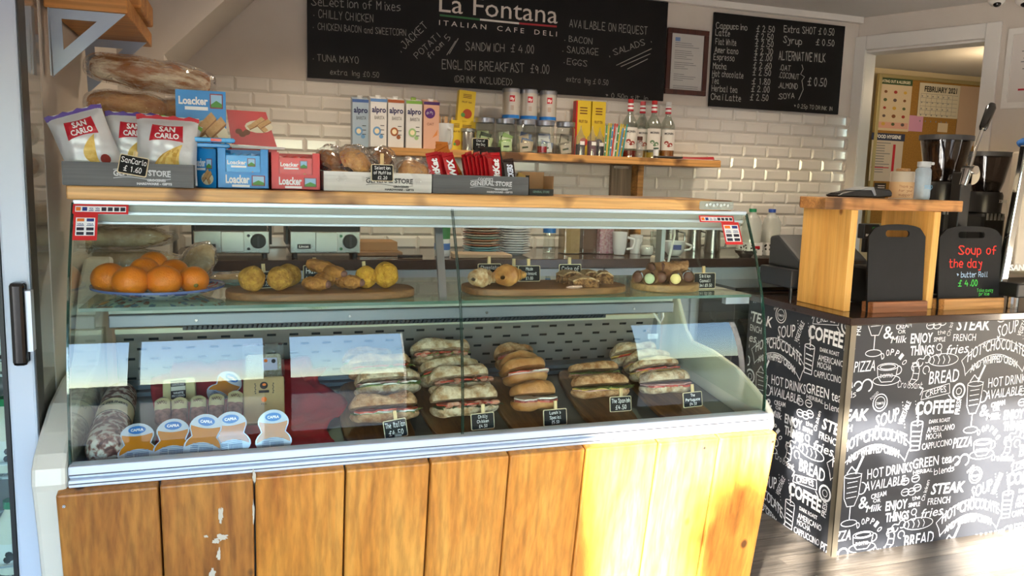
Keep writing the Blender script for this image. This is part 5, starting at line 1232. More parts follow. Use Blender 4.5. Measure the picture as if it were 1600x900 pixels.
for u, yy, r, m, rz_, lab in ((394, 2.06, .032, ARA, 1.0, 'brown crumbed rice ball at the left end of the long board'), (437, 2.065, .032, ARA, .95, 'brown crumbed rice ball second from left on the board'), (451, 2.13, .032, ARA, .95, 'brown crumbed rice ball behind the second one'), (572, 2.08, .0285, ARY, 1.05, 'yellow crumbed rice ball, smaller of the two'), (603, 2.08, .0325, ARY, 1.08, 'yellow crumbed rice ball, larger of the two, right end')):
    blob(u, yy, r, m, 'rice_ball', lab, 'rice ball', 'crumbed rice balls', rz_)
# filled pastries
PAS = mat('flaky_pastry', '8a5420', .6, col2='c88a3c', ns=30, bump=.8, bs=90, nscale=(1, 3, 1)); FILLB = mat('pastry_filling', '5a3a34', .7, col2='8c6258', ns=50); SUG = mat('sugared_pastry', 'a8702e', .7, col2='e0c8a0', ns=45, bump=.6, bs=120)
def pastry(u, yy, zz, l, r, rot, lab, m=PAS, end=True):
    x = W(u, 436, y=yy).x; t = thing('filled_pastry', lab, 'pastry', (x, yy, BZ+zz), 'filled pastries', rot=rot)
    n, k = 16, 16; vs = []; fs = []; rnd = random.Random(lab); a0 = rnd.random()*7
    for i in range(n+1):
        q = -1 + 2*i/n; rr = r*(1-abs(q)**2.5*.45)*(1+.05*math.sin(q*14+a0))
        if i == 0: rr *= .8
        for j in range(k): a = 2*math.pi*j/k; vs.append((q*l/2, rr*math.cos(a)*1.15, r*.85+rr*math.sin(a)*.82*(1+.05*math.sin(4*a+q*6))))
    for i in range(n):
        for j in range(k): fs.append((i*k+j, i*k+(j+1) % k, (i+1)*k+(j+1) % k, (i+1)*k+j))
    fs += [tuple(reversed(range(k))), tuple(n*k+j for j in range(k))]
    obj('crust', G().add(vs, fs), m, t, smooth=True)
    if end: obj('filling', G().ell((l/2, 0, r*.82), .008, r*.62, r*.45, 14, 8), FILLB, t, smooth=True)
pastry(493, 2.045, .0, .065, .022, (0, 0, -.5), 'dark flaky filled pastry at the front left of its heap')
pastry(545, 2.07, .0, .07, .022, (0, 0, -.5), 'flaky filled pastry at the right of its heap')
pastry(513, 2.10, .004, .07, .024, (0, -.15, -.7), 'flaky pastry in the middle of its heap, cut end showing')
pastry(500, 2.12, .034, .08, .022, (0, .25, -.2), 'golden flaky pastry on top of its heap', end=False)
pastry(522, 2.085, .028, .06, .019, (0, .1, -.8), 'flaky pastry with dark filling on top right of heap')
# croissants
def croissant(u, yy, s, rot, lab, m):
    x = W(u, 436, y=yy).x; t = thing('croissant', lab, 'croissant', (x, yy, BZ), 'croissants', rot=rot)
    n, k = 40, 16; vs = []; fs = []
    for i in range(n+1):
        q = -1 + 2*i/n; an = q*1.0; cx = math.sin(an)*.050*s; cy = (1-math.cos(an))*-.050*s
        seg = abs(q)*4.6; st = 1-.26*(seg-math.floor(seg)); rr = .031*s*(1-abs(q)**1.6*.78)*st
        d = Vector((math.cos(an), -math.sin(an), 0)); nrm = Vector((math.sin(an), math.cos(an), 0))
        for j in range(k): a = 2*math.pi*j/k; p = Vector((cx, cy, .026*s)) + nrm*rr*math.cos(a) + ZU*rr*.85*math.sin(a); vs.append(p)
    for i in range(n):
        for j in range(k): fs.append((i*k+j, i*k+(j+1) % k, (i+1)*k+(j+1) % k, (i+1)*k+j))
    obj('crust', G().add(vs, fs), m, t, smooth=True)
CRO = mat('croissant_crust', 'a0622a', .45, col2='d8a45a', ns=18, bump=.3, bs=60)
croissant(752, 2.06, 1.05, (0, 0, .35), 'sugar dusted croissant at the left end of right board', SUG)
croissant(792, 2.07, 1.2, (0, 0, .55), 'plump golden croissant, larger of the two', CRO)
# cake slices
CAKE = mat('cake_crumb', '5e3a1e', .85, col2='a57848', ns=90, bump=.9, bs=160, lo=.42, hi=.6); CAKT = mat('cake_top', 'c9b08a', .7, col2='8e6436', ns=60)
for u, yy, w_, h_, d_, r, lab in ((890, 2.13, .065, .036, .05, .05, 'brown nut cake slice at the left, under the cake tag'), (920, 2.15, .05, .034, .05, 0, 'brown nut cake slice behind, in the middle'), (943, 2.12, .05, .034, .05, -.3, 'brown nut cake slice at the right of its group'), (912, 2.05, .075, .028, .05, -.12, 'brown nut cake slice lying in front of the others')):
    x = W(u, 440, y=yy).x; t = thing('cake_slice', lab, 'cake slice', (x, yy, BZ), 'nut cake slices', rot=(0, 0, r))
    n = 12; pf = [(-w_/2, 0), (w_/2, 0), (w_/2, h_*.7)] + [(w_/2 - w_*i/n, h_*(.75+.25*math.sin(math.pi*i/n)+.03*math.sin(i*5))) for i in range(1, n)] + [(-w_/2, h_*.7)]
    obj('crumb', G().prism(pf, (0, -d_/2, 0), XU, ZU, YU, d_), CAKE, t, smooth=None)
    obj('top_crust', G().prism([(a*1.01, b+.0005) for a, b in pf[2:]] + [(a*1.01, b-.004) for a, b in reversed(pf[2:])], (0, -d_/2-.0006, 0), XU, ZU, YU, d_+.001), CAKT, t, smooth=None)
# cannoli
CAN = mat('cannoli_shell', '8a5c34', .6, col2='b88a5c', ns=30, bump=.5, bs=120); 
creams = {'p': mat('pistachio_cream', 'b8c49c', .5), 'c': mat('choc_cream', '6a4434', .5), 'v': mat('custard_cream', 'ecd892', .5)}
cl = [(1002, 2.10, 0, -.5, 'c', 'leftmost cannolo, chocolate filled'), (1018, 2.065, 0, -.7, 'p', 'cannolo with pale green filling, front left'), (1036, 2.075, .002, -.7, 'c', 'cannolo with chocolate filling, front middle'), (1056, 2.055, 0, -.9, 'v', 'cannolo with yellow custard filling, front right'), (1073, 2.10, 0, -1.1, 'c', 'rightmost cannolo of the pile'), (1024, 2.12, .022, -.3, 'c', 'cannolo on top of the pile, left'), (1046, 2.11, .024, .3, 'c', 'cannolo on top of the pile, middle'), (1058, 2.12, .026, .1, 'c', 'cannolo on top of the pile, right'), (1038, 2.15, .0, .2, 'c', 'cannolo at the back of the pile')]
for u, yy, zz, rz, fl, lab in cl:
    x = W(u, 440, y=yy).x; t = thing('cannolo', lab, 'cannolo', (x, yy, BZ+.002+zz), 'cannoli on the round board', rot=(0, 0, -rz + .1))
    r = .0175; l = .050; g = G(); vs = []; fs = []; n, k = 10, 16
    for i in range(n+1):
        q = -1+2*i/n
        for j in range(k): a = 2*math.pi*j/k; rr = r*(1+.10*q*q)*(1+.04*math.sin(a*3+q*9)); vs.append((q*l/2 + .006*math.sin(a), rr*math.cos(a), r+rr*math.sin(a)))
    for i in range(n):
        for j in range(k): fs.append((i*k+j, i*k+(j+1) % k, (i+1)*k+(j+1) % k, (i+1)*k+j))
    obj('shell', G().add(vs, fs), CAN, t, smooth=True)
    obj('cream', G().ell((-l/2+.001, 0, r), .007, r*.9, r*.9, 12, 8), creams[fl], t, smooth=True)
# price tags on the shelf
def gtag(u, vtop, vbot, wpx, yy, lines, lab, z=None, rz=0, tilt=0, peg=.02, pegx=0):
    p = W(u, vbot, y=yy); zz = z if z is not None else p.z; q = W(u+wpx, vbot, y=yy); h_ = W(u, vtop, y=yy).z - p.z
    price_tag((p.x, yy, zz), lines, abs(q.x-p.x), h_, rz, -.1, lab, peg=peg, pegx=pegx, tilt=tilt)
TG2 = 2.155
gtag(414, 424, 450, 28, 2.105, ['Aranc', '£1.80'], 'chalk tag among the brown rice balls', BZ, tilt=-.06)
gtag(487, 417, 448, 26, 2.155, ['Ham', '£1.80'], 'chalk tag behind the heap of filled pastries', BZ, pegx=.008)
gtag(572, 418, 445, 25, 2.12, ['Ball', '£1.80'], 'chalk tag between the two yellow rice balls', BZ, tilt=-.08)
gtag(765, 417, 447, 36, 2.15, ['Chocolate', 'Croissant', '£1.80'], 'chalk tag behind the sugar dusted croissant', BZ)
gtag(802, 415, 440, 30, 2.17, ['Plain', '£1.80'], 'chalk tag half hidden behind the plump croissant', BZ, pegx=.004)
gtag(827, 415, 440, 34, 2.165, ['Made', 'Croissant', '£1.80'], 'chalk tag just right of the plump croissant', BZ)
gtag(891, 412, 438, 34, 2.17, ['Cake of', 'the Day'], 'chalk tag for cake of the day', BZ)
gtag(1101, 427, 452, 33, 2.09, ['Sicilian', 'Cannoli', 'Mini £0.50'], 'chalk tag standing right of the cannoli board', GZ+.001)
# green check cloth hanging under the shelf's front, seen below the board
g = G(); n = 18; vs = []; fs = []
a = W(463, 480, y=2.3); b = W(583, 479, y=2.3)
for i in range(n+1):
    q = i/n; x = a.x+(b.x-a.x)*q; d = (.020*math.sin(math.pi*min(1, q/.58)) if q < .58 else .010*math.sin(math.pi*(q-.58)/.42)) + .002
    vs += [(x, 2.338, 1.0615), (x, 2.328, 1.0605), (x, 2.325, 1.058-d)]
for i in range(n): fs += [(3*i, 3*i+1, 3*i+4, 3*i+3), (3*i+1, 3*i+2, 3*i+5, 3*i+4)]
o = single('cloth', G().add(vs, fs), mat('cloth_green', '93a98a', .8, col2='b9c7ac', ns=300), 'pale green cloth draped over the rear channel below the pastry board', 'cloth', smooth=True)
so_ = o.modifiers.new('s', 'SOLIDIFY'); so_.thickness = .0015
g = G().bx(.93, 1.10, 2.345, 2.40, 1.062, 1.070); single('wooden_spatula', g, ACAE, 'wooden serving paddle lying behind the shelf under the cake board', 'utensil', bevel=.003)
g = G().bx(W(590, 408, y=2.3).x, 0, 0, 0, 0, 0) if False else None
# ================================================================== bread bags behind the case at the left
DUSTB = mat('flat_bread', 'a58a5c', .8, col2='d8c49a', ns=18, bump=.4, bs=50)
WRAP2 = glass('clear_wrap_dim', 'f4f4f4', 2.2, .05, bump=1.0, haze=.06, hazecol='c0b8a8', bs=24)
def bagloaf(u, v, yy, l, r, rot, lab):
    p = W(u, v, y=yy); t = thing('bagged_bread', lab, 'bread', (p.x, yy, p.z), 'bagged bread behind the oranges', rot=rot)
    rnd = random.Random(lab); a1 = rnd.random()*6
    obj('bread', G().ell((0, 0, r), l/2, r*1.3, r*.9, 20, 12, lambda q: Vector((abs(q.x)**.7*(1 if q.x > 0 else -1), q.y, q.z))*(1+.04*math.sin(9*q.x+a1))), DUSTB, t, smooth=True)
    obj('clear_bag', G().ell((0, 0, r), l*.56, r*1.6, r*1.12, 26, 16, lambda q: q*(1 + .07*math.sin(9*q.x+a1)*math.sin(8*q.z+a1) + .05*math.sin(13*q.y-5*q.x))), WRAP2, t, smooth=True)
t = thing('side_shelf', 'dark wooden shelf carrying bagged bread at the left behind the case', 'shelf', (-.2, 2.9, 1.13))
zb = W(200, 455, y=2.75).z
obj('board', G().bx(-.44, .0, 2.66, 3.0, zb-.03, zb), wood('dark_shelf', '4a3322', '5e4430', '70533c', 'x', 1), t)
obj('support', G().bx(-.44, -.41, 2.66, 3.0, .72, zb-.03), wood('dark_shelf', '', '', '', 'x'), t); obj('support', G().bx(-.03, .0, 2.66, 3.0, .72, zb-.03), wood('dark_shelf', '', '', '', 'x'), t)
for u, v, yy, l, r, rot, lab in ((190, 352, 2.8, .30, .033, (0, .05, 0), 'floury bread in clear bag, topmost of the pile behind glass'), (185, 388, 2.8, .31, .035, (0, -.02, 0), 'floury bread in clear bag, second from the top behind glass'), (200, 425, 2.78, .33, .035, (0, 0, 0), 'long pale flat bread in clear bag just above the oranges'), (190, 455, 2.80, .34, .034, (0, 0, 0), 'bagged bread lowest in the pile behind the oranges'), (115, 400, 2.70, .10, .04, (0, 0, .2), 'small bagged bread at the far left behind glass'), (118, 440, 2.78, .12, .04, (0, 0, .2), 'small bagged bread low at the far left behind glass')):
    bagloaf(u, v, yy, l, r, rot, lab)
bagloaf(325, 425, 2.74, .14, .045, (0, -.9, .3), 'bagged rolls standing right of the oranges pile behind glass'); bagloaf(362, 455, 2.70, .16, .03, (0, 0, .2), 'brown bagged bread low behind glass, right of the plate')
# ================================================================== lower deck
def dk(x, y): return deckz(y) + .001
BRN = wood('olive_board', '5b3a20', '7b5530', '956b40', 'y', .7, .45, contrast=.9)
BREAD = mat('ciabatta', 'a98358', .85, col2='dcc8a6', ns=34, bump=.9, bs=90, lo=.38, hi=.6); BREADB = mat('ciabatta_brown', '94602f', .8, col2='cfa67a', ns=26, bump=.9, bs=90, lo=.4, hi=.62); BRIO = mat('soft_roll', 'a5662c', .5, col2='d09c62', ns=14, bump=.4, bs=60)
BPALE = mat('crumb_pale', 'd9cba8', .8, bump=.4, bs=150)
TOM = mat('tomato', 'b23420', .3, col2='c8543a', ns=50); LET = mat('lettuce', '6f8a3c', .5, col2='a9bd6c', ns=60); HAM = mat('ham', 'b5837a', .5, col2='d0a498', ns=40); CHE = mat('cheese_slice', 'ddb85c', .5); MOZ = mat('mozzarella', 'e2ded2', .4); SALM = mat('salami_slice', '7a2a26', .5, col2='b07068', ns=70); ROC = mat('rocket', '2f4a22', .5, col2='56743a', ns=60); CHK = mat('chicken', 'c9a08a', .6, col2='c07858', ns=80)
def serv_plank(pts, lab, th_=.014):
    """paddle board lying on the sloping deck; pts in x,y"""
    g = G(); n = len(pts); vs = [(x, y, deckz(y)+.001) for x, y in pts] + [(x, y, deckz(y)+.001+th_) for x, y in pts]
    g.add(vs, [tuple(reversed(range(n))), tuple(range(n, 2*n))] + [(i, (i+1) % n, n+(i+1) % n, n+i) for i in range(n)])
    return single('paddle_board', g, BRN, lab, 'serving board', 'paddle boards under the sandwiches', bevel=.003)
def paddle(c0, c1, w0, w1):
    """outline from front centre c0 to back centre c1"""
    c0 = Vector(c0); c1 = Vector(c1); d = c1-c0; l = d.length; d.normalize(); nn = Vector((d.y, -d.x)); o = []
    prof = [(0, .55), (.02, .75), (.06, .92), (.15, 1.0), (.35, 1.03), (.6, 1), (.8, .93), (.92, .82), (.97, .66), (1, .40)]
    R = []
    for s_, k in prof:
        w_ = (w0 + (w1-w0)*s_)/2*k; p = c0 + d*l*s_; R.append((p, w_))
    for p, w_ in R: q = p + nn*w_; o.append((q.x, q.y))
    for p, w_ in reversed(R): q = p - nn*w_; o.append((q.x, q.y))
    return o
def dxy(u, v, z): p = W(u, v, z=z); return (p.x, p.y)
boards = [((600, 692), (560, 590), .19, .16, 'paddle board under the leftmost stack of sandwiches'), ((735, 682), (670, 590), .17, .17, 'paddle board under the second stack of sandwiches'), ((850, 672), (785, 590), .17, .15, 'paddle board under the round roll sandwiches'), ((965, 662), (895, 580), .16, .16, 'paddle board under the fourth pair of sandwiches'), ((1085, 655), (985, 572), .17, .16, 'paddle board under the rightmost stack of sandwiches')]
for a, b, w0, w1, lab in boards:
    f = dxy(a[0], a[1], .745); bk = dxy(b[0], b[1], .79)
    f = (f[0], max(f[1], 1.945)); bk = (bk[0], min(bk[1], 2.40)); serv_plank(paddle(f, bk, w0, w1), lab)
def slab(g, l, d, z0, z1, seed, wav=.0, n=22, sq=2.4, over=1):
    """thin wavy disc or slab used for fillings"""
    rnd = random.Random(seed); a = rnd.random()*6; top = []; bot = []
    for i in range(n):
        t = 2*math.pi*i/n; c, s = math.cos(t), math.sin(t); x = l/2*abs(c)**(2/sq)*(1 if c > 0 else -1); y = d/2*abs(s)**(2/sq)*(1 if s > 0 else -1)
        f = over*(1 + wav*math.sin(7*t+a) + wav*.6*math.sin(13*t)); dz = wav*.05*math.sin(5*t+a)
        top.append((x*f, y*f, z1+dz)); bot.append((x*f, y*f, z0+dz))
    b = len(g.v); g.add(bot+top, [tuple(reversed(range(n))), tuple(range(n, 2*n))] + [(i, (i+1) % n, n+(i+1) % n, n+i) for i in range(n)])
def bun(g, l, d, z0, h_, seed, up, sq=3.0):
    """half a roll: flat side inwards, crust side rounded"""
    rnd = random.Random(seed); a1 = rnd.random()*7; n, m = 28, 7; vs = []; fs = []
    for j in range(m+1):
        t = j/m; k = (math.cos(t*math.pi/2)**.33 if t < 1 else 0)*(1 if t > .01 else .97); z = math.sin(t*math.pi/2)**.9
        for i in range(n):
            a = 2*math.pi*i/n; c, s = math.cos(a), math.sin(a); x = l/2*abs(c)**(2/sq)*(1 if c > 0 else -1)*k; y = d/2*abs(s)**(2/sq)*(1 if s > 0 else -1)*k
            f = 1 + .035*math.sin(3*a+a1) + .02*math.sin(7*a-a1); hz = h_*(1+.13*math.sin(x*55+a1)+.07*math.sin(y*70+x*30)+.05*math.sin(x*140+a1)); vs.append((x*f, y*f, z0 + (z*hz if up else -z*hz)))
    for j in range(m):
        for i in range(n): fs.append((j*n+i, j*n+(i+1) % n, (j+1)*n+(i+1) % n, (j+1)*n+i))
    fs.append(tuple(range(n))); g.add(vs, fs)
def sandwich(u, v, yy, l, d, h_, layers, lab, m=None, rot=(0, 0, 0), sq=3.2, gap=.5, z=None, open_=.16):
    """v is the lower front edge of the sandwich; fillings listed from below"""
    x = W(u, v, y=yy).x; zz = z if z is not None else W(u, v, y=yy).z; m = m or BREAD
    t = thing('sandwich', lab, 'sandwich', (x, yy+d*.45, zz), 'filled sandwiches in the case', rot=rot)
    hb = h_*.36; ht = h_*.50; nf = len(layers); fz = h_ - hb - ht
    g = G(); bun(g, l, d, hb, hb, lab+'b', False, sq); obj('bottom_bread', g, m if m is not BREAD else BREAD, t, smooth=True)
    g = G(); bun(g, l*.99, d*.98, 0, ht, lab+'t', True, sq); g.xf(Matrix.Translation((0, d*.35, hb+fz)) @ Matrix.Rotation(-open_, 4, 'X') @ Matrix.Translation((0, -d*.35, 0))); obj('top_bread', g, m, t, smooth=True)
    rnd = random.Random(lab); zc = hb
    for k, ly in enumerate(layers):
        hz = fz/nf*1.25; g = G(); nm, mm = {'t': ('tomato_slice', TOM), 'l': ('lettuce', LET), 'h': ('ham_slice', HAM), 'c': ('cheese_slice', CHE), 'm': ('mozzarella', MOZ), 's': ('salami_slice', SALM), 'r': ('rocket', ROC), 'k': ('chicken', CHK)}[ly]
        if ly in 'tms':
            q = 3 if l > .15 else 2
            for i in range(q):
                g = G(); slab(g, l/q*1.0, d*.7, zc, zc+max(.004, hz*.9), lab+str(i), .02, 16, 2.0); g.xf(Matrix.Translation(((i-(q-1)/2)*l/q*.86, -d*.19-.004*rnd.random(), 0)) @ Matrix.Rotation(.12*(rnd.random()-.2), 4, 'X')); obj(nm, g, mm, t, smooth=False)
        elif ly in 'lr':
            for i in range(16 if ly == 'r' else 12):
                a = rnd.uniform(-.47, .47)*l; w_ = rnd.uniform(.008, .02); e = rnd.uniform(.0, .012); zq = zc + rnd.uniform(0, .006)
                g.add([(a-w_, -d*.30, zq), (a+w_, -d*.30, zq+.002), (a+w_*.7, -d*.50-e, zq-rnd.uniform(-.004, .008)), (a, -d*.52-e*1.2, zq+rnd.uniform(-.004, .006)), (a-w_*.6, -d*.49-e, zq-.002)], [(0, 1, 2, 3, 4)])
            slab(g, l*.95, d*.92, zc, zc+hz*.5, lab, .03, 26, 2.8); o = obj(nm, g, mm, t, smooth=None); o['kind'] = 'stuff'
        elif ly == 'k':
            for i in range(14): g.ell((rnd.uniform(-.42, .42)*l, -d*.40+rnd.uniform(-.012, .008), zc+hz*.5+rnd.uniform(-.003, .004)), .012, .010, .007, 8, 6)
            o = obj(nm, g, mm, t, smooth=True); o['kind'] = 'stuff'
        else:
            slab(g, l*.98, d*.98, zc, zc+max(.003, hz*.6), lab+ly, .035, 30, 2.8); obj(nm, g, mm, t)
        zc += fz/nf
    return t
def tilt(a, rz=0): return (a, 0, rz)
def row(items, group=None):
    for it in items: sandwich(**it)
S_ = lambda u, v, yy, l, d, h_, ly, lab, m=None, rot=(0, 0, 0), sq=3.2, open_=.16: sandwich(u, v, yy, l, d, h_, ly, lab, m, rot, sq, open_=open_)
T0 = -.42
# leftmost stack
S_(606, 667, 2.00, .185, .10, .068, 'lmt', 'seeded ciabatta with mozzarella and tomato, front of leftmost stack', BREADB, (-.25, 0, .03))
S_(613, 625, 2.09, .185, .10, .064, 'lmh', 'ciabatta with mozzarella, second in the leftmost stack', BREAD, (-.40, 0, .02), 3.2)
S_(598, 598, 2.19, .180, .10, .060, 'lt', 'ciabatta with salad, third in the leftmost stack', BREADB, (-.45, 0, .0))
S_(578, 585, 2.29, .150, .10, .058, 'lm', 'ciabatta at the back of the leftmost stack', BREADB, (-.45, 0, .15))
# second stack
S_(735, 657, 1.995, .192, .10, .076, 'rkt', 'ciabatta with tomato, rocket and chicken, front of second stack', BREAD, (-.22, 0, .02))
S_(727, 622, 2.075, .180, .10, .070, 'rkt', 'ciabatta with prawn pink chicken and rocket, second of second stack', BREAD, (-.40, 0, .10))
S_(710, 606, 2.15, .185, .10, .066, 'lt', 'ciabatta with tomato slices, third of second stack', BREAD, (-.42, 0, .12))
S_(694, 580, 2.25, .185, .11, .074, 'lkt', 'ciabatta with tomato and lettuce, back of second stack', BREAD, (-.42, 0, .02))
# round rolls
S_(843, 648, 2.01, .135, .11, .074, 'tsm', 'round soft roll with salami and tomato, front of roll stack', BRIO, (-.20, 0, -.05), 2.3)
S_(832, 607, 2.10, .135, .11, .068, 'hmt', 'round soft roll with mayonnaise and ham, second of roll stack', BRIO, (-.42, 0, .12), 2.3)
S_(822, 592, 2.18, .130, .10, .060, 'hm', 'round soft roll with ham, third of roll stack', BRIO, (-.48, 0, .2), 2.3)
S_(812, 580, 2.26, .130, .10, .066, 'ts', 'round soft roll with cured ham, back of roll stack', BREADB, (-.45, 0, .08), 2.5)
# fourth pair
S_(950, 627, 2.03, .175, .10, .062, 'hcl', 'brown ciabatta with cheese and salad, front of fourth pair', BREADB, (-.20, 0, -.03))
S_(938, 599, 2.13, .160, .09, .050, 'hl', 'brown ciabatta with green salad, back of fourth pair', BREADB, (-.20, 0, .0))
# rightmost stack
S_(1052, 620, 2.05, .160, .10, .062, 'th', 'pale ciabatta with tomato, front of rightmost stack', BREAD, (-.20, 0, .02))
S_(1036, 598, 2.13, .165, .10, .060, 'cht', 'pale ciabatta with cheese and tomato, second of rightmost stack', BREAD, (-.40, 0, .08))
S_(1024, 585, 2.20, .160, .10, .058, 'ch', 'pale ciabatta with ham and cheese, third of rightmost stack', BREAD, (-.45, 0, .12))
S_(1003, 574, 2.28, .165, .10, .062, 'tc', 'pale ciabatta with red filling, back of rightmost stack', BREAD, (-.42, 0, .1))
def ltag(u, vtop, vbot, wpx, yy, lines, lab, tilt=0):
    p = W(u, vbot, y=yy); q = W(u+wpx, vbot, y=yy); h_ = W(u, vtop, y=yy).z - p.z
    price_tag((p.x, yy, p.z), lines, abs(q.x-p.x), h_, 0, -.15, lab, peg=.022, pegx=.004, tilt=tilt)
ltag(620, 656, 684, 36, 1.955, ['The Italian', '£4.50'], 'chalk tag in front of the leftmost sandwiches', -.12)
ltag(755, 646, 671, 36, 1.955, ['Chilly', 'Chicken', '£4.50'], 'chalk tag in front of the chicken sandwiches', -.04)
ltag(868, 640, 665, 36, 1.96, ["Lunch's", 'Special', '£5.50'], 'chalk tag in front of the round rolls', -.02)
ltag(970, 620, 643, 33, 1.99, ['The Spanish', '£4.50'], 'chalk tag in front of the brown ciabattas')
ltag(1083, 613, 636, 29, 2.0, ['The', 'Portuguese', '£4.50'], 'chalk tag in front of the rightmost sandwiches', -.04)

# -- salami
SALA, nt, out = newmat('salami_skin'); b_ = nt.nodes.new('ShaderNodeBsdfPrincipled'); nt.links.new(b_.outputs[0], out.inputs[0]); b_.inputs['Roughness'].default_value = .6
mp = coords(nt, (1, 1, 1), True); no = nt.nodes.new('ShaderNodeTexNoise'); no.inputs['Scale'].default_value = 55; no.inputs['Detail'].default_value = 5; no.inputs['Distortion'].default_value = .6; nt.links.new(mp.outputs[0], no.inputs[0])
rp = nt.nodes.new('ShaderNodeValToRGB'); e = rp.color_ramp.elements; e[0].position = .40; e[0].color = hexc('4c2622'); e[1].position = .56; e[1].color = hexc('c9c2b8'); k = e.new(.47); k.color = hexc('8a5f56'); nt.links.new(no.outputs[0], rp.inputs[0]); nt.links.new(rp.outputs[0], b_.inputs['Base Color'])
def salami(f, bk, r, lab, band=True):
    f = Vector(f); bk = Vector(bk); t = thing('salami', lab, 'salami', f, 'large salamis')
    d = (bk-f).normalized(); L_ = (bk-f).length; pts = []; rr = []
    for q in (0, .015, .04, .09, .16, .2, .24, .5, .53, .7, .8, .94, 1): pts.append(f + d*L_*q); rr.append(r*{0: .25, .015: .6, .04: .85, .09: .98, .2: 1.02, .53: 1.0, .94: .9, 1: .4}.get(q, 1))
    obj('sausage', G().tube(pts, rr, 26), SALA, t, smooth=True)
    if band:
        obj('paper_band', G().tube([f+d*L_*.42, f+d*L_*.63], r*1.02, 28), mat('salami_paper', 'c4b59c', .6, col2='d2c6b0', ns=20), t, smooth=True)
        for q in (.42, .63): obj('string', G().tube([f+d*L_*q, f+d*L_*(q+.012)], r*1.04, 24), mat('string_dark', '2a2424', .6), t, smooth=True)
        # curved lettering on top of the band
        up = Vector((0, -.45, .9)).normalized(); up = (up - d*up.dot(d)).normalized(); sd_ = d.cross(up) * -1; q = fit(ftext('LA FELINESE', .03), .07, .012, -.035, -.006); g = G(); c0 = f + d*L_*.56
        if sd_.x < 0: sd_ = -sd_
        g.add([c0 + d*b + up*(r*1.035*math.cos(a/r)) + sd_*(r*1.035*math.sin(a/r)) for a, b in q[0]], q[1]); obj('lettering', g, mat('ink_blueblack', '28283a', .5), t, smooth=None)
a = W(162, 700, y=1.965); salami((a.x, 1.955, .722+.045), (W(192, 600, y=2.35).x, 2.33, deckz(2.33)+.045), .043, 'large mottled salami with paper band, nearest the glass')
salami((-.338, 2.0, .722+.028), (-.336, 2.36, deckz(2.36)+.028), .022, 'large salami lying against the left end panel', False)
# -- red cloth crumpled on the deck
g = G(); n = 34; m = 26; vs = []; fs = []
x0, x1, y0, y1 = -.235, .44, 1.955, 2.42
for j in range(m+1):
    for i in range(n+1):
        u = i/n; v = j/m; x = x0 + (x1-x0)*u; y = y0+(y1-y0)*v
        # ragged outline on the right side
        xr_ = .245 - .03*(1-v) - .03*math.sin(v*9); x = x0 + (xr_-x0)*u + .012*math.sin(v*13)*u + .02*math.sin(v*5)*(1-u)
        z = deckz(y) + .010 + .007*abs(math.sin(x*42+y*20)) + .006*abs(math.sin(x*17-y*50)) + .13*max(0, (v-.45))*(1 if .1 < u < .9 else .5)
        vs.append((x, y, z))
for j in range(m):
    for i in range(n): fs.append((j*(n+1)+i, j*(n+1)+i+1, (j+1)*(n+1)+i+1, (j+1)*(n+1)+i))
o = single('cloth', G().add(vs, fs), mat('red_cloth', '9a1420', .75, col2='b01c28', ns=12, bump=.15, bs=50), 'crumpled red cloth under the cheeses and cured meats', 'cloth', smooth=True)
o.modifiers.new('s', 'SOLIDIFY').thickness = .002
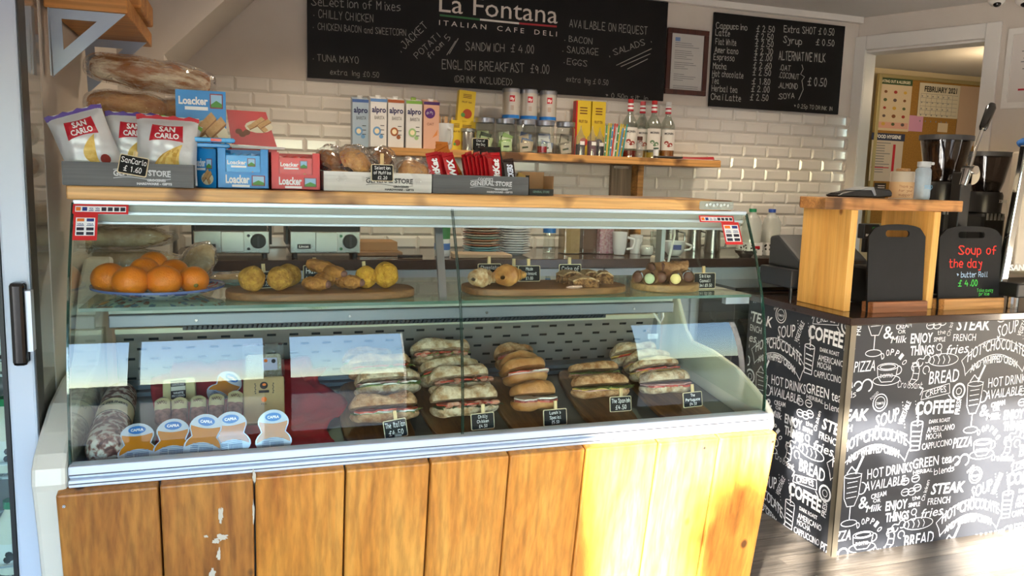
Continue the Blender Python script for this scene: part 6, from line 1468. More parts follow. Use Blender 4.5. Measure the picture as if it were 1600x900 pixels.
# -- waisted cheese tubs with printed film lids
LIDW = mat('lid_film', 'bcc5d4', .15, coat=.6); LORG = mat('lid_orange', 'bb7212', .2, coat=.6); LBLU = mat('lid_blue', '2f6fb8', .3); LBLD = mat('lid_navy', '5a6a8c', .4)
def eight(s=1.0, n=36):
    o = []
    for i in range(n):
        a = 2*math.pi*i/n; x = math.cos(a); z = math.sin(a); w_ = .040 if z < 0 else .034
        wx = w_*(1 - .30*math.exp(-((z)/.35)**2) + .10*abs(z)) ; o.append((wx*x*1.05*s, (.048*z)*s))
    return o
def tub(u, v, yy, rx, rz, lab, s=1.0, z=None, roll=0):
    p = W(u, v, y=yy); t = thing('cheese_tub', lab, 'cheese tub', (p.x, yy, z if z is not None else p.z), 'waisted tubs of cheese', rot=(rx, roll, rz))
    e = eight(s); top = .05*s
    g = G(); vs = [(a*.9, .03*s, b+top) for a, b in e] + [(a, .003, b+top) for a, b in e]; n = len(e)
    g.add(vs, [tuple(reversed(range(n))), tuple(range(n, 2*n))] + [(i, (i+1) % n, n+(i+1) % n, n+i) for i in range(n)]); obj('tub', g, mat('tub_clear', 'd9c09a', .25, coat=.4), t, smooth=False)
    obj('film_lid', G().prism([(a*1.1, b*1.06+top) for a, b in e], (0, -.001, 0), XU, ZU, YU, .002), LIDW, t)
    E2 = [(a*1.0, b+top) for a, b in e]
    mid = [(a*.99, min(max(b, top-.012*s), top+.020*s)) for a, b in E2]
    pts = [q for q in E2 if top-.026*s < q[1] < top+.028*s]
    L1 = sorted([q for q in pts if q[0] < 0], key=lambda q: q[1]); R1 = sorted([q for q in pts if q[0] > 0], key=lambda q: q[1])
    lo = [(L1[0][0]*(1-2*i/8), L1[0][1] + .012*s*math.sin(math.pi*i/8)) for i in range(1, 8)]
    hi = [(R1[-1][0]*(1-2*i/8), R1[-1][1] - .005*s*math.sin(math.pi*i/8)) for i in range(1, 8)]
    obj('orange_band', G().flat(poly(lo + R1 + hi + list(reversed(L1))), (0, -.0016, 0), XU, ZU), LORG, t, smooth=None)
    obj('blue_oval', G().flat(poly(disc(.018*s, 18, 0, top+.034*s, .55)), (0, -.002, 0), XU, ZU), LBLU, t, smooth=None)
    g = G().flat(fit(ftext('CAPRA', .04), .026*s, .006*s, -.013*s, top+.031*s), (0, -.0024, 0), XU, ZU); obj('lettering', g, WHITE, t, smooth=None)
    g = G()
    for k in range(9): g.bx(-.006*s+k*.0032*s, -.0045*s+k*.0032*s, -.0023, -.002, top-.036*s, top-.022*s)
    for k in range(4): g.bx(-.026*s, -.010*s, -.0023, -.002, top-.034*s+.004*k*s, top-.0325*s+.004*k*s)
    obj('barcode', g, LBLD, t)
    g = G()
    for k in range(3): g.bx(-.022*s, .022*s, -.0023, -.002, top-.016*s-.004*k*s, top-.015*s-.004*k*s)
    obj('small_print', g, LBLD, t)
tub(216, 727, 1.945, -.75, .12, 'waisted cheese tub leaning on the big salami, leftmost of five', 1.06)
tub(269, 722, 1.945, -.65, .0, 'waisted cheese tub second from left in the front row', 1.06)
tub(314, 718, 1.945, -.35, -.1, 'waisted cheese tub in the middle of the front row, tilted', 1.06, roll=.12)
tub(364, 713, 1.950, -.30, 0, 'waisted cheese tub fourth in the front row', 1.06, roll=-.05)
tub(428, 709, 1.950, -.25, 0, 'waisted cheese tub standing alone at the right of the front row', 1.06)
tub(337, 632, 2.24, -.55, -.1, 'waisted cheese tub lying tilted at the back on the red cloth', 1.0, roll=.55)
# -- wedge of cheese with black label
p = W(281, 630, y=2.24); t = thing('cheese_block', 'pale cheese block with black and white label', 'cheese', (p.x, 2.24, p.z), rot=(-.6, -.05, 0))
obj('cheese', G().prism(rounded(-.042, .040, 0, .072, .008), (0, 0, 0), XU, ZU, YU, .03), mat('cheese_pale', 'cfc290', .35, coat=.3), t, bevel=.003)
obj('black_label', G().prism([(-.022, .014), (-.004, .006), (.016, .014), (.016, .066), (-.022, .066)], (0, -.001, 0), XU, ZU, YU, .0005), mat('label_black', '2a2226', .4), t, smooth=None)
g = G().flat(fit(ftext('UNPASTEURISED', .0), .032, .006, -.019, .050), (0, -.0015, 0), XU, ZU); g.flat(fit(ftext('WHITE', .03), .026, .006, -.016, .026), (0, -.0015, 0), XU, ZU); g.flat(fit(ftext('PECORINO', .03), .032, .006, -.019, .018), (0, -.0015, 0), XU, ZU); obj('lettering', g, WHITE, t, smooth=None)
obj('white_strip', G().flat(poly([(-.021, .036), (.015, .036), (.015, .048), (-.021, .048)]), (0, -.0013, 0), XU, ZU), mat('label_cream', 'd8d2c4', .5), t, smooth=None)
# -- small cured sausages with paper labels
for k, (u, v) in enumerate(((254, 665), (280, 664), (309, 661), (337, 658), (366, 653))):
    yy = 2.09; p = W(u, v, y=yy); L5 = ['leftmost', 'second from left', 'middle', 'second from right', 'rightmost'][k]
    t = thing('cured_sausage', 'small cured sausage with cream paper label, %s of five' % L5, 'sausage', (p.x, yy, p.z), 'small cured sausages on the red cloth', rot=(-1.0, .04*(k-2), 0))
    obj('sausage', G().lathe([(.004, 0), (.014, .003), (.019, .015), (.020, .05), (.019, .075), (.012, .085), (.004, .09)], 18), mat('cured_skin', '4a1f1a', .4, col2='8a5a50', ns=60, coat=.3), t, smooth=True)
    vs = []; fs = []
    for i in range(9):
        a = -math.pi/2 - 1.1 + 2.2*i/8; zt = .030 + .012*abs(i-4)/4*0
        vs += [(.0208*math.cos(a), .0208*math.sin(a), .034 + .010*abs(i-4)/4), (.0208*math.cos(a), .0208*math.sin(a), .074)]
    for i in range(8): fs.append((2*i, 2*i+2, 2*i+3, 2*i+1))
    lb = obj('paper_label', G().add(vs, fs), mat('label_aged', 'b9ac84', .6), t, smooth=True)
    q = fit(ftext('NAPOLI', .03), .024, .010, -.012, .055); obj('lettering', G().add([(.0212*math.sin(a/.0212), -.0212*math.cos(a/.0212), b) for a, b in q[0]], q[1]), mat('ink_maroon', '5a2a24', .5), lb, smooth=None)
# -- packs of grated and wedge cheese
p = W(413, 655, y=2.10); t = thing('cheese_pack', 'tan vacuum pack of hard cheese with round black emblem', 'cheese', (p.x, 2.10, p.z-.01), rot=(-.5, 0, -.02))
obj('pack', G().prism(rounded(-.052, .052, 0, .125, .006), (0, 0, 0), XU, ZU, YU, .03), mat('rind_pack', 'a88e66', .3, coat=.5, col2='b89c72', ns=12), t, bevel=.005)
obj('emblem', G().flat(poly(disc(.010, 20, 0, .100)), (0, -.0008, 0), XU, ZU), mat('label_black'), t, smooth=None); obj('emblem', G().flat(poly(disc(.005, 12, .001, .102, .7)), (0, -.0012, 0), XU, ZU), ORG_, t, smooth=None)
obj('black_label', G().flat(poly([(-.013, .080), (.013, .080), (.013, .087), (-.013, .087)]), (0, -.0008, 0), XU, ZU), mat('label_black'), t, smooth=None)
obj('orange_seal', G().flat(poly(disc(.007, 16, 0, .062)), (0, -.0008, 0), XU, ZU), ORG_, t, smooth=None)
g = G()
for s in (-1, 1):
    for k in range(6): g.bx(s*.022-.0005+s*.0012*(k % 2), s*.022+.0005+s*.0012*(k % 2)+.002, -.001, -.0007, .078+.005*k, .081+.005*k)
g.flat(fit(ftext('P.D.O.', .02), .014, .004, -.007, .048), (0, -.001, 0), XU, ZU); obj('small_print', g, mat('ink_dark'), t, smooth=None)
p = W(414, 607, y=2.26); t = thing('cheese_pack', 'clear pack of grated cheese standing behind the tan pack', 'cheese', (p.x, 2.26, p.z-.02), rot=(-.4, 0, .04))
obj('grated_cheese', G().prism(rounded(-.048, .048, .004, .118, .01), (0, 0, 0), XU, ZU, YU, .025), mat('grated', 'b8a88a', .8, col2='ddd4bc', ns=140, bump=.8, bs=300), t, bevel=.006)
obj('clear_bag', G().prism(rounded(-.056, .056, 0, .15, .004), (0, -.004, 0), XU, ZU, YU, .033), WRAP, t, bevel=.008)
lb = obj('label', G().flat(poly([(-.004, .070), (.036, .070), (.036, .105), (-.004, .105)]), (0, -.0052, 0), XU, ZU), mat('label_lilac', 'b8b6cc', .5), t, smooth=None)
obj('mark', G().flat(poly(disc(.005, 12, .005, .097)), (0, -.0058, 0), XU, ZU), ORG_, lb, smooth=None); obj('mark', G().flat(poly(disc(.006, 12, .026, .095)), (0, -.0058, 0), XU, ZU), mat('label_black'), lb, smooth=None)
obj('label', G().flat(poly([(-.03, .022), (.03, .022), (.03, .045), (-.03, .045)]), (0, -.0052, 0), XU, ZU), mat('label_lilac'), t, smooth=None)
# small price strip holder between the glass panes
g = G().bx(.355, .372, 1.935, 1.95, deckz(1.94)+.001, deckz(1.94)+.05); single('strip_holder', g, mat('clear_grey', 'a8adb0', .2, .2), 'small clear upright divider left of the first paddle board', 'divider')
# ================================================================== worktop along the back wall
WZ = 1.068
t = thing('base_cabinet', 'pale grey base cabinets under the dark worktop along the back wall', 'cabinet', (1.1, 3.7, 0))
CABM = mat('cabinet_grey', 'c3cbd6', .4)
obj('carcass', G().bx(-.28, 2.86, 3.45, 3.99, .1, WZ-.045), CABM, t)
for k, (a, b) in enumerate(((-.28, .13), (.135, .62), (.625, 1.2), (1.205, 1.62), (1.625, 2.1), (2.105, 2.86))):
    d = obj('door', G().bx(a+.002, b-.002, 3.43, 3.449, .12, WZ-.05), CABM, t, bevel=.002)
    obj('handle', G().tube([(b-.05, 3.43, .8), (b-.05, 3.41, .8), (b-.05, 3.41, .65), (b-.05, 3.43, .65)], .005, 8), STEEL, d)
obj('kick_board', G().bx(-.28, 2.86, 3.48, 3.5, 0, .1), DARK, t)
single('worktop', G().bx(-.283, 2.90, 3.40, 4.004, WZ-.045, WZ-.001), mat('worktop_brown', '33241f', .2, col2='3d2c26', ns=40, coat=.4), 'dark brown worktop running along the tiled back wall', 'worktop', bevel=.003)
def wu(u, yy): return W(u, 380, y=yy).x
def grill(u0, u1, lab, led):
    yy = 3.47; x0 = wu(u0, yy); x1 = wu(u1, yy); t = thing('contact_grill', lab, 'grill', ((x0+x1)/2, yy+.15, WZ), 'contact grills on the back worktop')
    z0, z1 = WZ+.02, WZ+.115
    obj('body', G().bx(x0, x1, yy, yy+.34, z0, z1), STEEL, t, bevel=.004)
    obj('drawer', G().bx(x0+(x1-x0)*.36, x0+(x1-x0)*.66, yy-.008, yy, z0+.008, z1-.004), mat('drawer_steel', 'b6b4ae', .3, .9), t, bevel=.002)
    p = obj('name_plate', G().bx(x0+.03, x0+.085, yy-.002, yy, z0+.02, z0+.04), DARK, t); obj('lettering', G().flat(fit(ftext('Lincat', .03), .04, .010, x0+.037, z0+.0255), (0, yy-.0026, 0), XU, ZU), WHITE, p, smooth=None)
    kx = x0+(x1-x0)*.85; k = obj('knob', G().cyl((kx, yy, z0+.052), (kx, yy-.022, z0+.052), .032, .028, 24), DARK, t, bevel=.002); obj('knob_grip', G().bx(kx-.004, kx+.004, yy-.03, yy-.022, z0+.03, z0+.074), mat('grip_grey', '3a3a3c', .4), k)
    for q in (.02, .075): obj('lamp', G().cyl((x0+(x1-x0)*.72, yy, z0+q), (x0+(x1-x0)*.72, yy-.006, z0+q), .006, n=12), mat('led_'+led, led, .3), t)
    for q in (x0+.02, x1-.02): obj('foot', G().cyl((q, yy+.03, WZ), (q, yy+.03, z0), .012), DARK, t); 
    obj('lower_plate', G().bx(x0+.01, x1-.01, yy+.02, yy+.32, z1, z1+.02), DARK, t)
    obj('upper_plate', G().bx(x0+.01, x1-.01, yy+.01, yy+.32, z1+.03, z1+.085), mat('plate_steel', '9c9a92', .35, .8), t, bevel=.008)
    obj('front_handle', G().tube([(x0+.03, yy+.02, z1+.06), (x0+.03, yy-.05, z1+.07), (x1-.03, yy-.05, z1+.07), (x1-.03, yy+.02, z1+.06)], .010, 10), DARK, t, smooth=True)
    for q in (x0-.012, x1+.003): obj('arm', G().bx(q, q+.01, yy+.1, yy+.3, z0+.03, z1+.12), DARK, t)
grill(302, 421, 'steel contact grill on the back worktop, left of two', '222222'); grill(453, 563, 'steel contact grill on the back worktop, right of two', '2a7a4a')
# chopping board, knife
x = wu(592, 3.6); single('chopping_board', G().bx(x-.11, x+.10, 3.55, 3.8, WZ, WZ+.018), wood('chop_wood', '7a5636', '8f6a45', 'a27e58', 'x', 1), 'brown chopping board right of the contact grills', 'chopping board', bevel=.003)
single('cardboard_tray', G().bx(x-.10, x+.085, 3.60, 3.76, WZ+.019, WZ+.06), CB, 'brown cardboard tray on the chopping board', 'tray', bevel=.002)
x0, x1 = wu(563, 3.46), wu(622, 3.46); t = thing('bread_knife', 'long bread knife lying at the worktop edge', 'knife', (x0, 3.46, WZ)); obj('blade', G().bx(x0, x1, 3.455, 3.475, WZ+.001, WZ+.003), STEEL, t); obj('handle', G().tube([(x1, 3.465, WZ+.007), (x1+.11, 3.465, WZ+.007)], .007, 8), DARK, t)
# cleaning bottle
x = wu(691, 3.55); t = thing('spray_bottle', 'white bottle with green and blue label beside the plates', 'bottle', (x, 3.55, WZ))
obj('bottle', G().lathe([(0, 0), (.034, 0), (.036, .01), (.036, .15), (.02, .18), (.012, .2), (.012, .22), (0, .22)], 20, (x, 3.55, WZ)), CER, t, smooth=True)
obj('green_label', G().lathe([(.0365, .08), (.0365, .14)], 20, (x, 3.55, WZ)), mat('label_green', '2f7a4a', .4), t, smooth=True); obj('blue_label', G().lathe([(.0366, .03), (.0366, .06)], 20, (x, 3.55, WZ)), mat('label_blue2', '3a6ab0', .4), t, smooth=True)
obj('cap', G().cyl((x, 3.55, WZ+.22), (x, 3.55, WZ+.25), .015), mat('tin_blue'), t)
# plates
def plates(u, n, cols, lab, r, yy=3.62):
    x = wu(u, yy)
    for k in range(n):
        c = cols[k % len(cols)]; m = mat('plate_'+c, c, .2, coat=.3); z = WZ + k*.0115; dx = .003*math.sin(k*2.3)
        g = G().lathe([(0, 0), (r*.55, 0), (r*.62, .004), (r, .014), (r, .017), (r*.6, .008), (0, .005)], 32, (x+dx, yy, z))
        single('plate', g, m, '%s plate, %s of the %s' % (lab.split('|')[0], 'lowest' if k == 0 else 'topmost' if k == n-1 else '%s from the bottom' % ORDN[k], lab.split('|')[1]), 'plate', lab.split('|')[1], smooth=True)
ORDN = ['first', 'second', 'third', 'fourth', 'fifth', 'sixth', 'seventh', 'eighth', 'ninth', 'tenth', 'eleventh', 'twelfth', 'thirteenth', 'fourteenth']
plates(752, 12, ['5fa7b8', '5fa7b8', '7fb9c4', 'a86a48', 'c0b8a8', 'b08060', '8fb0a8', 'b9b0a0', 'a05a3a', 'c8bfae', '9a6a4a', 'b0a890'], 'coloured|mixed colour plate stack', .088)
plates(802, 13, ['dfe2e6'], 'white|white plate stack', .082)
x0, x1 = wu(705, 3.48), wu(797, 3.48); single('napkin_stack', G().add([(x0, 3.44, WZ+.0), (x1, 3.44, WZ), (x1-.01, 3.53, WZ), (x0+.01, 3.53, WZ), (x0, 3.44, WZ+.02), (x1, 3.44, WZ+.016), (x1-.01, 3.53, WZ+.02), (x0+.01, 3.53, WZ+.024)], [(3,2,1,0),(4,5,6,7),(0,1,5,4),(1,2,6,5),(2,3,7,6),(3,0,4,7)]), mat('kraft_paper', 'a8927a', .8), 'folded brown paper lying in front of the plate stacks', 'paper', bevel=.003)
# jars, mugs and jugs to the right
def lathe_thing(name, u, yy, prof, m, lab, cat, grp=None, extra=None, handle=None, n=24):
    x = wu(u, yy); t = thing(name, lab, cat, (x, yy, WZ), grp); obj(name + '_body', G().lathe(prof, n, (x, yy, WZ)), m, t, smooth=True)
    if handle: a, b, r = handle; obj('handle', G().tube([(x+r*.9, yy-.02, WZ+b), (x+r+.028, yy-.03, WZ+b-.01), (x+r+.030, yy-.03, WZ+(a+b)/2), (x+r+.02, yy-.03, WZ+a+.005), (x+r*.85, yy-.02, WZ+a)], .006, 8), m, t, smooth=True)
    if extra: extra(x, yy, t)
    return t
lathe_thing('water_bottle', 858, 3.7, [(0, 0), (.03, 0), (.032, .02), (.028, .07), (.032, .1), (.032, .15), (.012, .19), (.012, .21)], JG, 'clear water bottle with blue label right of the plates', 'bottle', extra=lambda x, y, t: (obj('label', G().lathe([(.0325, .10), (.0325, .14)], 20, (x, y, WZ)), mat('tin_blue'), t, smooth=True), obj('cap', G().cyl((x, y, WZ+.21), (x, y, WZ+.225), .014), mat('tin_blue'), t)))
def cube_jar(u, w_, h_, yy, c, lab, lidc, col2=None):
    x = wu(u, yy); t = thing('storage_jar', lab, 'jar', (x, yy, WZ), 'square storage jars'); r = w_/2
    obj('contents', G().bx(x-r+.002, x+r-.002, yy-r+.002, yy+r-.002, WZ+.003, WZ+h_*.93), mat('contents_'+c, c, .7, col2=col2, ns=80), t); obj('jar', G().bx(x-r, x+r, yy-r, yy+r, WZ, WZ+h_), JG, t, bevel=.004); obj('lid', G().bx(x-r-.002, x+r+.002, yy-r-.002, yy+r+.002, WZ+h_, WZ+h_+.015), mat('cap_'+lidc, lidc, .4), t, bevel=.003)
cube_jar(889, .085, .14, 3.68, 'a08458', 'square jar of tan powder on the back worktop', 'c8c4bc', 'ad9166'); cube_jar(917, .08, .14, 3.70, '5e4232', 'square jar of brown powder on the back worktop', 'c8c4bc', '6c4e3c'); cube_jar(943, .078, .15, 3.66, 'd8c4cc', 'square jar of pink and white sweets', 'c8c4bc', 'b06a84')
lathe_thing('latte_mug', 968, 3.58, [(0, .003), (.026, .003), (.034, .04), (.038, .115), (.035, .115), (.031, .04), (0, .01)], CER, 'tall white mug on the back worktop', 'mug', handle=(.03, .09, .036))
lathe_thing('sugar_pot', 994, 3.66, [(0, 0), (.030, 0), (.032, .08), (.034, .082), (.034, .095), (0, .10)], CER, 'white lidded pot beside the tall mug', 'pot')
lathe_thing('sugar_jar', 1011, 3.58, [(0, .0), (.030, .0), (.036, .02), (.034, .05), (.022, .075), (.024, .085)], JG, 'squat glass jar half full of white sugar', 'jar', extra=lambda x, y, t: obj('sugar', G().lathe([(0, .002), (.029, .002), (.034, .02), (.030, .045), (0, .05)], 20, (x, y, WZ)), mat('sugar', 'dedcd8', .8), t, smooth=True))
lathe_thing('glass_tumbler', 1024, 3.72, [(0, 0), (.026, 0), (.030, .11), (.028, .11), (.024, .004)], JG, 'tall empty glass behind the sugar jar', 'glass')
lathe_thing('steel_jug', 1047, 3.78, [(0, 0), (.044, 0), (.046, .02), (.040, .10), (.043, .13), (.040, .13)], STEEL, 'steel milk jug behind the big white cup, left', 'jug', 'steel jugs', handle=(.03, .11, .04))
lathe_thing('steel_jug', 1084, 3.80, [(0, 0), (.040, 0), (.042, .02), (.036, .10), (.039, .14), (.036, .14)], STEEL, 'steel milk jug behind the big white cup, right', 'jug', 'steel jugs', handle=(.03, .11, .036))
lathe_thing('steel_jug', 1113, 3.66, [(0, 0), (.042, 0), (.044, .02), (.038, .11), (.041, .145), (.038, .145)], STEEL, 'steel milk jug at the right end of the worktop', 'jug', 'steel jugs', handle=(.03, .12, .04))
lathe_thing('coffee_cup', 1054, 3.52, [(0, .003), (.030, .003), (.048, .025), (.056, .075), (.053, .075), (.044, .027), (0, .01)], CER, 'large white coffee cup with blue printed label', 'cup', handle=(.03, .065, .05), extra=lambda x, y, t: obj('blue_label', G().add([(x + .0535*math.cos(a), y + .0535*math.sin(a), WZ+z) for a in (-2.2, -2.0, -1.8, -1.6, -1.4) for z in (.035, .06)], [(2*i, 2*i+2, 2*i+3, 2*i+1) for i in range(4)]), NAVY, t, smooth=None))
lathe_thing('steel_bowl', 1166, 3.46, [(0, 0), (.03, 0), (.055, .035), (.057, .035), (.05, .02), (0, .004)], STEEL, 'small steel bowl at the right end of the worktop', 'bowl')
# milk bottles
def milk(u, yy, capc, lab):
    x = wu(u, yy); t = thing('milk_bottle', lab, 'milk bottle', (x, yy, WZ), 'plastic milk bottles')
    HD = glass('milk_plastic', 'e8ecec', 2.5, .15, haze=.35, hazecol='e4e4e0'); r = .042
    def sq(g, r0, z0, r1, z1, k=.6):
        vs = []
        for r_, z in ((r0, z0), (r1, z1)): vs += [(x + a, yy + b, WZ+z) for a, b in rounded(-r_, r_, -r_, r_, r_*k, 3)]
        n = len(vs)//2; g.add(vs, [(i, (i+1) % n, n+(i+1) % n, n+i) for i in range(n)]); return n
    g = G(); sq(g, r-.001, .004, r-.001, .115); n = sq(g, r-.001, .115, r*.8, .125); g.f.append(tuple(range(len(g.v)-n, len(g.v)))); g.mi.append(0); obj('milk', g, mat('milk_white', 'e8e4d8', .5), t, smooth=True)
    g = G(); sq(g, r, 0, r, .15); sq(g, r, .15, .030, .20); sq(g, .030, .20, .016, .225, .95); sq(g, .016, .225, .016, .235, .95); obj('bottle', g, HD, t, smooth=True)
    obj('handle', G().tube([(x+.030, yy, WZ+.205), (x+.050, yy, WZ+.175), (x+.052, yy, WZ+.13), (x+.040, yy, WZ+.105)], .009, 10), HD, t, smooth=True)
    obj('cap', G().cyl((x, yy, WZ+.228), (x, yy, WZ+.245), .019, n=20), mat('cap_'+capc, capc, .4), t)
    lb = obj('label', G().bx(x-r-.0008, x+r+.0008, yy-r-.0008, yy+r+.0008, WZ+.008, WZ+.072), WHITE, t)
    g = G(); rnd = random.Random(lab)
    for k in range(9):
        a, b = rnd.uniform(-.032, .032), rnd.uniform(.016, .062); pts = [(a + rnd.uniform(.005, .011)*math.cos(q), b + rnd.uniform(.004, .008)*math.sin(q)) for q in [2*math.pi*i/9 for i in range(9)]]
        g.add([(x+p_, yy-r-.0012, WZ+q_) for p_, q_ in pts], [tuple(range(9))]); g.add([(x-r-.0012, yy+p_, WZ+q_) for p_, q_ in pts], [tuple(range(9))])
    o = obj('cow_patches', g, BLACKP, lb, smooth=None); o['kind'] = 'stuff'
    obj('red_mark', G().bx(x-.004, x+.026, yy-r-.0020, yy-r-.0016, WZ+.042, WZ+.056), mat('logo_red'), lb)
milk(1173, 3.50, '1f8a5a', 'plastic milk bottle with green cap, half full'); milk(1203, 3.50, '2f55b0', 'plastic milk bottle with blue cap, half full')
single('red_tray', G().bx(wu(1222, 3.5), wu(1240, 3.5), 3.44, 3.52, WZ, WZ+.012), REDB, 'small red tray edge beside the blue capped milk', 'tray')
# dark machine below the milk, behind the service counter
a = W(1160, 425, y=3.3); t = thing('under_counter_unit', 'dark low unit between worktop and service counter', 'unit', (2.5, 3.25, 0)); obj('body', G().bx(2.12, 2.68, 3.08, 3.38, .0, .93), DARK, t, bevel=.005); obj('steel_top', G().bx(2.12, 2.68, 3.08, 3.38, .95, .965), mat('black_gloss', '0f0f10', .1, coat=.5), t); obj('front_strip', G().bx(2.14, 2.66, 3.075, 3.08, .80, .82), STEEL, t)
# ================================================================== on the service counter
CZ2 = KZ + .0005
BP = wood('kiosk_pine', 'c68c3e', 'dea95a', 'ecc077', 'z', .7, .5, burn='8a5420', knots=1, contrast=.45); BPX = wood('kiosk_top_pine', '9a6230', 'bf8850', 'd6a468', 'x', .8, .5, burn='3f2410', contrast=.9)
t = thing('till_box', 'open pine box unit standing on the counter with a plank top', 'box unit', (2.48, 2.64, CZ2))
a = W(1314, 487, z=KZ); y0, y1 = 2.505, 2.785; zt = W(1330, 328, y=y0).z; xl = 2.225; xr0 = W(1446, 480, y=y0).x
obj('side_panel', G().bx(xl, xl+.032, y0, y1, CZ2, zt), BP, t, bevel=.002); obj('side_panel', G().bx(xr0, xr0+.034, y0, y1, CZ2, zt), BP, t, bevel=.002)
xe = W(1505, 320, y=2.49).x; zb_ = zt + .045
obj('top_plank', G().bx(2.085, xe, 2.49, 2.635, zt+.001, zb_), BPX, t, bevel=.003)
obj('top_plank', G().bx(2.20, xe-.02, 2.64, 2.785, zt+.001, zb_), BPX, t, bevel=.003)
# card reader
z = zb_ + .001
x0, x1 = W(1298, 300, y=2.55).x, W(1383, 300, y=2.55).x
t = thing('card_reader', 'black and silver card reader lying on the pine box', 'card reader', (x0, 2.55, z))
n = 10; L_ = x1-x0; up = [(x0 + L_*q, z + hh) for q, hh in ((0, .008), (.1, .018), (.35, .030), (.55, .042), (.62, .044), (.80, .040), (.95, .036), (1.0, .026), (1.0, .008), (.75, .002), (.05, .002))]
obj('shell', G().prism(up, (0, 2.51, 0), XU, ZU, YU, .075), mat('reader_black', '101012', .25, coat=.3), t, bevel=.006)
obj('silver_side', G().prism([(x0+L_*.30, z+.030), (x0+L_*.55, z+.0425), (x0+L_*.64, z+.0445), (x0+L_*.70, z+.012), (x0+L_*.66, z+.010), (x0+L_*.60, z+.032)], (0, 2.508, 0), XU, ZU, YU, .08), ALU, t, bevel=.002)
obj('screen', G().add([(x0+L_*.64, 2.52, z+.0448), (x0+L_*.80, 2.52, z+.0408), (x0+L_*.80, 2.575, z+.0408), (x0+L_*.64, 2.575, z+.0448)], [(0, 1, 2, 3)]), mat('screen_black', '060607', .05), t, smooth=None)
a = W(1376, 309, y=2.62); t = thing('table_sign', 'small black sign behind the card reader', 'sign', (a.x, 2.62, z)); sg = obj('sign_panel', G().bx(a.x-.035, a.x+.022, 2.62, 2.623, z, z+.062), DARK, t)
g = G()
for k in range(4): g.bx(a.x-.02, a.x+.015, 2.6194, 2.6198, z+.026+.008*k, z+.0285+.008*k)
obj('small_print', g, CHALK, sg)
# jar with wooden lid and lettering
x = W(1408, 300, y=2.56).x; t = thing('tip_jar', 'frosted jar with tan lettered wrap and wooden stopper', 'jar', (x, 2.56, z)); r = .045; hj = W(1408, 268, y=2.56).z - z
obj('jar', G().lathe([(0, 0), (r, 0), (r, hj*.93), (r*.95, hj), (r*.85, hj), (r*.85, .01)], 28, (x, 2.56, z)), glass('frosted', 'e0dcd4', 2, .3, haze=.45, hazecol='cfc6ba'), t, smooth=True)
obj('tan_wrap', G().lathe([(r+.001, .004), (r+.001, hj*.62)], 28, (x, 2.56, z)), mat('kraft_wrap', 'a98a66', .7), t, smooth=True)
obj('stopper', G().cyl((x, 2.56, z+hj), (x, 2.56, z+hj+.012), .026, n=20), ACAE, t, bevel=.003)
g = G()
for k, s in enumerate(('Thank you', 'for your', 'support')):
    q = fit(htext(s, .8), .055, .009, -.0275, hj*(.42-.15*k)); g.add([(x+(r+.0015)*math.sin(a/r-.35), 2.56-(r+.0015)*math.cos(a/r-.35), z+b) for a, b in q[0]], q[1])
obj('lettering', g, mat('ink_brown'), t, smooth=None)
x = W(1440, 300, y=2.57).x; r = .030; t = thing('soap_bottle', 'blue grey dispenser bottle with pump on the pine box', 'bottle', (x, 2.57, z)); SB = mat('soap_grey', '8e9cab', .35, col2='9eb4c8', ns=12); hb_ = W(1440, 262, y=2.57).z - z
obj('bottle', G().lathe([(0, 0), (r, 0), (r+.002, .01), (r, hb_*.92), (r*.8, hb_), (0, hb_)], 24, (x, 2.57, z)), SB, t, smooth=True)
obj('pump', G().lathe([(.022, hb_), (.026, hb_+.004), (.026, hb_+.024), (0, hb_+.026)], 20, (x, 2.57, z)), mat('pump_grey', 'a4aab0', .4), t, smooth=True); obj('spout', G().bx(x, x+.045, 2.56, 2.58, z+hb_+.012, z+hb_+.024), mat('pump_grey'), t, bevel=.003)
g = G().flat(fit(htext('soap', .7), .04, .018, x-.02, z+hb_*.35), (0, 2.57-r-.002, 0), XU, ZU); obj('lettering', g, mat('soap_blue', '6fb0dc', .5), t, smooth=None)
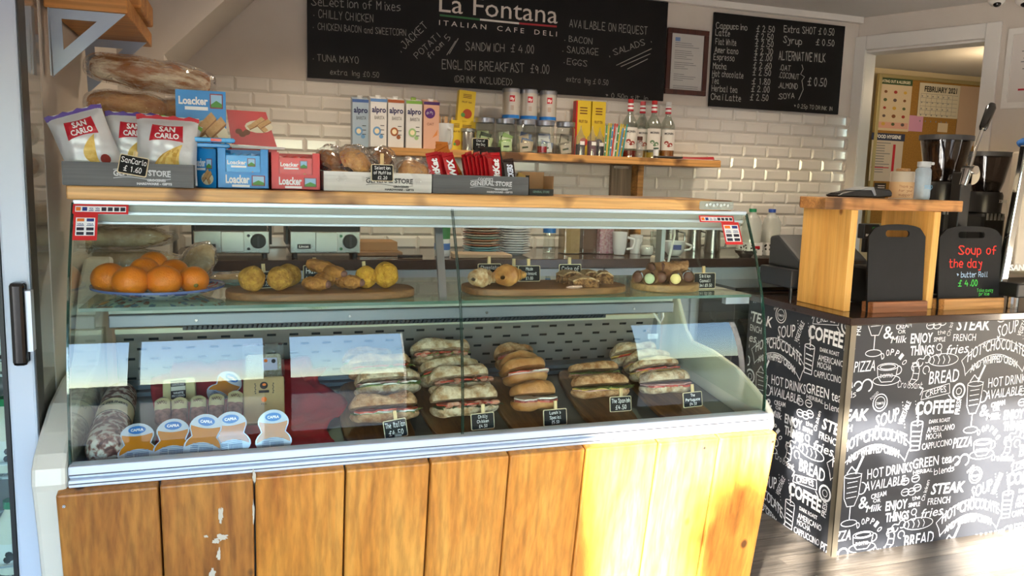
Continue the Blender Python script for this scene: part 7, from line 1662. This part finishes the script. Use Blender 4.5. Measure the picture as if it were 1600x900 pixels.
# paddle shaped blackboards on wooden feet
FOOT = wood('foot_wood', '6f3f22', '8f5836', 'a8704a', 'x', 1, .5); FOOT2 = wood('foot_pine', 'a8733c', 'c18c52', 'cf9d66', 'x', 1, .5)
def paddle_board(u0, u1, vtop, yy, m, lab, z0=CZ2, slot=(.30, .72)):
    x0, x1 = W(u0, 470, y=yy).x, W(u1, 470, y=yy).x; h_ = W((u0+u1)/2+12, vtop, y=yy+.03).z - z0; t = thing('table_blackboard', lab, 'blackboard', ((x0+x1)/2, yy, z0), 'paddle shaped blackboards on the counter', rot=(-.07, 0, 0))
    w_ = (x1-x0); hw = w_/2; out = [(-hw*.97, .0), (hw*.97, 0), (hw, h_*.86)]
    for i in range(9): a = math.pi*i/8; out.append((hw*.86*math.cos(a), h_*.93 + h_*.07*math.sin(a)))
    out.append((-hw, h_*.86))
    # hole: build the board as a ring around the slot in two halves
    sl = rounded(-hw*.42, hw*.42, h_*.855, h_*.93, h_*.034, 5)
    bm = bmesh.new(); O_ = [bm.verts.new((a, 0, b)) for a, b in out]; I_ = [bm.verts.new((a, 0, b)) for a, b in sl]
    es = [bm.edges.new((O_[i], O_[(i+1) % len(O_)])) for i in range(len(O_))] + [bm.edges.new((I_[i], I_[(i+1) % len(I_)])) for i in range(len(I_))]
    bmesh.ops.triangle_fill(bm, use_beauty=True, edges=es); ex = bmesh.ops.extrude_face_region(bm, geom=bm.faces[:]); 
    for v in ex['geom']:
        if isinstance(v, bmesh.types.BMVert): v.co.y += .008
    bm.verts.index_update(); g = G().add([v.co.copy() for v in bm.verts], [tuple(v.index for v in f.verts) for f in bm.faces]); bm.free()
    obj('slate', g, mat('slate_black', '111214', .6, col2='17181b', ns=9, spec=.3), t)
    obj('foot', G().bx(-hw*.95, hw*.98, -.028, .035, -.004, .042), m, t, bevel=.004)
    return t, w_, h_
paddle_board(1355, 1443, 350, 2.475, FOOT, 'blank paddle blackboard on a brown foot in front of pine box')
t, w_, h_ = paddle_board(1465, 1562, 353, 2.50, FOOT2, 'paddle blackboard reading soup of the day, on pine foot')
for s, wd, hh, x, zf, c in (('Soup of', .60, .036, -.20, .66, 'd8362c'), ('the day', .52, .036, -.34, .50, 'd8362c'), ('+ butter Roll', .50, .022, -.22, .38, 'a9c4e4'), ('£ 4.00', .30, .026, -.18, .27, '49c24f'), ('Take away', .26, .014, .12, .195, '49c24f'), ('price', .16, .014, .16, .15, '49c24f')):
    obj('chalk_lettering', G().flat(fit(htext(s, .8), w_*wd, hh*h_/.36, w_*x, h_*zf), (0, -.0012, 0), XU, ZU), mat('chalk_'+c, c, .8), t, smooth=None)
# till
t = thing('cash_till', 'dark grey cash till behind the pine box', 'till', (2.4, 2.9, CZ2)); TG_ = mat('till_grey', '2a2c30', .35); TG3 = mat('till_light', '36383b', .45)
obj('drawer', G().bx(2.20, 2.62, 2.80, 3.02, CZ2+.05, CZ2+.13), TG_, t, bevel=.006)
for x in (2.22, 2.6): obj('foot', G().cyl((x, 2.82, CZ2), (x, 2.82, CZ2+.05), .008), DARK, t)
obj('keyboard_body', G().prism([(2.80, CZ2+.13), (3.02, CZ2+.13), (3.02, CZ2+.26), (2.96, CZ2+.27), (2.80, CZ2+.17)], (2.24, 0, 0), YU, ZU, XU, .36), TG3, t, bevel=.012)
a = W(1356, 362, y=2.86); d_ = obj('display', G().bx(a.x-.04, a.x+.045, 2.84, 2.88, a.z-.03, a.z+.035), TG_, t, bevel=.004); obj('display_stalk', G().bx(a.x-.01, a.x+.02, 2.86, 2.88, CZ2+.2, a.z-.03), TG_, t)
obj('green_digits', G().bx(a.x+.005, a.x+.03, 2.838, 2.8395, a.z+.012, a.z+.022), mat('green_led', '2f7a3a', .4, emit=.5), d_); obj('lettering', G().flat(fit(ftext('SHARP', .04), .045, .009, a.x-.03, a.z-.018), (0, 2.8385, 0), XU, ZU), WHITE, d_, smooth=None)
x = W(1364, 440, y=2.66).x; t = thing('receipt_printer', 'dark small printer with blue light inside the pine box', 'printer', (x, 2.66, CZ2)); obj('body', G().bx(x-.05, x+.05, 2.62, 2.74, CZ2, CZ2+.16), DARK, t, bevel=.01); obj('blue_panel', G().bx(x-.02, x+.02, 2.617, 2.62, CZ2+.13, CZ2+.155), mat('panel_blue', '6f8aa8', .3), t)
# coffee grinders
def grinder(ucx, yy, ztop, k, lab, name=True):
    x = W(ucx, 250, y=yy).x; t = thing('coffee_grinder', lab, 'coffee grinder', (x, yy, CZ2), 'coffee grinders'); GB = mat('grinder_black', '19191b', .35)
    h0 = ztop - .235*k
    obj('hopper', G().lathe([(.085*k, h0-CZ2), (.105*k, h0-CZ2+.06*k), (.135*k, ztop-CZ2-.02)], 28, (x, yy, CZ2), 1, .8), glass('smoked_hopper', '8c8280', 1.6, .03, haze=.12, hazecol='3a3432'), t, smooth=True)
    obj('hopper_lid', G().lathe([(.138*k, ztop-CZ2-.022), (.142*k, ztop-CZ2-.02), (.142*k, ztop-CZ2), (0, ztop-CZ2+.004)], 28, (x, yy, CZ2), 1, .8), mat('lid_grey', '3c3c3e', .5), t, smooth=True)
    b = obj('coffee_beans', G().lathe([(0, h0-CZ2+.004), (.083*k, h0-CZ2+.004), (.098*k, h0-CZ2+.055*k), (0, h0-CZ2+.075*k)], 24, (x, yy, CZ2), 1, .8), mat('beans', '1c120c', .5, col2='2f1e14', ns=90, bump=1, bs=150), t, smooth=True)
    obj('collar', G().lathe([(.092*k, h0-CZ2-.12*k), (.096*k, h0-CZ2-.02*k), (.088*k, h0-CZ2)], 28, (x, yy, CZ2)), GB, t, smooth=True)
    obj('body', G().bx(x-.085*k, x+.085*k, yy-.09*k, yy+.11, CZ2+.02, h0-.12*k), GB, t, bevel=.02)
    obj('base', G().bx(x-.10*k, x+.10*k, yy-.12*k, yy+.12, CZ2, CZ2+.03), GB, t, bevel=.006)
    for q in range(5): obj('chrome_fin', G().bx(x-.075*k+.030*q*k, x-.060*k+.030*q*k, yy-.094*k, yy-.09*k, h0-.165*k, h0-.125*k), ALU, t)
    if name: obj('lettering', G().flat(fit(ftext('X SANREMO', .05), .08*k, .013, x+.0, h0-.06*k), (0, yy-.098*k, 0), XU, ZU), WHITE, t, smooth=None)
grinder(1476, 2.78, 1.672, .86, 'black coffee grinder with tall smoked hopper, behind the pine box')
grinder(1545, 2.92, 1.62, .80, 'black coffee grinder beside the coffee machine, lower hopper')
# coffee machine at the frame's right edge
CHR = mat('chrome', 'd8d8d6', .08, 1); CRM = mat('machine_panel', 'b8ad9e', .35)
p0 = W(1548, 475, y=2.52); p1 = W(1590, 226, y=2.52); XM = p0.x
t = thing('espresso_machine', 'large chrome and cream espresso machine at the right edge', 'coffee machine', (3.35, 2.7, CZ2))
zt_ = p1.z
obj('side_frame', G().add([(XM+.02, 2.50, CZ2+.10), (XM+.06, 2.50, CZ2+.10), (XM+.06, 2.53, CZ2+.10), (XM+.02, 2.53, CZ2+.10), (XM+.075, 2.50, zt_), (XM+.115, 2.50, zt_), (XM+.115, 2.53, zt_), (XM+.075, 2.53, zt_)], [(3,2,1,0),(4,5,6,7),(0,1,5,4),(1,2,6,5),(2,3,7,6),(3,0,4,7)]), CHR, t, bevel=.006)
obj('housing', G().bx(XM+.36, 3.88, 2.535, 2.80, CZ2+.11, zt_-.01), CRM, t, bevel=.01); obj('front_panel', G().bx(XM+.10, 3.90, 2.51, 2.533, CZ2+.15, zt_-.02), CRM, t, bevel=.006)
obj('lettering', G().flat(fit(ftext('SANREMO', .05), .20, .024, XM+.072, CZ2+.155), (0, 2.509, 0), XU, ZU), WHITE, t, smooth=None)
obj('drip_tray', G().bx(XM+.02, 3.9, 2.42, 2.62, CZ2+.05, CZ2+.11), DARK, t, bevel=.006)
for x, y in ((XM+.05, 2.46), (3.8, 2.46), (XM+.05, 2.58)): obj('foot', G().cyl((x, y, CZ2), (x, y, CZ2+.055), .022), CHR, t)
single('blue_cloth', G().ell((XM+.17, 2.55, zt_+.012), .07, .05, .028, 18, 10, lambda p: p*(1+.12*math.sin(5*p.x+3*p.y))), mat('cloth_blue', '2f6ab4', .8), 'blue cloth crumpled on top of the espresso machine', 'cloth', smooth=True)
# lever of the machine
a = W(1551, 162, y=2.60); b = W(1535, 203, y=2.60); c = W(1516, 262, y=2.60); t = thing('lever', 'tall chrome lever with black handle beside the espresso machine', 'lever', (c.x, 2.60, CZ2))
obj('black_handle', G().tube([b, b+(a-b)*.1, b+(a-b)*.85, a], [.013, .017, .020, .012], 14), mat('handle_black', '0c0c0c', .12, coat=.6), t, smooth=True)
obj('rod', G().tube([b, (b+c)/2+Vector((-.004, 0, 0)), c], .007, 10), CHR, t, smooth=True)
obj('lever_joint', G().cyl(c + Vector((0, -.03, -.01)), c + Vector((0, .03, -.01)), .018), CHR, t); obj('group_body', G().cyl(c + Vector((-.012, 0, -.01)), c + Vector((-.03, 0, -.075)), .020, .016), CHR, t, smooth=True)
obj('white_disc', G().cyl(c + Vector((.03, .01, -.03)), c + Vector((.03, .03, -.03)), .042, n=24), mat('disc_cream', 'c9bda8', .4), t, bevel=.003)
obj('column', G().bx(c.x-.03, c.x+.03, 2.61, 2.66, CZ2, c.z-.02), DARK, t, bevel=.004)
# ================================================================== wall things on the right, store room notice board
t = thing('framed_notice', 'white framed notice on the wall right of the doorway', 'picture frame', tuple(dw(1.0, 1.9, -.01)))
z1_, z0_ = 2.285, 1.875
for q in ((.79, 1.12, z0_, z0_+.03), (.79, 1.12, z1_-.03, z1_), (.79, .815, z0_+.03, z1_-.03), (1.095, 1.12, z0_+.03, z1_-.03)): g = G(); dbox(g, q[0], q[1], -.02, -.001, q[2], q[3]); obj('frame_bar', g, TRIMW, t)
g = G(); dbox(g, .815, 1.095, -.008, -.001, z0_+.03, z1_-.03); pp2 = obj('paper', g, mat('paper_light', 'd3cbc4', .6), t)
g = G()
for k in range(8): dbox(g, .88-.01*(k % 3), 1.06, -.0085, -.008, 2.20-.018*k, 2.205-.018*k)
obj('small_print', g, mat('grey_print'), pp2); g = G(); dbox(g, .90, .93, -.0085, -.008, 2.01, 2.04); dbox(g, .86, .98, -.0085, -.008, 1.965, 1.975); obj('red_print', g, mat('logo_red'), pp2)
NB = 5.46
t = thing('notice_board', 'cork notice board hanging in the room behind the doorway', 'notice board', (5.6, NB, 1.2))
def nx(u, v): p = W(u, v, y=NB); return p
a = nx(1379, 119); b = nx(1560, 137); c = nx(1345, 330); X0, X1, Z1, Z0 = a.x-.02, b.x, a.z, c.z-.1
obj('cork', G().bx(X0, X1, NB, NB+.02, Z0, Z1), mat('cork', 'a07430', .9, col2='8a6228', ns=90), t)
for q in ((X0-.02, X0+.012, Z0, Z1+.02), (X1, X1+.03, Z0, Z1+.02), (X0, X1, Z1-.01, Z1+.02), (X0, X1, Z0-.02, Z0)): obj('frame_bar', G().bx(q[0], q[1], NB-.012, NB+.02, q[2], q[3]), mat('brass_frame', 'b8a878', .35, .6), t, bevel=.003)
def sheet(name, u0, v0, u1, v1, m, lab, cat='poster', yy=None):
    yy = NB - .006 if yy is None else yy; p = nx(u0, v0); q = nx(u1, v1); x0, x1, z1, z0 = p.x, q.x, p.z, q.z
    t = thing(name, lab, cat, ((x0+x1)/2, yy, z0)); obj('paper', G().bx(x0, x1, yy, yy+.003, z0, z1), m, t); return t, x0, x1, z0, z1, yy-.0008
PAP = mat('poster_paper', 'cdb99a', .7)
t, x0, x1, z0, z1, yy = sheet('poster', 1375, 121, 1418, 206, PAP, 'poster of small food pictures with dark green heading')
obj('heading', G().bx(x0, x1, yy, yy+.0006, z1-.05, z1), mat('poster_green', '2f4a2a', .6), t); obj('lettering', G().flat(fit(ftext('EATING OUT & ALLERGIES', .02), (x1-x0)*.9, .022, x0+.01, z1-.036), (0, yy-.001, 0), XU, ZU), CREAMY, t, smooth=None)
obj('pink_band', G().bx(x0+.01, x1-.01, yy, yy+.0006, z0+.02, z0+.07), mat('poster_pink', 'cf9a88', .6), t); random.seed(3)
for i in range(5):
    for j in range(3):
        cx = x0 + (x1-x0)*(.2+.3*j); cz = z1-.11-.066*i; c_ = ['7a4a2a', '9a2a22', 'c9a040', '4a5a3a', '5a4a4a'][(i*3+j) % 5]
        obj('food_picture', G().flat(poly(disc(.016+.006*random.random(), 9, cx, cz, .7)), (0, yy-.0004, 0), XU, ZU), mat('food_'+c_, c_, .6), t, smooth=None)
t, x0, x1, z0, z1, yy = sheet('poster', 1363, 207, 1405, 284, mat('paper_white2', 'c3b7a8', .7), 'food hygiene poster with navy heading and red lines')
obj('heading', G().bx(x0-.01, x1+.01, yy, yy+.0006, z1-.06, z1), mat('poster_navy', '1f2a4a', .6), t); obj('lettering', G().flat(fit(ftext('FOOD HYGIENE', .03), (x1-x0)*.78, .028, x0+.04, z1-.042), (0, yy-.001, 0), XU, ZU), WHITE, t, smooth=None)
g = G()
for k in range(12): g.bx(x0+.015, x0+(x1-x0)*(.42 if k % 4 else .6), yy, yy+.0006, z1-.085-.022*k, z1-.078-.022*k)
obj('small_print', g, mat('grey_print'), t); obj('red_line', G().bx(x0+.01, x0+(x1-x0)*.6, yy-.0004, yy, z0+.11, z0+.118), mat('logo_red'), t); obj('red_line', G().bx(x0+(x1-x0)*.68, x0+(x1-x0)*.76, yy-.0004, yy, z0+.04, z1-.09), mat('logo_red'), t)
t, x0, x1, z0, z1, yy = sheet('calendar', 1437, 129, 1495, 186, mat('calendar_paper', 'cbbfa6', .7), 'white wall calendar page for February 2021', 'calendar')
obj('lettering', G().flat(fit(ftext('FEBRUARY 2021', .03), (x1-x0)*.8, .045, x0+(x1-x0)*.12, z1-.07), (0, yy-.0004, 0), XU, ZU), BLACKP, t, smooth=None)
g = G()
for k in range(7): g.bx(x0+.02+(x1-x0-.04)*k/6.99, x0+.022+(x1-x0-.04)*k/6.99, yy, yy+.0006, z0+.02, z1-.09)
for k in range(6): g.bx(x0+.02, x1-.02, yy, yy+.0006, z0+.02+(z1-z0-.11)*k/5, z0+.0225+(z1-z0-.11)*k/5)
for i in range(5):
    for j in range(6): g.bx(x0+.03+(x1-x0-.04)*j/7, x0+.042+(x1-x0-.04)*j/7, yy, yy+.0006, z1-.115-.052*i, z1-.103-.052*i)
obj('grid_lines', g, mat('grey_print'), t)
sheet('note', 1419, 180, 1440, 206, mat('note_pink', 'c98fae', .7), 'pink paper note beside the calendar', 'note', NB-.004); sheet('note', 1465, 192, 1479, 207, PAP, 'small cream note below the calendar', 'note'); sheet('poster', 1500, 134, 1552, 230, mat('paper_rose', 'b89a80', .7), 'rose coloured sheet pinned right of the calendar')
# ceiling cameras
for u, lab in ((1557, 'white dome security camera under the ceiling, left of two'), (1600, 'white dome security camera at the frame corner, right of two')):
    p = W(u, -14, y=2.9) ; p.z = CEILZ
    q = W(u, 2, z=2.40); t = thing('security_camera', lab, 'camera', (q.x, q.y, 2.36), 'dome cameras under the ceiling'); o_ = (q.x, q.y, 2.40)
    obj('housing', G().lathe([(0, -.025), (.02, -.022), (.036, -.008), (.042, .01), (.045, .038)], 24, o_), TRIMW, t, smooth=True); obj('lens', G().ell((q.x-.008, q.y-.012, 2.384), .019, .019, .016, 16, 10), mat('lens_black', '0a0a0c', .05), t, smooth=True)
# ================================================================== left edge: fridge, small shelf
FWH = mat('fridge_white', 'c3ccda', .35); t = thing('drinks_fridge', 'upright glass door drinks fridge with white frame and black handle', 'fridge', (-.8, 2.3, 0))
FG = mat('fridge_grey', '75716c', .22, coat=.5)
obj('cabinet_back', G().bx(-1.12, -.48, 2.60, 2.64, .05, 2.1), FG, t); obj('cabinet_side', G().bx(-.50, -.48, 2.06, 2.60, .05, 2.1), FG, t); obj('cabinet_side', G().bx(-1.12, -1.10, 2.06, 2.60, .05, 2.1), FG, t); obj('cabinet_top', G().bx(-1.12, -.48, 2.03, 2.64, 2.1, 2.2), FWH, t); obj('cabinet_base', G().bx(-1.12, -.48, 2.03, 2.64, .0, .16), FG, t)
obj('side_trim', G().bx(-.476, -.453, 2.06, 2.195, 0, 2.2), mat('side_trim_grey', '8a8580', .15, coat=.8), t, bevel=.002)
d = obj('door_frame', G().bx(-.505, -.450, 1.99, 2.05, .02, 2.1), FWH, t, bevel=.006); obj('door_frame', G().bx(-1.12, -1.065, 1.99, 2.05, .02, 2.1), FWH, t, bevel=.006); obj('door_frame', G().bx(-1.065, -.505, 1.99, 2.05, 2.0, 2.1), FWH, t); obj('door_frame', G().bx(-1.065, -.505, 1.99, 2.05, .02, .14), FWH, t)
obj('gasket', G().bx(-.515, -.506, 1.992, 2.05, .14, 2.0), DARK, t); obj('dark_edge', G().bx(-.4495, -.447, 1.99, 2.05, .02, 2.1), mat('edge_dark', '35322e', .4), t)  # gasket, and a thin dark strip along the door frame's right edge
obj('door_glass', G().bx(-1.065, -.516, 2.015, 2.02, .14, 2.0), GLASS, t)
a = W(30, 440, y=1.97); b = W(30, 570, y=1.97); h = obj('door_handle', G().bx(a.x-.017, a.x+.012, 1.948, 1.989, b.z, a.z), mat('handle_gloss', '0b0b0c', .1, coat=.6), t, bevel=.008); obj('handle_insert', G().bx(a.x+.012, a.x+.022, 1.962, 1.989, b.z+.03, a.z-.02), ALUW, h)
WR = mat('rack_white', 'b9c2cc', .35)
for z in (.42, .68, .93, 1.18, 1.45):
    g = G().bx(-1.09, -.52, 2.10, 2.106, z, z+.006).bx(-1.09, -.52, 2.55, 2.556, z, z+.006)
    for k in range(15): g.bx(-1.08+.04*k, -1.076+.04*k, 2.10, 2.55, z, z+.004)
    g.tube([(-1.09, 2.10, z+.04), (-.52, 2.10, z+.04)], .003, 6); o = obj('wire_rack', g, WR, t); o['kind'] = 'stuff'
for k, (x, z, c, lab) in enumerate(((-.555, .427, '1f8a5a', 'milk bottle with green cap on lower fridge rack, right'), (-.64, .427, '1f8a5a', 'milk bottle with green cap on lower fridge rack, left'), (-.555, .687, '1f8a5a', 'milk bottle with green cap on upper fridge rack, right'), (-.56, .937, '2f55b0', 'milk bottle with blue cap in the fridge'), (-.65, .687, '2f55b0', 'milk bottle with blue cap on the upper fridge rack, left'))):
    t2 = thing('milk_bottle', lab, 'milk bottle', (x, 2.16, z), 'milk bottles in the fridge')
    obj('bottle', G().lathe([(0, 0), (.038, 0), (.04, .01), (.04, .11), (.015, .155), (.015, .165), (0, .165)], 20, (x, 2.16, z)), mat('milk_white'), t2, smooth=True); obj('cap', G().cyl((x, 2.16, z+.16), (x, 2.16, z+.178), .018), mat('cap_'+c, c, .4), t2)
    lb = obj('label', G().lathe([(.0405, .02), (.0405, .08)], 20, (x, 2.16, z)), WHITE, t2, smooth=True); g = G(); rnd = random.Random(k)
    for q in range(6):
        a_ = rnd.uniform(-2.6, -.5); zz = rnd.uniform(.03, .07); g.add([(x+.041*math.cos(a_+.22*math.cos(w_)), 2.16+.041*math.sin(a_+.22*math.cos(w_)), z+zz+.009*math.sin(w_)) for w_ in [2*math.pi*i/8 for i in range(8)]], [tuple(range(8))])
    o = obj('cow_patches', g, BLACKP, lb, smooth=None); o['kind'] = 'stuff'
# small bracket shelf at the top left
SHB = wood('bracket_shelf_pine', 'a8672a', 'c28440', 'd09a58', 'x', .8, .5)
t = thing('bracket_shelf', 'pine shelf on pale metal triangle brackets, top left', 'shelf', (-.33, 2.25, 1.79))
YB = 2.215
a0 = W(76, 10, y=YB); a1 = W(196, 17, y=YB); a2 = W(81, 118, y=YB); xw = a0.x; x2 = a1.x; zt = a0.z; 
BR = mat('bracket_metal', 'a9b6c4', .35, .5)
obj('shelf_board', G().bx(xw-.01, x2+.005, YB-.005, YB+.55, zt-.002, zt+.04), SHB, t, bevel=.003)
def tri(y):
    o = [(xw, zt-.003), (x2, zt-.003), (xw+.004, a2.z)]; wI = .30
    cx = (o[0][0]*1.3+o[1][0]+o[2][0])/3.3; cz = (o[0][1]*1.3+o[1][1]+o[2][1])/3.3; i_ = [(cx+(p-cx)*.46, cz+(q-cz)*.46) for p, q in o]
    i_ = [(p-.002, q+.003) for p, q in i_]; g = G()
    for k in range(3): j = (k+1) % 3; g.prism([o[k], o[j], i_[j], i_[k]], (0, y, 0), XU, ZU, YU, .004)
    return g
obj('bracket', tri(YB), BR, t); obj('bracket', tri(YB+.45), BR, t)
obj('bracket_flange', G().bx(xw-.003, xw, YB, YB+.03, a2.z, zt), BR, t)
single('timber_block', G().bx(x2-.05, x2+.02, YB+.15, YB+.45, zt+.041, zt+.10), SHB, 'dark pine block lying on the bracket shelf', 'wood', bevel=.006)
